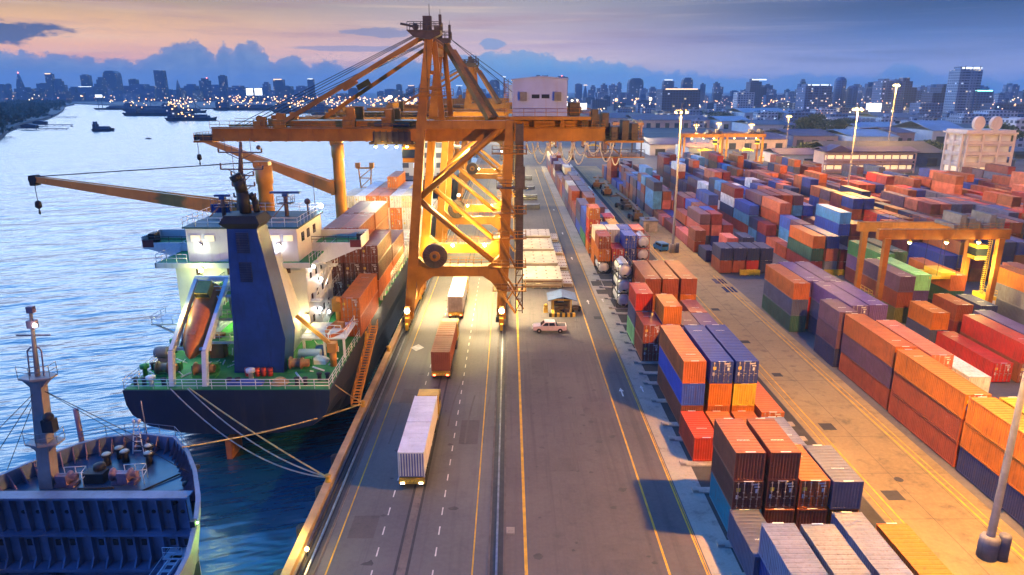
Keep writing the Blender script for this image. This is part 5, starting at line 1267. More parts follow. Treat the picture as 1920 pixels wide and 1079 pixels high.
rope((-28.3,53.9,6.35), (-17.1,73.9,.95), .5, .07, M_ROPET, 'tan mooring rope from the blue ship bow across to the quay')
rope((-19.3,69.5,5.6), (-17.1,74.0,1.0), .1, .06, M_ROPET, 'short tan mooring rope from the quarter of the ship to the bollard')
# ------------------------------------------------------------------ blue bulk carrier, bow toward the camera's left
M_BOWB = paint('bulker_blue', (.155,.195,.29), .5, .3, (.11,.07,.08), .45, .4)
M_BOWD = paint('bulker_wet_deck', (.045,.085,.13), .25, .35, (.03,.04,.05), .5, .5, streak=False, spec=.5)
M_BOWRIB = paint('bulker_rusty_rib', (.26,.17,.22), .55, .3, (.2,.08,.06), .5, .8)
M_MASTT = paint('bulker_mast_tan', (.34,.29,.26), .55, .2, (.15,.1,.08), .4, .6)
BX = -32.9
bulk = thing('bulk_carrier', 'blue bow of a cargo ship with ribbed bulwark, lying in the lower left', 'ship', (BX, 46, 0))
def k_(x, y, z): return (x - BX, y - 46, z)
RIM = [(-44.8,36),(-43.6,43),(-42.3,47),(-41.1,49.8),(-40.15,51.6),(-39.05,53.4),(-37.8,55.0),(-36.1,56.25),(-33.0,56.85),(-29.9,56.2),(-27.55,53.6),(-25.55,50.5),(-23.6,46.7),(-22.3,43.2),(-21.3,39.7),(-20.9,36)]
def inset(P, d):
    c = Vector((BX, 40)); out = []
    for p in P:
        v = Vector(p) - c; out.append(tuple(c + v*(1 - d/ v.length)))
    return out
mb = MB(); R0 = [k_(x,y,6.25) for x,y in RIM]; R1 = [k_(x,y,3.5) for x,y in inset(RIM,.35)]; R2 = [k_(x,y,-1) for x,y in inset(RIM,1.6)]; R3 = [k_(x,y,-4.5) for x,y in inset(RIM,3.2)]
mb.quads([R3,R2,R1,R0], closed=False, sm=True); mb.quads([R0,[k_(x,y,6.25) for x,y in inset(RIM,.35)]], closed=False)
mb.quads([[k_(x,y,6.25) for x,y in inset(RIM,.35)],[k_(x,y,5.0) for x,y in inset(RIM,.45)]], closed=False)
hb = mb.build('hull', M_BOWB, bulk)
D = [p for p in inset(RIM,.4) if p[1] >= 47.5]
DP = [(-42.0,47.6)] + D + [(-24.2,47.6)]
mb = MB(); mb.face([k_(x,y,5.0) for x,y in DP]); mb.build('forecastle_deck', M_BOWD, bulk)
mb = MB(); mb.face([k_(x,y,-2.6) for x,y in [(-44,34),(-21.5,34),(-24.5,47.5),(-42,47.5)]]); mb.build('main_deck', M_BOWD, bulk)
# bulwark ribs
IN = inset(RIM,.42)
for a, b in zip(IN[:-1], IN[1:]):
    L = math.hypot(b[0]-a[0], b[1]-a[1]); n = max(1, int(L/.85))
    for i in range(n):
        x, y = a[0]+(b[0]-a[0])*(i+.5)/n, a[1]+(b[1]-a[1])*(i+.5)/n
        if y < 47.8: continue
        v = (Vector((BX,46)) - Vector((x,y))).normalized()*.85
        mb = MB(); mb.extr([k_(x,y,6.2), k_(x,y,5.0), k_(x+v.x,y+v.y,5.0)], (.06,.06,0)); mb.build('bulwark_rib', M_BOWRIB, bulk)
# rail over the stem
mb = MB(); mb.rail([k_(x,y,6.25) for x,y in RIM[6:11]], .9, 1.2, .03); mb.build('bow_rail', M_BOWB, bulk)
# front bulkhead of the well deck, facing the camera
mb = MB(); yb = 47.5
mb.box(k_(-42.2,yb,-2.6), k_(-24.9,yb+.12,5.75)); mb.box(k_(-42.4,yb-.75,5.75), k_(-24.7,yb+.3,5.95)); mb.box(k_(-42.3,yb-.8,2.55), k_(-24.6,yb,2.75)); mb.box(k_(-42.3,yb-1.1,-.45), k_(-26,yb,-.2))
bh = mb.build('bulkhead', M_BOWB, bulk)
for i in range(16):
    x = -42.0 + 1.13*i
    mb = MB()
    mb.extr([k_(x,yb,5.74), k_(x,yb-.65,5.74), k_(x,yb-.45,2.76), k_(x,yb,2.76)], (.12,0,0)); mb.extr([k_(x,yb,2.54), k_(x,yb-.5,2.54), k_(x,yb-.5,.5), k_(x,yb-1.0,-.19), k_(x,yb,-.19)], (.14,0,0))
    mb.build('stiffener', M_BOWB, bh)
rg = random.Random(2)
for i in range(15):
    x = -41.4 + 1.13*i
    if rg.random() < .75: mb = MB(); mb.lathe([(.02,-.04),(.17,-.03),(.17,.0)], k_(x,yb-.02,4.3), 8, axis='y'); mb.build('bulkhead_opening', M_IRON, bh)
    if rg.random() < .6: mb = MB(); mb.box(k_(x-.18,yb-.1,1.3), k_(x+.18,yb-.01,1.8)); mb.build('bulkhead_opening', M_IRON, bh)
mb = MB(); mb.bar(k_(-24.85,yb-.4,5.8), k_(-23.0,yb-3.6,3.3), .22, .5); mb.build('side_brace', M_MASTT, bulk)
# lower gear in the well
mb = MB(); mb.box(k_(-44,42.0,-2.6), k_(-27.8,44.2,-1.5)); mb.box(k_(-43.8,41.9,-1.5), k_(-28,44.0,-1.3)); mb.build('hatch_coaming', M_BOWB, bulk)
mb = MB(); mb.box(k_(-37.3,46.0,-2.6), k_(-35.9,47.2,-1.4)); mb.lathe([(.6,-1.4),(.65,-.9),(.1,-.7)], k_(-36.6,46.6,0), 10); mb.build('ventilator', M_BOWB, bulk)
mb = MB()
for dx in (0,.8): mb.bar(k_(-28.9+dx,42.4,-2.4), k_(-26.4+dx,46.2,1.0), .12, .2); mb.tube(k_(-28.9+dx,42.4,-1.5), k_(-26.4+dx,46.2,1.9), .035, 4)
for q in range(11): f = q/10; mb.box(k_(-28.9+2.5*f,42.3+3.8*f,-2.35+3.4*f), k_(-28.0+2.5*f,42.6+3.8*f,-2.3+3.4*f))
mb.box(k_(-26.9,46.0,1.0), k_(-25.2,47.4,1.1)); mb.rail([k_(-26.8,46.0,1.1), k_(-25.3,46.0,1.1)], 1.0, 1.0, .035); mb.build('well_stairs', M_SHIPW, bulk)
# foremast
def km(x, y, z): return k_(x + (z-5)*.085, y, z)
mb = MB(); mx, my = -37.5, 50.1
mb.quads([[km(mx-.55,my-.5,5), km(mx+.55,my-.5,5), km(mx+.55,my+.5,5), km(mx-.55,my+.5,5)], [km(mx-.42,my-.4,14.4), km(mx+.42,my-.4,14.4), km(mx+.42,my+.4,14.4), km(mx-.42,my+.4,14.4)]])
mb.tube(km(mx,my,14.4), km(mx,my,19.8), .2, 8, r2=.12); fm = mb.build('foremast', M_MASTT, bulk)
for z, w_ in ((14.5,1.15),(8.9,1.2)):
    mb = MB(); mb.prism([km(mx+w_*a,my+w_*b,z)[:2] for a,b in ((-1,-.5),(0,-.8),(1.1,-.4),(1.1,.4),(0,.8),(-1,.5))], z, z+.15)
    mb.quads([[km(mx-.3,my-.3,z-.9), km(mx+.3,my-.3,z-.9), km(mx+.3,my+.3,z-.9), km(mx-.3,my+.3,z-.9)], [km(mx-w_*.9,my-w_*.4,z), km(mx+w_*.9,my-w_*.4,z), km(mx+w_*.9,my+w_*.4,z), km(mx-w_*.9,my+w_*.4,z)]])
    mb.rail([km(mx-w_,my-w_*.5,z+.15), km(mx,my-w_*.8,z+.15), km(mx+w_*1.1,my-w_*.4,z+.15), km(mx+w_*1.1,my+w_*.4,z+.15)], 1.0, .7, .03); mb.build('mast_platform', M_MASTT, fm)
mb = MB(); mb.bar(km(mx-1.3,my,18.0), km(mx+1.3,my,18.0), .1); mb.path([km(mx-.6,my,14.6), km(mx-.6,my,16.7), km(mx-.3,my,17.0), km(mx+.3,my,17.0), km(mx+.5,my,16.7), km(mx+.5,my,14.6)], .06, 5)
for q in range(5): mb.bar(km(mx-.6,my,14.9+.45*q), km(mx,my,14.9+.45*q), .06)
mb.build('yard_and_ladder', M_BOWRIB, fm)
mb = MB(); mb.box(km(mx-.25,my-.25,18.6), km(mx+.3,my+.25,19.2)); mb.build('lamp_bracket', M_BOWRIB, fm)
mb = MB(); mb.box(km(mx-.2,my-.2,19.8), km(mx+.25,my+.2,20.3)); mb.build('mast_cap', M_BOWRIB, fm)
mb = MB(); mb.box(km(mx+.5,my-.9,10.2), km(mx+1.3,my-.2,11.2)); mb.ball(km(mx+.9,my-.6,11.4), .4); mb.build('horn', M_IRON, fm)
mb = MB(); mb.ball(km(mx+.45,my-.35,18.9), .16); mb.build('mast_lamp', M_LAMPWHITE, fm)
mb = MB()
for x, y, z in ((-30.2,54.0,6.2),(-26.0,50.0,6.2),(-42,48,5.9),(-41,50.5,6.2),(-43.5,41,5.5)): mb.tube(km(mx,my,13.6), k_(x,y,z), .03, 4)
mb.build('stays', M_IRON, fm)
mb = MB(); mb.tube(k_(-38.3,56.1,5.0), k_(-38.4,56.2,8.9), .22, 8); mb.build('kingpost', M_BOWRIB, bulk)
mb = MB(); mb.tube(k_(-32.7,56.6,6.2), k_(-32.8,56.7,9.4), .05, 5); mb.build('jackstaff', M_MASTT, bulk)
# deck fittings
for x, y in ((-34.6,53.4),(-34.1,54.5),(-31.1,53.6),(-31.7,54.9),(-33.3,53.9)):
    mb = MB(); mb.lathe([(.3,5.0),(.25,5.7),(.25,5.75),(.4,5.8),(.4,6.0)], k_(x,y,0), 12, 0); mb.lathe([(.39,6.0),(.3,6.08),(.02,6.1)], k_(x,y,0), 12, 1); mb.build('mooring_bitt', [M_IRON, paint('bitt_pale_top', (.42,.45,.36), .6)], bulk)
for x, y in ((-36.3,50.2),(-31.6,50.6)):
    mb = MB(); mb.lathe([(.55,-1),(.55,-.9),(.32,-.85),(.32,.4),(.55,.45),(.55,.55),(.3,.6),(.3,1.1)], k_(x,y,5.7), 12, axis='x'); mb.box(k_(x-.9,y-.5,5), k_(x+1,y+.5,5.25)); mb.box(k_(x-.3,y-.6,5.2), k_(x+.5,y-.35,6.1)); w_ = mb.build('windlass', M_BOWRIB, bulk)
    mb = MB(); mb.rail([k_(x-.2,y+.5,5), k_(x+1.5,y+.7,5), k_(x+1.7,y-.3,5)], 1.3, .8, .035); mb.build('guard_rail', M_SHIPW, w_)
mb = MB(); mb.box(k_(-34.9,50.3,5), k_(-33.2,51.3,5.9)); mb.lathe([(.5,5.9),(.45,6.3),(.1,6.4)], k_(-33.9,51.2,0), 10); mb.build('hatch', M_IRON, bulk)
mb = MB()
for x0, y0, x1, y1 in ((-32.0,49.6,-34.8,49.4),(-29.5,49.2,-27.6,51.6),(-30.9,53.3,-31.0,52.3)): mb.tube(k_(x0,y0,5.08), k_(x1,y1,5.12), .08, 5)
for q in range(5): mb.lathe([(.02,5.0),(.3,5.1),(.25,5.35),(.02,5.4)], k_(-26.6+.12*q,52.6-1.3*q,0), 9)
mb.build('deck_clutter', M_IRON, bulk)
mb = MB()
for dx in (-.35,.35):
    mb.bar(k_(-32.9+dx*1.4,55.2,5), k_(-33.1+dx*.5,55.9,7.6), .08)
for q in range(6): mb.bar(k_(-33.3,55.2+.11*q,5.3+.4*q), k_(-32.6,55.2+.11*q,5.3+.4*q), .06)
mb.ball(k_(-33.4,56.2,7.7), .22); mb.ball(k_(-33.0,56.2,7.7), .22); mb.build('stem_ladder', M_SHIPW, bulk)
mb = MB(); mb.box(k_(-22.6,42.6,6.2), k_(-22.25,43.0,6.7)); mb.ball(k_(-22.15,42.8,6.5), .08, 1); mb.build('added_glint_lamp', [M_IRON, emit('added_glint_green', (.35,1.0,.25), 20)], bulk)  # lamp added on the rim to account for green glints on the water
lamp('added_glint_light', 'POINT', (-20.6, 45.0, 4.0), 900, (.45,1.0,.16), None, .15)  # unseen green light added off the hull to make glints on the water
mb = MB(); mb.tube((0,0,0),(0,0,.5),.06,6); mb.ball((0,0,.62),.16,1); tag(mb.build('quay_lamp', [M_IRON, M_LAMPYEL], loc=(-16.2,47.6,.13)), 'small bright lamp on the pipes along the quay edge, picture bottom', 'lamp')
lamp('quay_light', 'POINT', (-16.5, 47.6, 1.3), 260, (1.0,.62,.15), None, .12)
lamp('quay_light', 'POINT', (-17.9, 49.5, 1.2), 500, (1.0,.62,.12), None, .12)
# ------------------------------------------------------------------ trucks and other things on the quay road
M_CHAS = paint('chassis_yellow', (.46,.28,.04), .55, .3, (.1,.07,.04), .5, 1)
M_CAB = paint('cab_yellow', (.66,.40,.04), .4, .2, (.2,.12,.05), .3, 1)
M_TAIL = emit('tail_lamp', (1.0,.12,.04), 14); M_TAILW = emit('reverse_lamp', (1.0,.75,.6), 30)
M_TRKW = paint('truck_box_white', (.70,.66,.66), .5, .15, (.35,.26,.2), .35, .5)
M_TRKR = paint('truck_red_brown', (.33,.10,.045), .5, .2, (.15,.08,.05), .4, .5)
M_TRKB = paint('truck_blue_rear', (.15,.15,.36), .5, .2, (.1,.1,.12), .3, .5)
def wheel(mb, x, y, r, w, m=0, hub=1):
    mb.lathe([(r*.55,-w/2),(r,-w/2+.03),(r,w/2-.03),(r*.55,w/2)], (x,y,r), 16, m, axis='x'); mb.lathe([(.02,-w/2-.01),(r*.5,-w/2+.04),(r*.5,w/2-.04),(.02,w/2+.01)], (x,y,r), 12, hub, axis='x')
def truck(label, x, y, boxes, lights=False):
    """semi-trailer driving away from the camera: y is its rear face"""
    t = thing('container_truck', label, 'truck', (x, y, 0), 0, 'trucks on the quay lane')
    mb = MB()
    for sx in (-.55,.4): mb.box((sx,.1,1.0),(sx+.15,12.2,1.32))
    for k in range(7): mb.box((-1.15,.2+k*1.95,1.2),(1.15,.4+k*1.95,1.36))
    mb.box((-1.2,-.12,.75),(1.2,.12,1.3)); mb.box((-1.1,-.16,.95),(1.1,-.12,1.15), 1)
    for k in range(6): mb.bar((-1.0+k*.38,-.17,.95),(-.84+k*.38,-.17,1.15),.1,.02, 2)
    mb.box((-.3,9.5,.2),(-.15,9.7,1.1)); mb.box((.15,9.5,.2),(.3,9.7,1.1)); mb.build('chassis', [M_CHAS, M_YMARK, M_IRON], t)
    for yy in (.9, 2.15, 3.4, 11.4, 15.6):
        for sx in (-.95,.95):
            mb = MB(); wheel(mb, sx, yy, .5, .42 if yy < 14 else .3); mb.build('wheel', [M_BLACK, M_GREYM], t)
    for sx in (-.85,.85):
        mb = MB(); mb.box((sx-.16,-.2,.8),(sx+.16,-.12,.94)); mb.build('tail_light', M_TAILW if lights else M_TAIL, t)
    mb = MB(); mb.box((-1.2,13.6,1.1),(1.2,16.2,3.0)); mb.extr([(-1.15,13.7,3.0),(-1.15,16.0,3.0),(-1.15,15.4,3.35),(-1.15,13.8,3.35)],(2.3,0,0)); mb.box((-1.2,12.6,.9),(1.2,16.2,1.12)); cab = mb.build('cab', M_CAB, t)
    mb = MB(); mb.box((-1.22,14.3,2.0),(1.22,15.7,2.85)); mb.box((-.8,13.55,2.1),(.8,13.63,2.8)); mb.build('window', M_GLASS, cab)
    for i, (y0, L, mat, rear) in enumerate(boxes):
        b = MB(); z0, z1 = 1.4, 4.0; hw = 1.22
        b.box((-hw+.05,y0+.05,z0),(hw-.05,y0+L-.05,z1-.03))
        n0 = int(L/.28)
        corrugate(b, hw, y0+.12, y0+L-.12, z0+.14, z1-.12, 'y', .045, .28, 1); corrugate(b, -hw, y0+.12, y0+L-.12, z0+.14, z1-.12, 'y', .045, .28, -1)
        for sx in (-1,1):
            for yy in (y0, y0+L-.12): b.box((sx*hw-(.1 if sx>0 else 0),yy,z0-.02),(sx*hw+(.1 if sx<0 else 0),yy+.12,z1))
            b.box((sx*hw-(.06 if sx>0 else 0),y0+.12,z1-.12),(sx*hw+(.06 if sx<0 else 0),y0+L-.12,z1-.01))
        for k in range(int(L/.8)): b.box((-hw+.1,y0+.4+.8*k,z1-.03),(hw-.1,y0+.75+.8*k,z1-.005))
        bx = b.build('cargo_box', mat, t)
        r = MB(); r.box((-hw+.1,y0-.02,z0+.05),(hw-.1,y0+.05,z1-.05))
        for k in range(9): r.box((-hw+.14+.25*k,y0-.07,z0+.15),(-hw+.25+.25*k,y0-.02,z1-.15), 1)
        r.box((-hw+.1,y0-.06,z1-.14),(hw-.1,y0,z1-.02),1); r.build('rear_wall', rear if isinstance(rear, list) else [rear, rear], bx)
    return t
truck('truck with two white boxes, blue-ribbed rear and yellow cab, nearest on the quay lane', -9.1, 57.2, [(0,6.06,M_TRKW,[M_TRKB,M_TRKW]),(6.2,6.06,M_TRKW,M_TRKW)], True)
truck('truck carrying two short red-brown containers, middle one on the quay lane', -8.8, 82.6, [(0,6.06,M_TRKR,M_TRKR),(6.2,6.06,M_TRKR,M_TRKR)])
truck('truck with one long white box trailer passing beneath the big crane', -8.75, 107.2, [(0,12.2,M_TRKW,[paint('truck_rear_tan', (.42,.33,.28), .5),paint('truck_rear_tan2', (.48,.38,.32), .5)])])
# pickup, side on, nose to the river
pk = thing('pickup_truck', 'pale pink-white crew cab pickup crossing the quay road beside the blue-roofed shelter', 'pickup', (6.2, 101.6, 0))
M_PICK = paint('pickup_champagne', (.62,.46,.42), .3, .1, (.3,.22,.2), .2, 1, spec=.5)
mb = MB()
pr_ = [(-2.55,.45),(-2.6,.85),(-2.45,1.02),(-1.35,1.12),(2.55,1.12),(2.6,.5),(2.2,.42)]
mb.extr([(a,-.88,b) for a,b in pr_],(0,1.76,0)); mb.build('body', M_PICK, pk)
mb = MB(); ring0 = [(-1.4,-.86,1.1),(1.0,-.86,1.1),(1.0,.86,1.1),(-1.4,.86,1.1)]; ring1 = [(-.75,-.72,1.72),(.75,-.72,1.72),(.75,.72,1.72),(-.75,.72,1.72)]
mb.quads([ring0, ring1]); mb.build('cabin', M_PICK, pk)
for sy in (-1,1):
    for x0,x1,x2,x3 in ((-1.12,-.2,-.2,-.66),(-.1,.82,.68,-.1)):
        mb = MB(); mb.extr([(x0,sy*.84,1.18),(x1,sy*.84,1.18),(x2,sy*.75,1.62),(x3,sy*.75,1.62)],(0,sy*.03,0)); mb.build('window', M_GLASS, pk)
mb = MB(); mb.extr([(-1.36,-.7,1.16),(-1.36,.7,1.16),(-.8,.62,1.66),(-.8,-.62,1.66)],(-.03,0,0)); mb.build('windscreen', M_GLASS, pk)
mb = MB(); mb.box((1.05,-.75,1.1),(2.45,.75,1.135)); mb.box((1.02,-.8,1.12),(1.1,.8,1.6)); mb.build('cargo_bed', M_IRON, pk)
for x in (-1.65, 1.6):
    for yy in (-.8,.8):
        mb = MB(); mb.lathe([(.2,-.13),(.38,-.12),(.38,.12),(.2,.13)], (x,yy,.38), 16, 0, axis='y'); mb.lathe([(.02,-.14),(.22,-.12),(.22,.12),(.02,.14)], (x,yy,.38), 12, 1, axis='y'); mb.build('wheel', [M_BLACK, paint('wheel_alloy', (.5,.44,.42), .35, metal=.5)], pk)
mb = MB(); mb.box((-2.62,-.8,.72),(-2.5,-.45,.92)); mb.box((-2.62,.45,.72),(-2.5,.8,.92)); mb.build('headlight', M_WPANEL, pk)
# shelter with a blue roof, striped blocks, motorbikes
M_DKBROWN = paint('dark_clutter', (.09,.065,.05), .6)
sh = thing('guard_shelter', 'yellow-posted open shelter with a blue pitched roof standing on the quay road', 'shelter', (8.7, 110.6, 0))
M_BLUER = paint('shelter_roof_blue', (.05,.09,.20), .5, .25, (.08,.08,.1), .4, 1); M_YPOST = paint('post_yellow', (.64,.40,.05), .5)
mb = MB()
for x in (-1.5,1.5):
    for y in (-1.1,1.9): mb.box((x-.09,y-.09,.1),(x+.09,y+.09,2.75))
mb.box((-1.6,-1.2,0),(1.6,2.0,.1)); mb.box((-1.5,-1.15,2.6),(1.5,-1.05,2.8)); mb.build('posts', M_YPOST, sh)
mb = MB(); mb.quads([[(-2.4,-1.7,2.65),(0,-1.7,3.3),(2.4,-1.7,2.65),(2.4,-1.7,2.73),(0,-1.7,3.4),(-2.4,-1.7,2.73)],[(-2.4,2.4,2.85),(0,2.4,3.5),(2.4,2.4,2.85),(2.4,2.4,2.93),(0,2.4,3.6),(-2.4,2.4,2.93)]]); 
for k in range(9): mb.bar((-2.3+.28*k,-1.68,2.76+.075*k),(-2.3+.28*k,2.38,2.96+.075*k),.05); mb.bar((2.3-.28*k,-1.68,2.76+.075*k),(2.3-.28*k,2.38,2.96+.075*k),.05)
mb.build('roof', M_BLUER, sh)
mb = MB(); mb.box((-1.1,.9,.1),(1.1,1.8,.95)); mb.box((-.9,-.2,.1),(-.3,.4,.6)); mb.box((.2,0,.1),(.9,.5,.55)); mb.box((-1.55,1.8,.1),(1.55,1.88,2.4)); mb.box((-1.2,-.9,.1),(-.7,-.3,1.3)); mb.box((.5,-.9,.1),(1.2,-.2,.9)); mb.build('bench', M_DKBROWN, sh)
mb = MB(); mb.box((-.5,1.75,1.5),(.5,1.85,2.2)); mb.build('notice_board', M_WPANEL, sh)
mb = MB()
for k in range(10): mb.box((-2.15+.43*k,-2.0,0),(-1.72+.43*k,-1.45,.62), k % 2)
tag(mb.build('striped_barrier', [M_IRON, M_YPOST], loc=(8.7,110.6,.006)), 'black and yellow striped concrete barrier along the front of the shelter', 'barrier')
for x, y, rz, lab in ((11.2,111.4,.3,'dark motorbike leaning outside the right of the shelter, front one'),(11.3,112.8,.2,'dark motorbike behind the front one, right of the shelter')):
    t = thing('motorbike', lab, 'motorbike', (x, y, 0), rz)
    mb = MB(); mb.bar((-.5,0,.55),(.45,0,.6),.22,.3); mb.box((-.6,-.14,.68),(.05,.14,.8)); mb.bar((.55,0,.3),(.35,0,1.0),.08); mb.box((-.15,-.16,.3),(.2,.16,.55)); mb.bar((.35,-.3,1.0),(.35,.3,1.0),.05); mb.build('frame', M_DARKM, t)
    for xx in (-.6,.62):
        mb = MB(); mb.lathe([(.2,-.05),(.3,-.05),(.3,.05),(.2,.05)], (xx,0,.3), 14, axis='y'); mb.build('wheel', M_BLACK, t)
mb = MB(); mb.box((-.35,-.3,0),(.35,.3,.9)); mb.box((-.3,-.25,.9),(.3,.25,1.1)); mb.lathe([(.3,1.1),(.35,1.3),(.1,1.5)], n=10); tag(mb.build('water_cooler', M_YPOST, loc=(6.1,111.2,0)), 'yellow drum stand left of the blue-roofed shelter', 'drum stand')
# hatch covers laid out on the quay
M_HATCH = paint('hatch_cover_cream', (.56,.50,.38), .6, .22, (.24,.17,.09), .5, .35, streak=False)
def cover(x, y, z, lx, ly, label, thick=.85):
    t = thing('hatch_cover', label, 'hatch cover', (x, y, z), random.uniform(-.012,.012), 'ship hatch covers laid on the quay')
    mb = MB(); mb.box((0,0,.12),(lx,ly,thick)); mb.box((-.06,-.06,thick-.16),(lx+.06,ly+.06,thick-.06))
    for k in range(5): mb.box((lx*(.05+.21*k),-.12,0),(lx*(.05+.21*k)+.3,.02,thick-.2))
    for i in range(4):
        for j in range(4): mb.box((lx*(.08+.26*i),ly*(.1+.26*j),thick-.01),(lx*(.08+.26*i)+.28,ly*(.1+.26*j)+.2,thick+.07), 1)
    mb.build('panel', [M_HATCH, M_DRUMBR], t)
    mb = MB(); mb.box((.2,-.16,.3),(lx-.2,-.12,.5)); mb.build('edge_beam', M_DRUMBR, t)
for i, (y, ly, n) in enumerate(((126.0,10.4,2),(138.6,11.2,2),(151.8,11.6,2),(166.5,8.5,2))):
    for k in range(n): cover(2.4+.12*k, y+.2*k, .02+.87*k, 7.5, ly, 'cream hatch cover, %s, in the %s pile from the camera' % (['lower one','upper one'][k], ORD[i]))
    cover(10.1, y+.9, .02, 1.9, ly-1.2, 'narrow cream hatch cover beside the %s pile, road side' % ORD[i], .7)
for i, (y, n) in enumerate(((216,3),(236,3),(262,2),(290,3))):
    for k in range(n):
        mb = MB(); mb.box((0,0,0),(7.5,2.4,.3)); mb.box((0,.1,.3),(.2,2.3,.55)); mb.box((7.3,.1,.3),(7.5,2.3,.55))
        for q in range(6): mb.box((.5+1.2*q,-.04,.04),(.9+1.2*q,0,.26))
        tag(mb.build('flat_rack', M_GREYM, loc=(2.0,y,.02+.58*k)), 'grey folded flat rack, %s of the %s far pile on the road' % (['bottom','middle','top'][k], ORD[i]), 'flat rack', 'folded flat racks on the quay road')
# yard vehicles in the far aisle
def tractor(label, x, y, rz, col):
    t = thing('reach_stacker', label, 'yard vehicle', (x, y, 0), rz, 'yard vehicles in the far aisle')
    mb = MB(); mb.box((-1.3,-3.2,.7),(1.3,2.8,1.6)); mb.box((-1.2,-3.4,1.6),(1.2,-1.6,2.5)); mb.build('chassis', col, t)
    mb = MB(); mb.box((-.7,-1.2,1.6),(.7,.6,3.2)); c = mb.build('cab', col, t)
    mb = MB(); mb.box((-.73,-1.0,2.3),(.73,.64,3.0)); mb.build('window', M_GLASS, c)
    mb = MB(); mb.bar((0,-2.8,2.9),(0,5.2,4.2),.8,.8,w2=.6,h2=.6); mb.box((-1.9,4.7,3.1),(1.9,5.6,3.6)); mb.build('boom', col, t)
    for yy in (-2.3,1.9):
        for xx in (-1.4,1.4):
            mb = MB(); wheel(mb, xx, yy, .75, .6); mb.build('wheel', [M_BLACK, M_GREYM], t)
M_DKORG = paint('vehicle_orange', (.45,.20,.05), .5); M_DKBRN = paint('vehicle_brown', (.14,.09,.06), .5)
tractor('dark reach stacker nearest to the grey yard hut', 36.4, 198, .1, M_DKBRN); tractor('dark reach stacker, second behind the grey yard hut', 36.0, 218, .3, M_DKBRN); tractor('orange reach stacker in the far aisle, third from the hut', 34.8, 248, 0, M_DKORG); tractor('orange reach stacker farthest along the aisle', 33.6, 266, -.2, M_DKORG)
ht = thing('yard_hut', 'grey flat-roofed hut in the far yard aisle', 'hut', (37.2, 180, 0))
mb = MB(); mb.box((-1.9,0,0),(1.9,5.5,2.8)); w_ = mb.build('wall', paint('hut_grey', (.34,.31,.31), .7), ht); mb = MB(); mb.box((-2.1,-.2,2.8),(2.1,5.7,3.0)); mb.box((-1.2,2,3.0),(0,3,3.5)); mb.build('roof', M_GREYM, ht)
mb = MB(); mb.box((-1.2,-.04,0),(-.4,.02,2.1)); mb.build('door', M_GREYM, ht)
vn = thing('van', 'small blue van parked at the foot of the middle lamp mast', 'van', (35.4, 158.5, 0), .25)
mb = MB(); mb.extr([(-.9,-2.2,.4),(-.9,2.1,.4),(-.9,2.2,1.0),(-.9,1.4,1.25),(-.9,.9,1.95),(-.9,-2.1,1.95)],(1.8,0,0)); b_ = mb.build('body', paint('van_blue', (.03,.20,.42), .35), vn)
mb = MB(); mb.box((-.92,-1.9,1.25),(.92,.8,1.75)); mb.box((-.7,-2.24,1.2),(.7,-2.18,1.75)); mb.build('window', M_GLASS, vn)
for x in (-.8,.8):
    for y in (-1.4,1.4):
        mb = MB(); wheel(mb, x, y, .33, .2); mb.build('wheel', [M_BLACK, M_GREYM], vn)
# ------------------------------------------------------------------ the river, its far bank and the port beyond
def ray_(px, py):
    P_ = math.atan(370/1300); Y_ = math.atan(5/1300); u = (px-960)/1300; v = -(py-539.5)/1300
    fx, fy, fz = u, math.cos(P_)+v*math.sin(P_), -math.sin(P_)+v*math.cos(P_)
    c, s_ = math.cos(Y_), math.sin(Y_); return fx*c+fy*s_, -fx*s_+fy*c, fz
def gnd(px, py, z=0):
    d = ray_(px, py); t = (z-36)/d[2]; return d[0]*t, d[1]*t
def atd(px, py, Y):
    d = ray_(px, py); t = Y/d[1]; return d[0]*t, 36+d[2]*t
def facade(name, wall, win, lit, fl=3.6, bay=4.2, frac=.95, emis=1.1):
    """building skin: window grid with a few lit panes, in object space"""
    m, t, b = newmat(name)
    co = t.new('ShaderNodeTexCoord').outputs['Object']; oi = t.new('ShaderNodeObjectInfo')
    sep = t.new('ShaderNodeSeparateXYZ'); t.l.new(co, sep.inputs[0])
    h = t.math('DIVIDE', t.math('ADD', sep.outputs[0], sep.outputs[1]), bay); v = t.math('DIVIDE', sep.outputs[2], fl)
    fh, fv = t.math('FRACT', h), t.math('FRACT', v)
    w = t.math('MULTIPLY', t.math('MULTIPLY', t.math('GREATER_THAN', fh, .22), t.math('LESS_THAN', fh, .82)), t.math('MULTIPLY', t.math('GREATER_THAN', fv, .3), t.math('LESS_THAN', fv, .8)))
    wn = t.new('ShaderNodeTexWhiteNoise', noise_dimensions='3D')
    t.l.new(t.xyz(t.math('FLOOR', h), t.math('FLOOR', v), t.math('MULTIPLY', oi.outputs['Random'], 50)), wn.inputs['Vector'])
    on = t.math('MULTIPLY', t.math('GREATER_THAN', wn.outputs['Value'], frac), w)
    band = t.noise(co, .03, 3, .5)
    c = t.mix(t.smooth(band, .3, .7), wall + (1,), tuple(x*.75 for x in wall) + (1,))
    c = t.mix(w, c, win + (1,)); t.l.new(c, b.inputs['Base Color'])
    b.inputs['Roughness'].default_value = .5; b.inputs['Specular IOR Level'].default_value = .3
    t.l.new(t.mix(on, (0,0,0,1), t.mix(t.math('GREATER_THAN', wn.outputs['Value'], frac+(1-frac)*.6), lit + (1,), (.75,.85,1,1))), b.inputs['Emission Color']); b.inputs['Emission Strength'].default_value = emis
    return m
F_DARK = facade('facade_dark', (.06,.10,.19), (.02,.03,.06), (1,.72,.35), frac=.965)
F_BLUE = facade('facade_blue', (.10,.18,.33), (.04,.06,.11), (1,.78,.45), frac=.955)
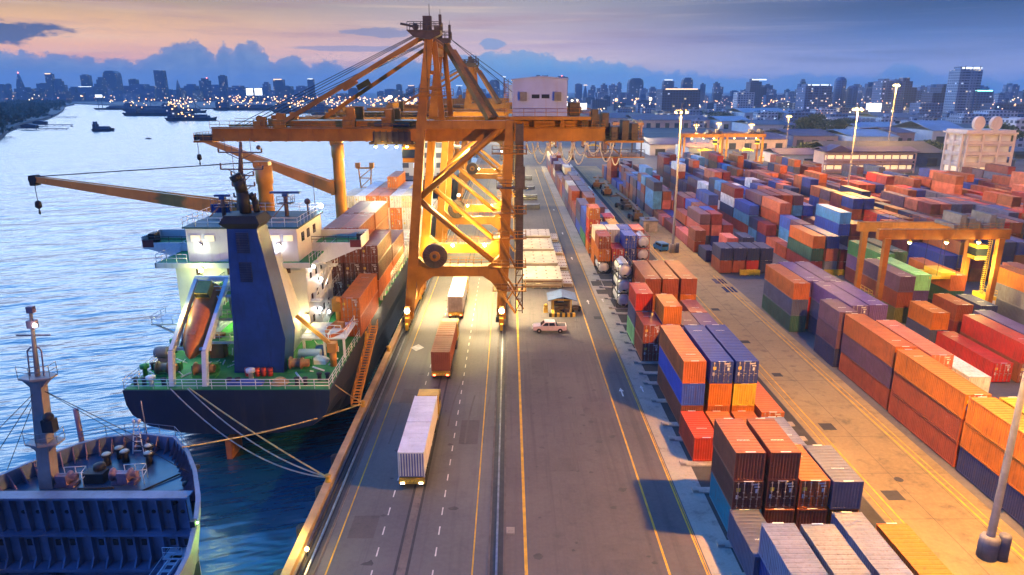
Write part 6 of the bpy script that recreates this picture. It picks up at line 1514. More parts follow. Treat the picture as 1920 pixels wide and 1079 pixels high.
F_PALE = facade('facade_pale', (.30,.36,.46), (.06,.08,.13), (1,.8,.5), frac=.95)
F_WARM = facade('facade_warm', (.34,.25,.20), (.07,.06,.07), (1,.75,.4), frac=.9)
F_WHITE = facade('facade_white', (.52,.54,.60), (.08,.09,.13), (1,.85,.6), frac=.955)
M_ROOFG = paint('roof_grey_blue', (.07,.11,.17), .7, .25, (.08,.09,.1), .4, .1)
M_ROOFP = paint('roof_pale', (.26,.33,.42), .6, .2, (.25,.25,.27), .4, .08)
M_ROOFD = paint('roof_dark', (.045,.055,.075), .7, .3, (.03,.03,.04), .4, .1)
M_ROOFM = paint('roof_mauve', (.12,.085,.14), .7, .25, (.12,.1,.1), .4, .1)
M_CROWNW = emit('lit_crown', (1.0,.62,.30), 3.0); M_CROWNB = emit('white_sign', (.95,1.0,1.0), 2.2); M_CROWNG = emit('green_sign', (.35,1.0,.75), 5.0); M_RED = emit('red_beacon', (1.0,.15,.08), 12)
GT = 'high-rise towers on the skyline'
def tower(xl, xr, yt, yb, label, mat=None, shape='flat', lit=None, group=GT, depth=None):
    mat = mat or F_BLUE
    xm = (xl+xr)/2; X, Y = gnd(xm, yb); X0, _ = atd(xl, yb, Y); X1, _ = atd(xr, yb, Y); h = atd(xm, yt, Y)[1]
    w = X1-X0; dp = depth or w*.8
    t = thing('tower_block' if group == GT else 'city_building', label, 'building', (X, Y, 0), 0, group)
    mb = MB(); a = w/2
    if shape == 'round':
        prof = [(a,0),(a,h*.88),(a*.85,h*.95),(a*.5,h)]; mb.lathe(prof, (0,dp/2,0), 14)
    elif shape == 'dome':
        mb.box((-a,0,0),(a,dp,h*.8)); mb.extr([(-a,0,h*.8),(a,0,h*.8),(a*.9,0,h*.92),(a*.5,0,h),(-a*.5,0,h),(-a*.9,0,h*.92)],(0,dp,0))
    elif shape == 'step':
        mb.box((-a,0,0),(a,dp,h*.72)); mb.box((-a,0,h*.72),(a*.35,dp,h*.9)); mb.box((-a*.75,dp*.2,h*.9),(a*.1,dp*.8,h))
    elif shape == 'stepr':
        mb.box((-a,0,0),(a,dp,h*.72)); mb.box((-a*.35,0,h*.72),(a,dp,h*.9)); mb.box((-a*.1,dp*.2,h*.9),(a*.75,dp*.8,h))
    elif shape == 'spire':
        mb.quads([[(-a,0,0),(a,0,0),(a,dp,0),(-a,dp,0)],[(-a*.75,0,h*.55),(a*.75,0,h*.55),(a*.75,dp,h*.55),(-a*.75,dp,h*.55)],[(-a*.3,dp*.3,h*.88),(a*.3,dp*.3,h*.88),(a*.3,dp*.7,h*.88),(-a*.3,dp*.7,h*.88)],[(-.4,dp*.5-.4,h),(.4,dp*.5-.4,h),(.4,dp*.5+.4,h),(-.4,dp*.5+.4,h)]])
    elif shape == 'slant':
        mb.extr([(-a,0,0),(a,0,0),(a*.85,0,h),(-a,0,h*1.01)],(0,dp,0))
    elif shape == 'fins':
        mb.box((-a,0,0),(a,dp,h*.93))
        for k in range(6): mb.box((-a+k*w/6,-.8,0),(-a+k*w/6+w*.05,0,h*(.95+.05*(k%2))))
        mb.box((-a*.8,dp*.2,h*.93),(-a*.3,dp*.8,h)); mb.box((a*.2,dp*.2,h*.93),(a*.7,dp*.8,h*.98))
    else:
        mb.box((-a,0,0),(a,dp,h*.965)); mb.box((-a*.6,dp*.2,h*.965),(a*.5,dp*.8,h))
    mb.build('facade', mat, t)
    mb = MB(); mb.box((-a*1.25,-dp*.15,0),(a*1.3,dp,max(6,h*.07))); mb.build('podium', mat, t)
    if lit:
        mb = MB()
        if lit == M_RED: mb.ball((0,dp/2,h+1), max(1.2,Y*.0007))
        else: mb.box((-a*.85,-.6,h*.955),(a*.85,-.1,h*.985))
        mb.build('roof_light', lit, t)
    return t
sk = [ # left bank of the skyline, left to right
 (0,11,158,189,'small dark tower at the extreme left of the skyline',F_DARK,'flat',None),(16,23,157,189,'narrow dark tower second from the left edge',F_DARK,'flat',None),
 (34,46,137,189,'leaning pointed tower with a lit tip, far left',F_DARK,'spire',M_RED),(30,63,164,190,'broad low block below the lit pointed tower',F_DARK,'step',None),
 (73,97,156,189,'mid-height block left of the red-crowned tower',F_DARK,'flat',None),(92,104,137,189,'slim tower with an orange-lit crown, far left',F_DARK,'flat',M_CROWNW),
 (106,123,148,189,'stepped dark tower right of the orange-crowned one',F_DARK,'step',None),(127,144,163,190,'low stepped block between two left towers',F_DARK,'stepr',None),
 (157,172,140,188,'dark slab tower above a lit sign, left skyline',F_DARK,'flat',None),(149,178,162,190,'wide low block at the foot of the dark slab tower',F_BLUE,'flat',M_CROWNB),
 (181,197,145,189,'dark tower with twin corner tops left of the widest one',F_DARK,'stepr',None),(199,224,133,188,'widest and bulkiest tower of the left skyline',F_DARK,'dome',None),
 (246,260,148,189,'slim block rising from a long low one',F_DARK,'flat',None),(235,292,158,190,'long low block left of the leaning black slab',F_BLUE,'step',None),
 (295,313,132.5,190,'black leaning slab, tallest of the left skyline',F_DARK,'slant',None),(332,340,150,190,'thin dark tower with a crane mast on top',F_DARK,'spire',None),
 (348,376,158,190,'pale blue block right of the thin masted tower',F_BLUE,'step',None),(377,400,147,190,'dark block with a lit roof lamp at the river bend',F_DARK,'step',M_RED),
 (399,414,159,190,'low block between two dark river bend towers',F_BLUE,'flat',None),(414,427,141,190,'slim dark tower standing alone at the river bend',F_DARK,'flat',None),
 (430,470,161,191,'long low blue block at the river bend',F_BLUE,'step',None),(490,506,154,190,'pale tower behind the bright billboards',F_BLUE,'stepr',None),
 (515,533,148,190,'tower with a wide orange-lit crown',F_DARK,'flat',M_CROWNW),(518,546,161,191,'low dark block hugging the orange-lit crowned tower',F_DARK,'flat',None),
 (557,575,161,191,'block with white lit side right of the crowned tower',F_BLUE,'flat',None),(579,590,147,190,'slim dark tower with a white top light',F_DARK,'flat',M_CROWNB),
 (654,672,165,191,'dark block seen below the crane forestays',F_DARK,'flat',None),(722,742,167,191,'mauve block left of the crane mast',F_BLUE,'flat',None),
 (744,754,158,190,'dark slim tower just left of the crane mast',F_DARK,'flat',None),(766,778,160,190,'tower with a glowing top just left of the crane mast',F_BLUE,'flat',M_CROWNW),
 (783,792,157,190,'pointed tower touching the crane mast outline',F_BLUE,'spire',None),(855,868,160,190,'tower seen between the two crane mast legs',F_BLUE,'spire',M_CROWNB),
 (917,937,150,190,'dark dome-topped tower between back stays and house',F_DARK,'dome',None),(942,949,143,190,'thin pale tower with lit tip beside the machinery house',F_BLUE,'spire',M_CROWNB),
 (1003,1030,141,190,'dark stepped tower right behind the machinery house roof',F_DARK,'fins',None),(1042,1064,143,190,'tower with aerial and red light right of the machinery house',F_DARK,'flat',M_RED),
 (1078,1091,157,191,'slim blue tower right of the machinery house',F_BLUE,'flat',None),(1093,1101,159,191,'tower with a glowing orange spire',F_BLUE,'spire',M_CROWNW),
 (1103,1116,160,191,'stepped blue tower beside the glowing spire',F_BLUE,'stepr',None),(1119,1140,165,192,'pale slab between the glowing spire and the dome',F_BLUE,'flat',None),
 (1141,1157,163,192,'blue slab left of the round-shouldered dome tower',F_BLUE,'flat',None),(1178,1205,147,192,'round-shouldered dark dome tower with an aerial',F_DARK,'dome',None),
 (1158,1176,178,197,'white apartment slab below the dome tower',F_WHITE,'flat',None),(1218,1235,163,193,'blue tower right of the dome tower',F_BLUE,'step',None),
 (1242,1260,149,193,'dark tower with lit crown right of the dome tower',F_DARK,'dome',M_CROWNB),(1278,1297,146,193,'dark round-topped tower behind the near black block',F_DARK,'dome',None),
 (1240,1310,166,216,'near black glass block with lit windows left of the yard lamps',F_DARK,'flat',M_CROWNW),(1337,1354,162,195,'pair of slim towers with lit edges',F_BLUE,'flat',None),
 (1370,1383,170,195,'low blue tower left of the black tower',F_BLUE,'flat',None),(1380,1412,172,213,'white striped apartment slab in front of the black tower',F_WHITE,'flat',None),
 (1403,1434,148,205,'black tower with logo panel and stepped shoulder',F_DARK,'step',M_CROWNB),(1434,1453,178,206,'low block right of the black tower',F_BLUE,'flat',None),
 (1455,1482,178,198,'pale block left of the broad condominium',F_PALE,'flat',None),(1474,1503,176,197,'second pale block behind the broad condominium',F_PALE,'step',None),
 (1505,1555,158,214,'broad condominium with white vertical fins',F_BLUE,'fins',M_CROWNB),(1563,1584,145,206,'rounded tall tower right of the broad condominium',F_BLUE,'round',None),
 (1588,1607,161,206,'rounded shorter tower right of the tall rounded one',F_BLUE,'round',None),(1619,1634,166,206,'blue slab behind the white lit billboard',F_BLUE,'flat',None),
 (1630,1648,162,206,'dark slab left of the massive twin-block tower',F_DARK,'flat',None),(1647,1690,148,214,'massive tower with crane on top, left half of the twin block',F_BLUE,'fins',None),
 (1683,1713,146,212,'massive tower, right half of the twin block',F_DARK,'step',None),(1711,1728,170,210,'blue slab right of the twin block',F_BLUE,'flat',None),
 (1743,1790,158,217,'stepped dark tower left of the tallest one',F_DARK,'stepr',None),(1786,1828,125,219,'tallest pale tower at the right of the skyline',F_PALE,'fins',M_CROWNB),
 (1818,1855,169,219,'blue block with a green roof sign right of the tallest tower',F_BLUE,'flat',M_CROWNG),(1722,1765,193,221,'low dark office block with green light below the stepped tower',F_BLUE,'flat',None),
 (1868,1883,177,205,'distant pale tower near the right edge',F_PALE,'step',None),(1862,1916,194,222,'unfinished dark concrete block near the right edge',F_DARK,'flat',None),
 (1850,1905,208,232,'white lit hotel slab near the right edge',F_WHITE,'flat',None),(1897,1960,222,278,'near white apartment building cut by the right edge',F_WHITE,'flat',None),
 (1805,1860,214,232,'pale low block below the tallest tower',F_PALE,'flat',None),(1555,1640,222,240,'long pale low block with lit ground floor',F_PALE,'flat',None)]
for e in sk: tower(e[0], e[1], e[2], e[3], e[4], e[5], e[6], e[7])
rg = random.Random(77)
GLOW = 'low city blocks along the horizon'
for k in range(150):
    if k < 70: px, yb = rg.uniform(0, 960), rg.uniform(187, 191.5)
    else: px, yb = rg.uniform(960, 1930), rg.choice([rg.uniform(188, 196), rg.uniform(195, 214)])
    w = rg.uniform(7, 26) * (1 if yb < 197 else 1.4); yt = yb - rg.uniform(6, 22) - (4 if rg.random() < .15 else 0)
    X, Y = gnd(px, yb); X0, _ = atd(px-w/2, yb, Y); X1, _ = atd(px+w/2, yb, Y); h = max(6, atd(px, yt, Y)[1]); a = (X1-X0)/2
    mb = MB(); mb.box((-a,0,0),(a,a*1.4,h*.92)); mb.box((-a*.5,a*.2,h*.92),(a*.4,a,h))
    o = mb.build('city_block', rg.choice([F_BLUE,F_BLUE,F_PALE,F_DARK,F_WARM])); o.location = (X, Y, 0)
    tag(o, 'small hazy city block in the low band along the horizon', 'building', GLOW)
rg = random.Random(78)
for k in range(112):
    px, yb = (rg.uniform(960, 1930), rg.uniform(190, 199)) if k < 80 else (rg.uniform(0, 600), rg.uniform(188, 190))
    w = rg.uniform(8, 19); yt = yb - rg.triangular(15, 46, 24) if k < 80 else yb - rg.uniform(12, 26)
    X, Y = gnd(px, yb); X0, _ = atd(px-w/2, yb, Y); X1, _ = atd(px+w/2, yb, Y); h = max(10, atd(px, yt, Y)[1]); a = (X1-X0)/2
    mb = MB(); mb.box((-a,0,0),(a,a*1.5,h*.93)); mb.box((-a*rg.uniform(.3,.9),a*.2,h*.93),(a*rg.uniform(.2,.8),a,h))
    if k % 3 == 0: mb.box((-a*1.5,0,0),(-a,a*1.4,h*.6))
    o = mb.build('mid_rise_block', rg.choice([F_BLUE,F_PALE,F_BLUE,F_DARK])); o.location = (X, Y, 0)
    tag(o, 'hazy mid-rise tower, one of the crowd between the named towers of the skyline', 'building', 'mid-rise towers crowding the skyline')
rg = random.Random(79)
for k in range(46):
    px, yb = rg.uniform(1190, 1925), rg.uniform(212, 244); w = rg.uniform(16, 46); yt = yb - rg.uniform(7, 17)
    X, Y = gnd(px, yb); X0, _ = atd(px-w/2, yb, Y); X1, _ = atd(px+w/2, yb, Y); h = max(5, atd(px, yt, Y)[1]); a = (X1-X0)/2
    mb = MB(); mb.box((-a,0,0),(a,a*1.2,h)); mb.box((-a*1.03,-.6,h),(a*1.03,a*1.22,h+.6)); mb.box((-a*.4,a*.3,h+.6),(a*.1,a*.8,h+3))
    o = mb.build('town_house_block', rg.choice([F_WARM,F_WHITE,F_BLUE,F_PALE])); o.location = (X, Y, 0)
    tag(o, 'low flat-roofed town building in the crowd between the sheds and the towers', 'building', 'low town buildings behind the sheds')
# billboards
for xl, xr, yt, yb, lab in ((461,475,166,179,'left one of two bright white billboards over the river bend'),(477,492,166,179,'right one of two bright white billboards over the river bend'),(1060,1100,194,206,'bright white flood-lit board right of the machinery house'),(1625,1651,194,210,'bright white billboard before the twin-block tower'),(178,192,178,183,'low bright sign at the foot of the left skyline')):
    Y = 1500 if yb < 190 else 1000
    X0, z1 = atd(xl, yt, Y); X1, z0 = atd(xr, yb, Y)
    t = thing('billboard', lab, 'billboard', ((X0+X1)/2, Y, 0)); a = (X1-X0)/2
    mb = MB(); mb.box((-a,-.3,z0),(a,0,z1)); mb.build('screen', M_CROWNB, t)
    mb = MB(); mb.box((-a-.5,0.01,z0-.5),(a+.5,1.2,z1+.5)); mb.box((-a*.6,.2,0),(-a*.5,1,z0)); mb.box((a*.5,.2,0),(a*.6,1,z0)); mb.build('frame', M_ROOFD, t)
# ------------------------------------------------------------------ sheds and port buildings
def shed(xl, xr, ye, yb, dpt, label, wall, roof, pitch=.05, cat='warehouse'):
    X0, Y = gnd(xl, yb); X1, _ = atd(xr, yb, Y); h = max(3.5, atd((xl+xr)/2, ye, Y)[1]); w = X1-X0; a = w/2
    t = thing('warehouse', label, cat, ((X0+X1)/2, Y, 0), 0, 'sheds behind the container yard')
    mb = MB(); mb.box((-a,0,0),(a,dpt,h)); mb.build('wall', wall, t)
    rz = h + dpt*pitch
    mb = MB(); mb.quads([[(-a-.6,-.8,h),(-a-.6,dpt/2,rz),(-a-.6,dpt+.8,h),(-a-.6,dpt+.8,h+.25),(-a-.6,dpt/2,rz+.3),(-a-.6,-.8,h+.25)],[(a+.6,-.8,h),(a+.6,dpt/2,rz),(a+.6,dpt+.8,h),(a+.6,dpt+.8,h+.25),(a+.6,dpt/2,rz+.3),(a+.6,-.8,h+.25)]]); mb.build('roof', roof, t)
    mb = MB(); n = max(2, int(w/9))
    for k in range(n): mb.box((-a+w*(k+.25)/n,-.06,0),(-a+w*(k+.7)/n,0,h*.62))
    mb.build('loading_doors', M_ROOFD, t)
    return t
M_WALLP = paint('shed_wall_pale', (.50,.52,.56), .7, .15, (.3,.28,.28), .3, .1); M_WALLM = paint('shed_wall_mauve', (.26,.20,.26), .7, .2, (.15,.12,.12), .3, .1); M_WALLW = paint('shed_wall_warm', (.60,.44,.36), .7, .2, (.3,.2,.15), .4, .1)
shed(1563,1768,288,312,42,'long shed with a dark teal roof behind the terminal building',M_ROOFG,M_ROOFD,.10)
shed(1597,1682,257,277,60,'white-walled shed left of the dark purple one',M_WALLP,M_ROOFP)
shed(1678,1712,250,275,50,'dark purple shed right of the white-walled one',M_WALLM,M_ROOFM)
shed(1612,1700,240,256,60,'pale-roofed shed behind the white-walled one',M_WALLP,M_ROOFP); shed(1702,1752,242,258,50,'pale-roofed shed left of the big white hall',M_WALLP,M_ROOFP)
shed(1745,1812,246,273,55,'big white hall with a tall pitched roof',M_WALLP,M_ROOFP,.1)
shed(1486,1570,256,274,60,'mauve-roofed shed left of the white-walled one',M_WALLM,M_ROOFM); shed(1480,1560,240,254,60,'second mauve-roofed shed farther back',M_WALLM,M_ROOFM)
shed(1352,1410,228,242,70,'pale-roofed shed behind the far yard gantries',M_WALLP,M_ROOFP); shed(1412,1485,235,252,60,'blue-grey-roofed shed right of the far yard gantries',M_WALLP,M_ROOFG)
shed(1330,1475,262,280,50,'lit open-fronted shed directly behind the far gantries',M_WALLW,M_ROOFM); shed(1290,1350,278,304,30,'white lit shed framed by the left far gantry',M_WALLP,M_ROOFM)
shed(1460,1572,291,309,26,'long low canopy shed with white posts right of the far gantries',M_WALLP,M_ROOFM,.08); shed(1218,1300,272,292,45,'white lit shed left of the far gantries',M_WALLP,M_ROOFM)
shed(1060,1180,222,236,80,'wide lit shed beyond the rear of the crane',M_WALLW,M_ROOFM); shed(1190,1330,226,240,80,'wide mauve-roofed shed beyond the tall masts',M_WALLW,M_ROOFM)
shed(1820,1900,300,322,40,'blue-lit low shed behind the balconied office',M_ROOFG,M_ROOFG); shed(1848,1935,285,298,40,'blue-roofed shed at the right edge',M_ROOFG,M_ROOFG)
shed(1395,1480,212,226,90,'pale shed far behind the dark trees',M_WALLP,M_ROOFP); shed(1655,1745,222,236,80,'pale long shed in front of the twin-block tower',M_WALLP,M_ROOFG)
# terminal building with galleries
tb_ = thing('terminal_building', 'pink-lit two-storey terminal building with open galleries at the back of the yard', 'building', (161, 312, 0))
M_TERM = paint('terminal_pink', (.60,.40,.34), .7, .15, (.3,.2,.15), .4, .2)
mb = MB(); mb.box((-20,2,0),(20,13,9.4)); mb.build('wall', M_TERM, tb_)
mb = MB(); mb.extr([(-21,-1.0,9.6),(21,-1.0,9.6),(21,7,11.2),(-21,7,11.2)],(0,0,.3)); mb.extr([(-21,7,11.2),(21,7,11.2),(21,14,9.6),(-21,14,9.6)],(0,0,.3)); mb.extr([(-21,-.9,9.6),(-8,-.9,9.6),(-14.5,-.9,12.6)],(0,10,0)); mb.build('roof', M_ROOFM, tb_)
for z in (0.3, 4.8):
    mb = MB(); mb.box((-20,-.5,z+3.9),(20,2,z+4.3)); mb.box((-20,-.6,z+4.3-3.4),(20,-.4,z+4.3-2.5)); 
    for k in range(12): mb.box((-20+3.6*k,-.5,z),(-19.6+3.6*k,-.1,z+4))
    mb.build('gallery', M_TERM, tb_)
    mb = MB(); mb.box((-19.6,1.95,z+1.2),(19.6,1.99,z+3.2)); mb.build('windows', emit('gallery_light', (1.0,.66,.30), 1.1), tb_)
# balconied office at the right
of = thing('office_block', 'cream five-storey office with deep balconies and two white roof drums, right side of the yard', 'building', (181.5, 268, 0))
of.scale = (.82, .75, 1.02)
M_OFF = paint('office_cream', (.66,.54,.44), .7, .12, (.35,.25,.18), .35, .2)
mb = MB(); mb.box((-9,1.5,0),(12,16,19.5)); mb.build('wall', M_OFF, of)
mb = MB(); mb.box((-11,-1.2,19.6),(13.4,18,20.2)); mb.box((-10,-.3,20.2),(12.6,17,21)); mb.build('roof', M_OFF, of)
for z in (0,3.9,7.8,11.7,15.6):
    mb = MB(); mb.box((-9.6,-.6,z+3.5),(12.6,1.5,z+3.9)); mb.box((-9.6,-.6,z+.2),(12.6,-.4,z+1.3)); mb.box((-10.4,1.5,z+3.5),(-9,16,z+3.9)); mb.box((-10.4,1.5,z+.2),(-10.2,16,z+1.3)); mb.build('balcony', M_OFF, of)
    mb = MB(); mb.box((-8.6,1.44,z+1.4),(11.6,1.49,z+3.3)); mb.box((-9.06,2.6,z+1.4),(-9.01,15,z+3.3)); mb.build('windows', emit('office_window_glow', (1.0,.5,.2), .10) if z != 3.9 else emit('office_window_lit', (1.0,.7,.35), .8), of)
mb = MB()
for x in (-9.6,-2.4,5.2,12.0): mb.box((x,-.9,0),(x+.9,0,19.6))

for yy in (1.6,8.2,14.9): mb.box((-10.7,yy,0),(-9.8,yy+.9,19.6))
mb.build('columns', M_OFF, of)
for x in (-3.5, 4.5):
    mb = MB(); mb.lathe([(2.5,-1.2),(2.6,-1),(2.6,1),(2.5,1.2),(.1,1.25)], (x,3,23.4), 18, axis='y'); mb.box((x-.4,2.5,20.9),(x+.4,3.5,22)); mb.build('roof_drum', M_OFF, of)
# ------------------------------------------------------------------ trees
def leafmat(name, a, b_):
    m, t, b = newmat(name); co = t.new('ShaderNodeTexCoord').outputs['Object']
    t.l.new(t.ramp(t.noise(co, .35, 4, .6), [(.3, a+(1,)), (.7, b_+(1,))]), b.inputs['Base Color']); b.inputs['Roughness'].default_value = .8; return m
M_LEAF = leafmat('dark_foliage', (.018,.04,.02), (.05,.085,.035)); M_BARK = paint('bark', (.10,.07,.05), .9)
def leaves(mb, c, r, n, rg, size):
    for _ in range(n):
        while True:
            d = Vector((rg.uniform(-1,1), rg.uniform(-1,1), rg.uniform(-1,1)))
            if .25 < d.length < 1: break
        p = Vector(c) + Vector((d.x*r[0], d.y*r[1], d.z*r[2])); u = Vector((rg.gauss(0,1), rg.gauss(0,1), rg.gauss(0,1))).normalized(); v = u.orthogonal().normalized(); w = u.cross(v); s_ = size*rg.uniform(.6,1.3)
        mb.face([p - v*s_, p - w*s_*.7, p + v*s_, p + w*s_*.7])
def tree(px, yb, hgt, wid, label, seed):
    X, Y = gnd(px, yb); rg = random.Random(seed)
    t = thing('broadleaf_tree', label, 'tree', (X, Y, 0), 0, 'dark trees behind the yard')
    mb = MB(); mb.tube((0,0,0),(.2,0,hgt*.45),.6,8,r2=.35)
    for k in range(4): a = k*1.6+rg.random(); mb.tube((.15,0,hgt*.4),(wid*.3*math.cos(a),wid*.3*math.sin(a),hgt*.7),.25,6,r2=.1)
    mb.build('trunk', M_BARK, t)
    mb = MB()
    for k in range(13):
        a = rg.uniform(0,6.28); q = rg.uniform(0,.38)*wid
        leaves(mb, (q*math.cos(a), q*math.sin(a), hgt*rg.uniform(.42,.84)), (wid*.2,wid*.2,hgt*.17), 150, rg, max(.5, hgt*.045))
    mb.build('crown', M_LEAF, t)
for i, (px, yb, h_, w_, lab) in enumerate(((1505,262,17,26,'dark rounded tree left of the mauve-roofed sheds'),(1530,256,18,30,'dark tree second from the left in the tree row'),(1560,258,14,24,'dark tree third in the row before the pale sheds'),(1585,252,14,24,'dark tree at the right end of the row before the pale sheds'),
    (1512,298,9,20,'dark low tree left of the long teal-roofed shed'),(1535,296,8,15,'small dark tree beside the long teal-roofed shed'),(1742,296,10,17,'bright green lamp-lit tree beside the long shed'),(1785,300,9,14,'dark tree left of the balconied office'),
    (1858,285,19,25,'tall dark tree behind the balconied office'),(1880,282,15,20,'dark tree at the right, next to the white apartments'),(1440,226,12,40,'wide dark grove before the black tower'),(1345,226,11,40,'wide dark grove behind the far gantries'),(1300,222,12,36,'dark grove at the foot of the near black block'))):
    tree(px, yb, h_, w_, lab, 50+i)
lx, ly = gnd(1735, 290); lamp('park_light', 'POINT', (lx-2, ly-8, 10), 9000, (.75,1.0,.25), None, .5)
# wooded left bank: one dark mass of foliage
rg = random.Random(9); mb = MB()
bank = [(-418,583),(-480,680),(-563,828),(-640,990),(-753,1196),(-900,1450),(-1090,1760),(-1180,1950)]
for a, b in zip(bank[:-1], bank[1:]):
    for _ in range(34):
        f = rg.random(); off = rg.uniform(6, 150); x = a[0]+(b[0]-a[0])*f - off; y = a[1]+(b[1]-a[1])*f + rg.uniform(-15,15); h_ = rg.uniform(8, 15)
        leaves(mb, (x, y, h_*.5), (rg.uniform(7,14), rg.uniform(7,14), h_*.55), 70, rg, 1.9)
tag(mb.build('riverside_wood', M_LEAF), 'dark wooded bank across the river at the far left', 'wood', kind='stuff')
for i, (px, py, L, lab) in enumerate(((80,243,26,'long low jetty roof on the left bank, nearest'),(96,236,24,'second jetty on the left bank, behind the nearest'),(105,221,30,'small pier near the tip of the left bank'))):
    X, Y = gnd(px, py, -3); mb = MB(); mb.box((-L,-3,1),(L,3,1.5)); mb.box((-L*.8,-2.5,1.5),(-L*.2,2.5,4.5)); mb.extr([(-L*.85,-3,4.5),(-L*.15,-3,4.5),(-L*.5,-3,6.2)],(0,6,0))
    for k in range(6): mb.tube((-L+L*.4*k,-2,-3),(-L+L*.4*k,-2,1),.4,6)
    tag(mb.build('jetty', M_ROOFG, loc=(X, Y, -3.2)), lab, 'jetty')
# ------------------------------------------------------------------ boats on the river
M_BOATD = paint('barge_dark', (.035,.05,.085), .5, .3, (.06,.04,.04), .4, .1)
def barge(px, py, L, B_, rz, label, house=True, lights=0, tall=0):
    X, Y = gnd(px, py, WATER_Z); t = thing('barge', label, 'boat', (X, Y, WATER_Z), rz, 'boats moored out on the river')
    mb = MB(); h = B_*.22
    mb.quads([[(-L/2*.93,-B_/2*.8,-.5),(L/2*.9,-B_/2*.8,-.5),(L/2*.97,0,-.5),(L/2*.9,B_/2*.8,-.5),(-L/2*.93,B_/2*.8,-.5)],[(-L/2,-B_/2,h),(L/2*.93,-B_/2,h),(L/2*1.05,0,h*1.4),(L/2*.93,B_/2,h),(-L/2,B_/2,h)]]); mb.build('hull', M_BOATD, t)
    mb = MB(); mb.box((-L*.25,-B_*.33,h),(L*.35,B_*.33,h*1.7)); mb.box((-L*.2,-B_*.25,h*1.7),(L*.3,B_*.25,h*2.1)); mb.build('hatch', M_ROOFG, t)
    if house:
        mb = MB(); mb.box((-L*.45,-B_*.35,h),(-L*.3,B_*.35,h+4.5+tall)); mb.box((-L*.43,-B_*.25,h+4.5+tall),(-L*.33,B_*.25,h+7+tall)); mb.build('deckhouse', F_DARK, t)
    if lights:
        mb = MB(); rg = random.Random(int(px))
        for k in range(lights): mb.ball((rg.uniform(-L*.45,L*.1), rg.uniform(-B_*.4,0), h+rg.uniform(1,12+tall)), rg.uniform(.5,.95), 0, 6)
        mb.build('deck_lamps', M_LAMPHOT, t)
        mb = MB()
        for k in range(3): mb.tube((-L*.4+L*.25*k,0,h),(-L*.4+L*.25*k,0,h+16+tall-3*k),.5,5); mb.bar((-L*.4+L*.25*k,0,h+14+tall-3*k),(-L*.25+L*.25*k,0,h+9),.5)
        mb.build('masts', M_BOATD, t)
    return t
barge(194,246,19,10,0,'small dark covered barge alone in mid river'); barge(225,206,100,16,.05,'long dark barge farthest up the river, left one',False); barge(275,208,90,20,0,'dark barge string with lamps before the lit quay',True,14,4)
barge(300,217,110,22,.03,'long dark hull lying across the river, middle one'); barge(360,226,66,17,.02,'lamp-lit work vessel nearest in the boat group',True,22,10); barge(345,212,80,18,0,'dark barge behind the lamp-lit work vessel',True,20,6)
barge(470,207,150,24,0,'long dark ship alongside the lit far quay, left one',True,24,6); barge(590,212,150,24,-.04,'long dark ship alongside the lit far quay, right one',True,26,6); barge(278,261,5,2,0,'tiny dark boat in mid river',False); barge(135,238,3,1.5,0,'tiny dark buoy boat near the left bank',False)
barge(650,218,110,22,-.1,'dark lamp-lit ship at the far quay beyond the boom',True,22,8)
# ------------------------------------------------------------------ second ship and farther port cranes
fs = thing('feeder_ship', 'farther cargo ship alongside the quay behind the crane boom, lit deckhouse to the camera', 'ship', (-30, 250, WATER_Z))
mb = MB(); mb.quads([[(-9,-2,-1),(9,-2,-1),(10,10,-1),(10,110,-1),(0,135,-1),(-10,110,-1),(-10,10,-1)],[(-10.5,-6,9),(10.5,-6,9),(11,10,9),(11,110,9),(0,140,11),(-11,110,9),(-11,10,9)]]); mb.build('hull', M_HULL, fs)
mb = MB(); mb.box((-9,6,9),(9,18,25)); mb.box((-11,7,25),(11,14,28)); mb.build('deckhouse', F_WHITE, fs)
mb = MB(); mb.tube((0,12,28),(0,12,38),.4,6); mb.bar((-3,12,35),(3,12,35),.3); mb.box((-2,18,25),(2,23,31)); mb.build('mast', M_MASTB, fs)
for k in range(3):
    mb = MB(); mb.tube((4,45+28*k,9),(4,45+28*k,24),1.2,10); mb.bar((4,45+28*k,22),(-14+4*k,45+28*k,29),1.3); mb.build('cargo_crane', M_CRANEY, fs)
mb = MB(); mb.lathe([(.8,0),(5.2,.6),(5.6,1.1),(.5,2.0)], (7,26,17), 14); mb.tube((7,26,9),(7,26,17),.8,8); mb.build('lit_platform', M_SHIPW, fs)
clight(-26, 246, 18, 9000, (1,.85,.5)); clight(-22, 300, 26, 12000, (1,.8,.45))
lt = thing('boom_rest', 'narrow lattice tower standing on the bow of the near ship', 'lattice tower', (-39.2, 190, 5.5))
mb = MB(); 
for sx in (-1,1): mb.bar((sx*1.0,0,0),(sx*1.7,0,10),.3); mb.box((sx*1.9-.6,-.5,10.3),(sx*1.9+.6,.5,11.6))
for k in range(4): mb.bar((-1.0-.17*k,0,2.5*k),(1.17+.17*k,0,2.5*(k+1)),.2); mb.bar((1.0+.17*k,0,2.5*k),(-1.0-.17*k,0,2.5*k),.2)
mb.box((-2.2,-.5,10),(2.2,.5,10.4)); mb.build('lattice', M_CRANEY, lt)
q4 = dup(crane2, (CX0-3, 400, 0), 0, 'yellow quay crane farthest along the river edge, fourth in line')
for x, y, lab in ((8,440,'yellow yard gantry beyond the end of the quay road, left one'),(30,455,'yellow yard gantry beyond the end of the quay road, right one'),(70,470,'yellow yard gantry behind the far pair of gantries')):
    dup(g1, (x, y, 0), 0, lab)
for x, y, p in ((5,425,30000),(32,440,30000),(60,410,26000),(85,440,30000),(-10,500,50000),(140,420,30000)): lamp('port_light', 'POINT', (x, y, 16), p, (1,.78,.38), None, .6)
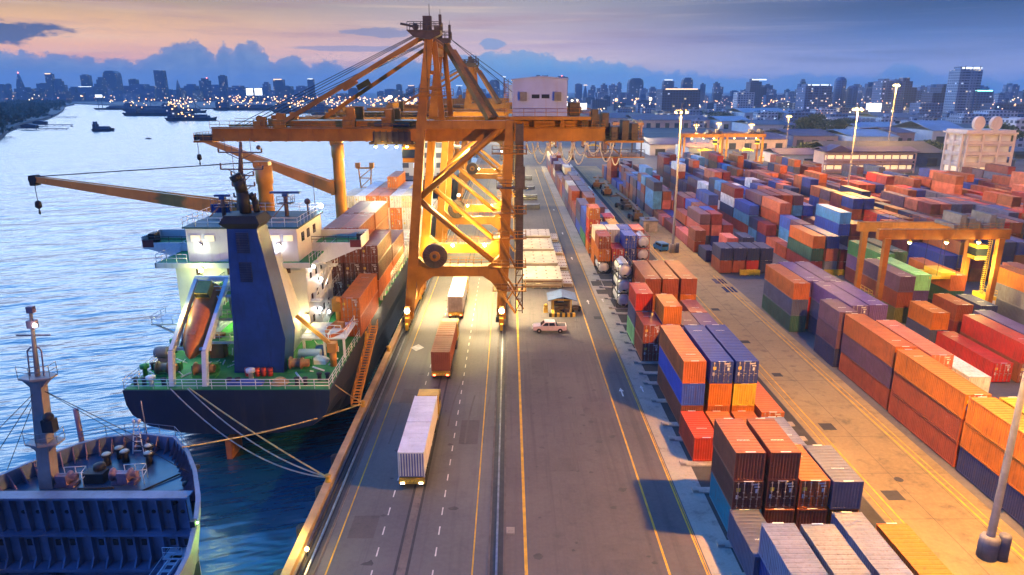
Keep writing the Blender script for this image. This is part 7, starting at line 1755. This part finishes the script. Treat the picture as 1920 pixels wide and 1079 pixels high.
# lamps of the far port and town, too many to count
def lights(name, seed, n, gen, mats, label):
    rg = random.Random(seed); mb = MB()
    for _ in range(n):
        px, py, r = gen(rg); X, Y = gnd(px, py); D = Y
        z = rg.uniform(4, 22) if D > 600 else rg.uniform(6, 16)
        mb.ball((X, Y, z), r*D/1300, rg.choices(range(len(mats)), [8,2,1][:len(mats)])[0], 6)
        if D < 900: mb.tube((X, Y, 0), (X, Y, z), .12, 4, len(mats))
    o = mb.build(name, mats + [M_MAST]); tag(o, label, 'lamps', kind='stuff')
E_A = emit('far_lamp_sodium', (1.0,.47,.14), 4.5); E_W = emit('far_lamp_white', (1.0,.74,.42), 5); E_B = emit('far_lamp_cool', (.7,.9,1.0), 4)
lights('riverside_lamps', 31, 240, lambda r: (r.triangular(200,960,620), r.triangular(192,210,198), r.uniform(.5,1.25)), [E_A,E_W], 'countless warm lamps of the far riverside port')
lights('town_lamps', 32, 270, lambda r: (r.uniform(940,1920), r.triangular(194,240,204), r.uniform(.5,1.2)), [E_A,E_W,E_B], 'countless lamps of the town behind the yard')
lights('port_floodlamps', 33, 26, lambda r: (r.choice([r.uniform(1050,1320), r.uniform(700,780)]), r.uniform(196,214), r.uniform(1.6,3.0)), [E_W,E_A], 'bright floodlamps of the port basin beyond the cranes')
lights('left_bank_lamps', 34, 60, lambda r: (r.uniform(0,220), r.uniform(188,193), r.uniform(.4,.9)), [E_A,E_W], 'scattered lamps along the far left bank')

# ------------------------------------------------------------------ evening haze over river and town
hm = bpy.data.materials.new('haze_air'); hm.use_nodes = True
hn = hm.node_tree.nodes; hn.remove(hn['Principled BSDF'])
pv = hn.new('ShaderNodeVolumePrincipled'); pv.inputs['Color'].default_value = (.50,.76,1.0,1); pv.inputs['Density'].default_value = 1.3e-4; pv.inputs['Anisotropy'].default_value = .0
hm.node_tree.links.new(pv.outputs[0], hn['Material Output'].inputs['Volume'])
mb = MB(); mb.box((-9900,-400,-6),(9900,10900,235)); hz = mb.build('haze', hm); tag(hz, 'thin blue evening haze lying over the river, the yard and the town', 'haze', kind='stuff')
# ------------------------------------------------------------------ far containers become objects, nearest (largest) first
def apparent(s): return -math.hypot(s[1], s[2])
FAR.sort(key=lambda s: math.hypot(s[1], s[2], 36 - s[3]) * (1.0 if s[0] == 40 else 1.35))
ROOM = max(0, 300 - NCONT)
print('CONTAINERS near', NCONT, 'far', len(FAR))
for s in FAR[:ROOM]:
    kind, x0, y0, z, c, label, group, flip = s
    put(kind, x0, y0, z, c, label, group, flip, False)
if len(FAR) > ROOM:
    mb = MB(); names = sorted(PAL)
    for s in FAR[ROOM:]:
        kind, x0, y0, z, c = s[:5]; L = 12.19 if kind == 40 else 6.06; m = names.index(c)
        mb.box((x0+.03,y0+.05,z),(x0+W-.03,y0+L-.05,z+H), m)
        for sx in (x0, x0+W-.08):
            for yy in (y0, y0+L-.1): mb.box((sx,yy,z),(sx+.08,yy+.1,z+H+.01), m)
    o = mb.build('distant_containers', [paint('far_box_'+n.replace(' ','_'), PAL[n], .5) for n in names])
    tag(o, 'stacked containers too far off to tell apart at the back of the yard', 'containers', kind='stuff')
for p, used in list(PROTO.items()):
    if not used:
        for ch in list(p.children):
            for g in list(ch.children): bpy.data.objects.remove(g)
            bpy.data.objects.remove(ch)
        bpy.data.objects.remove(p)
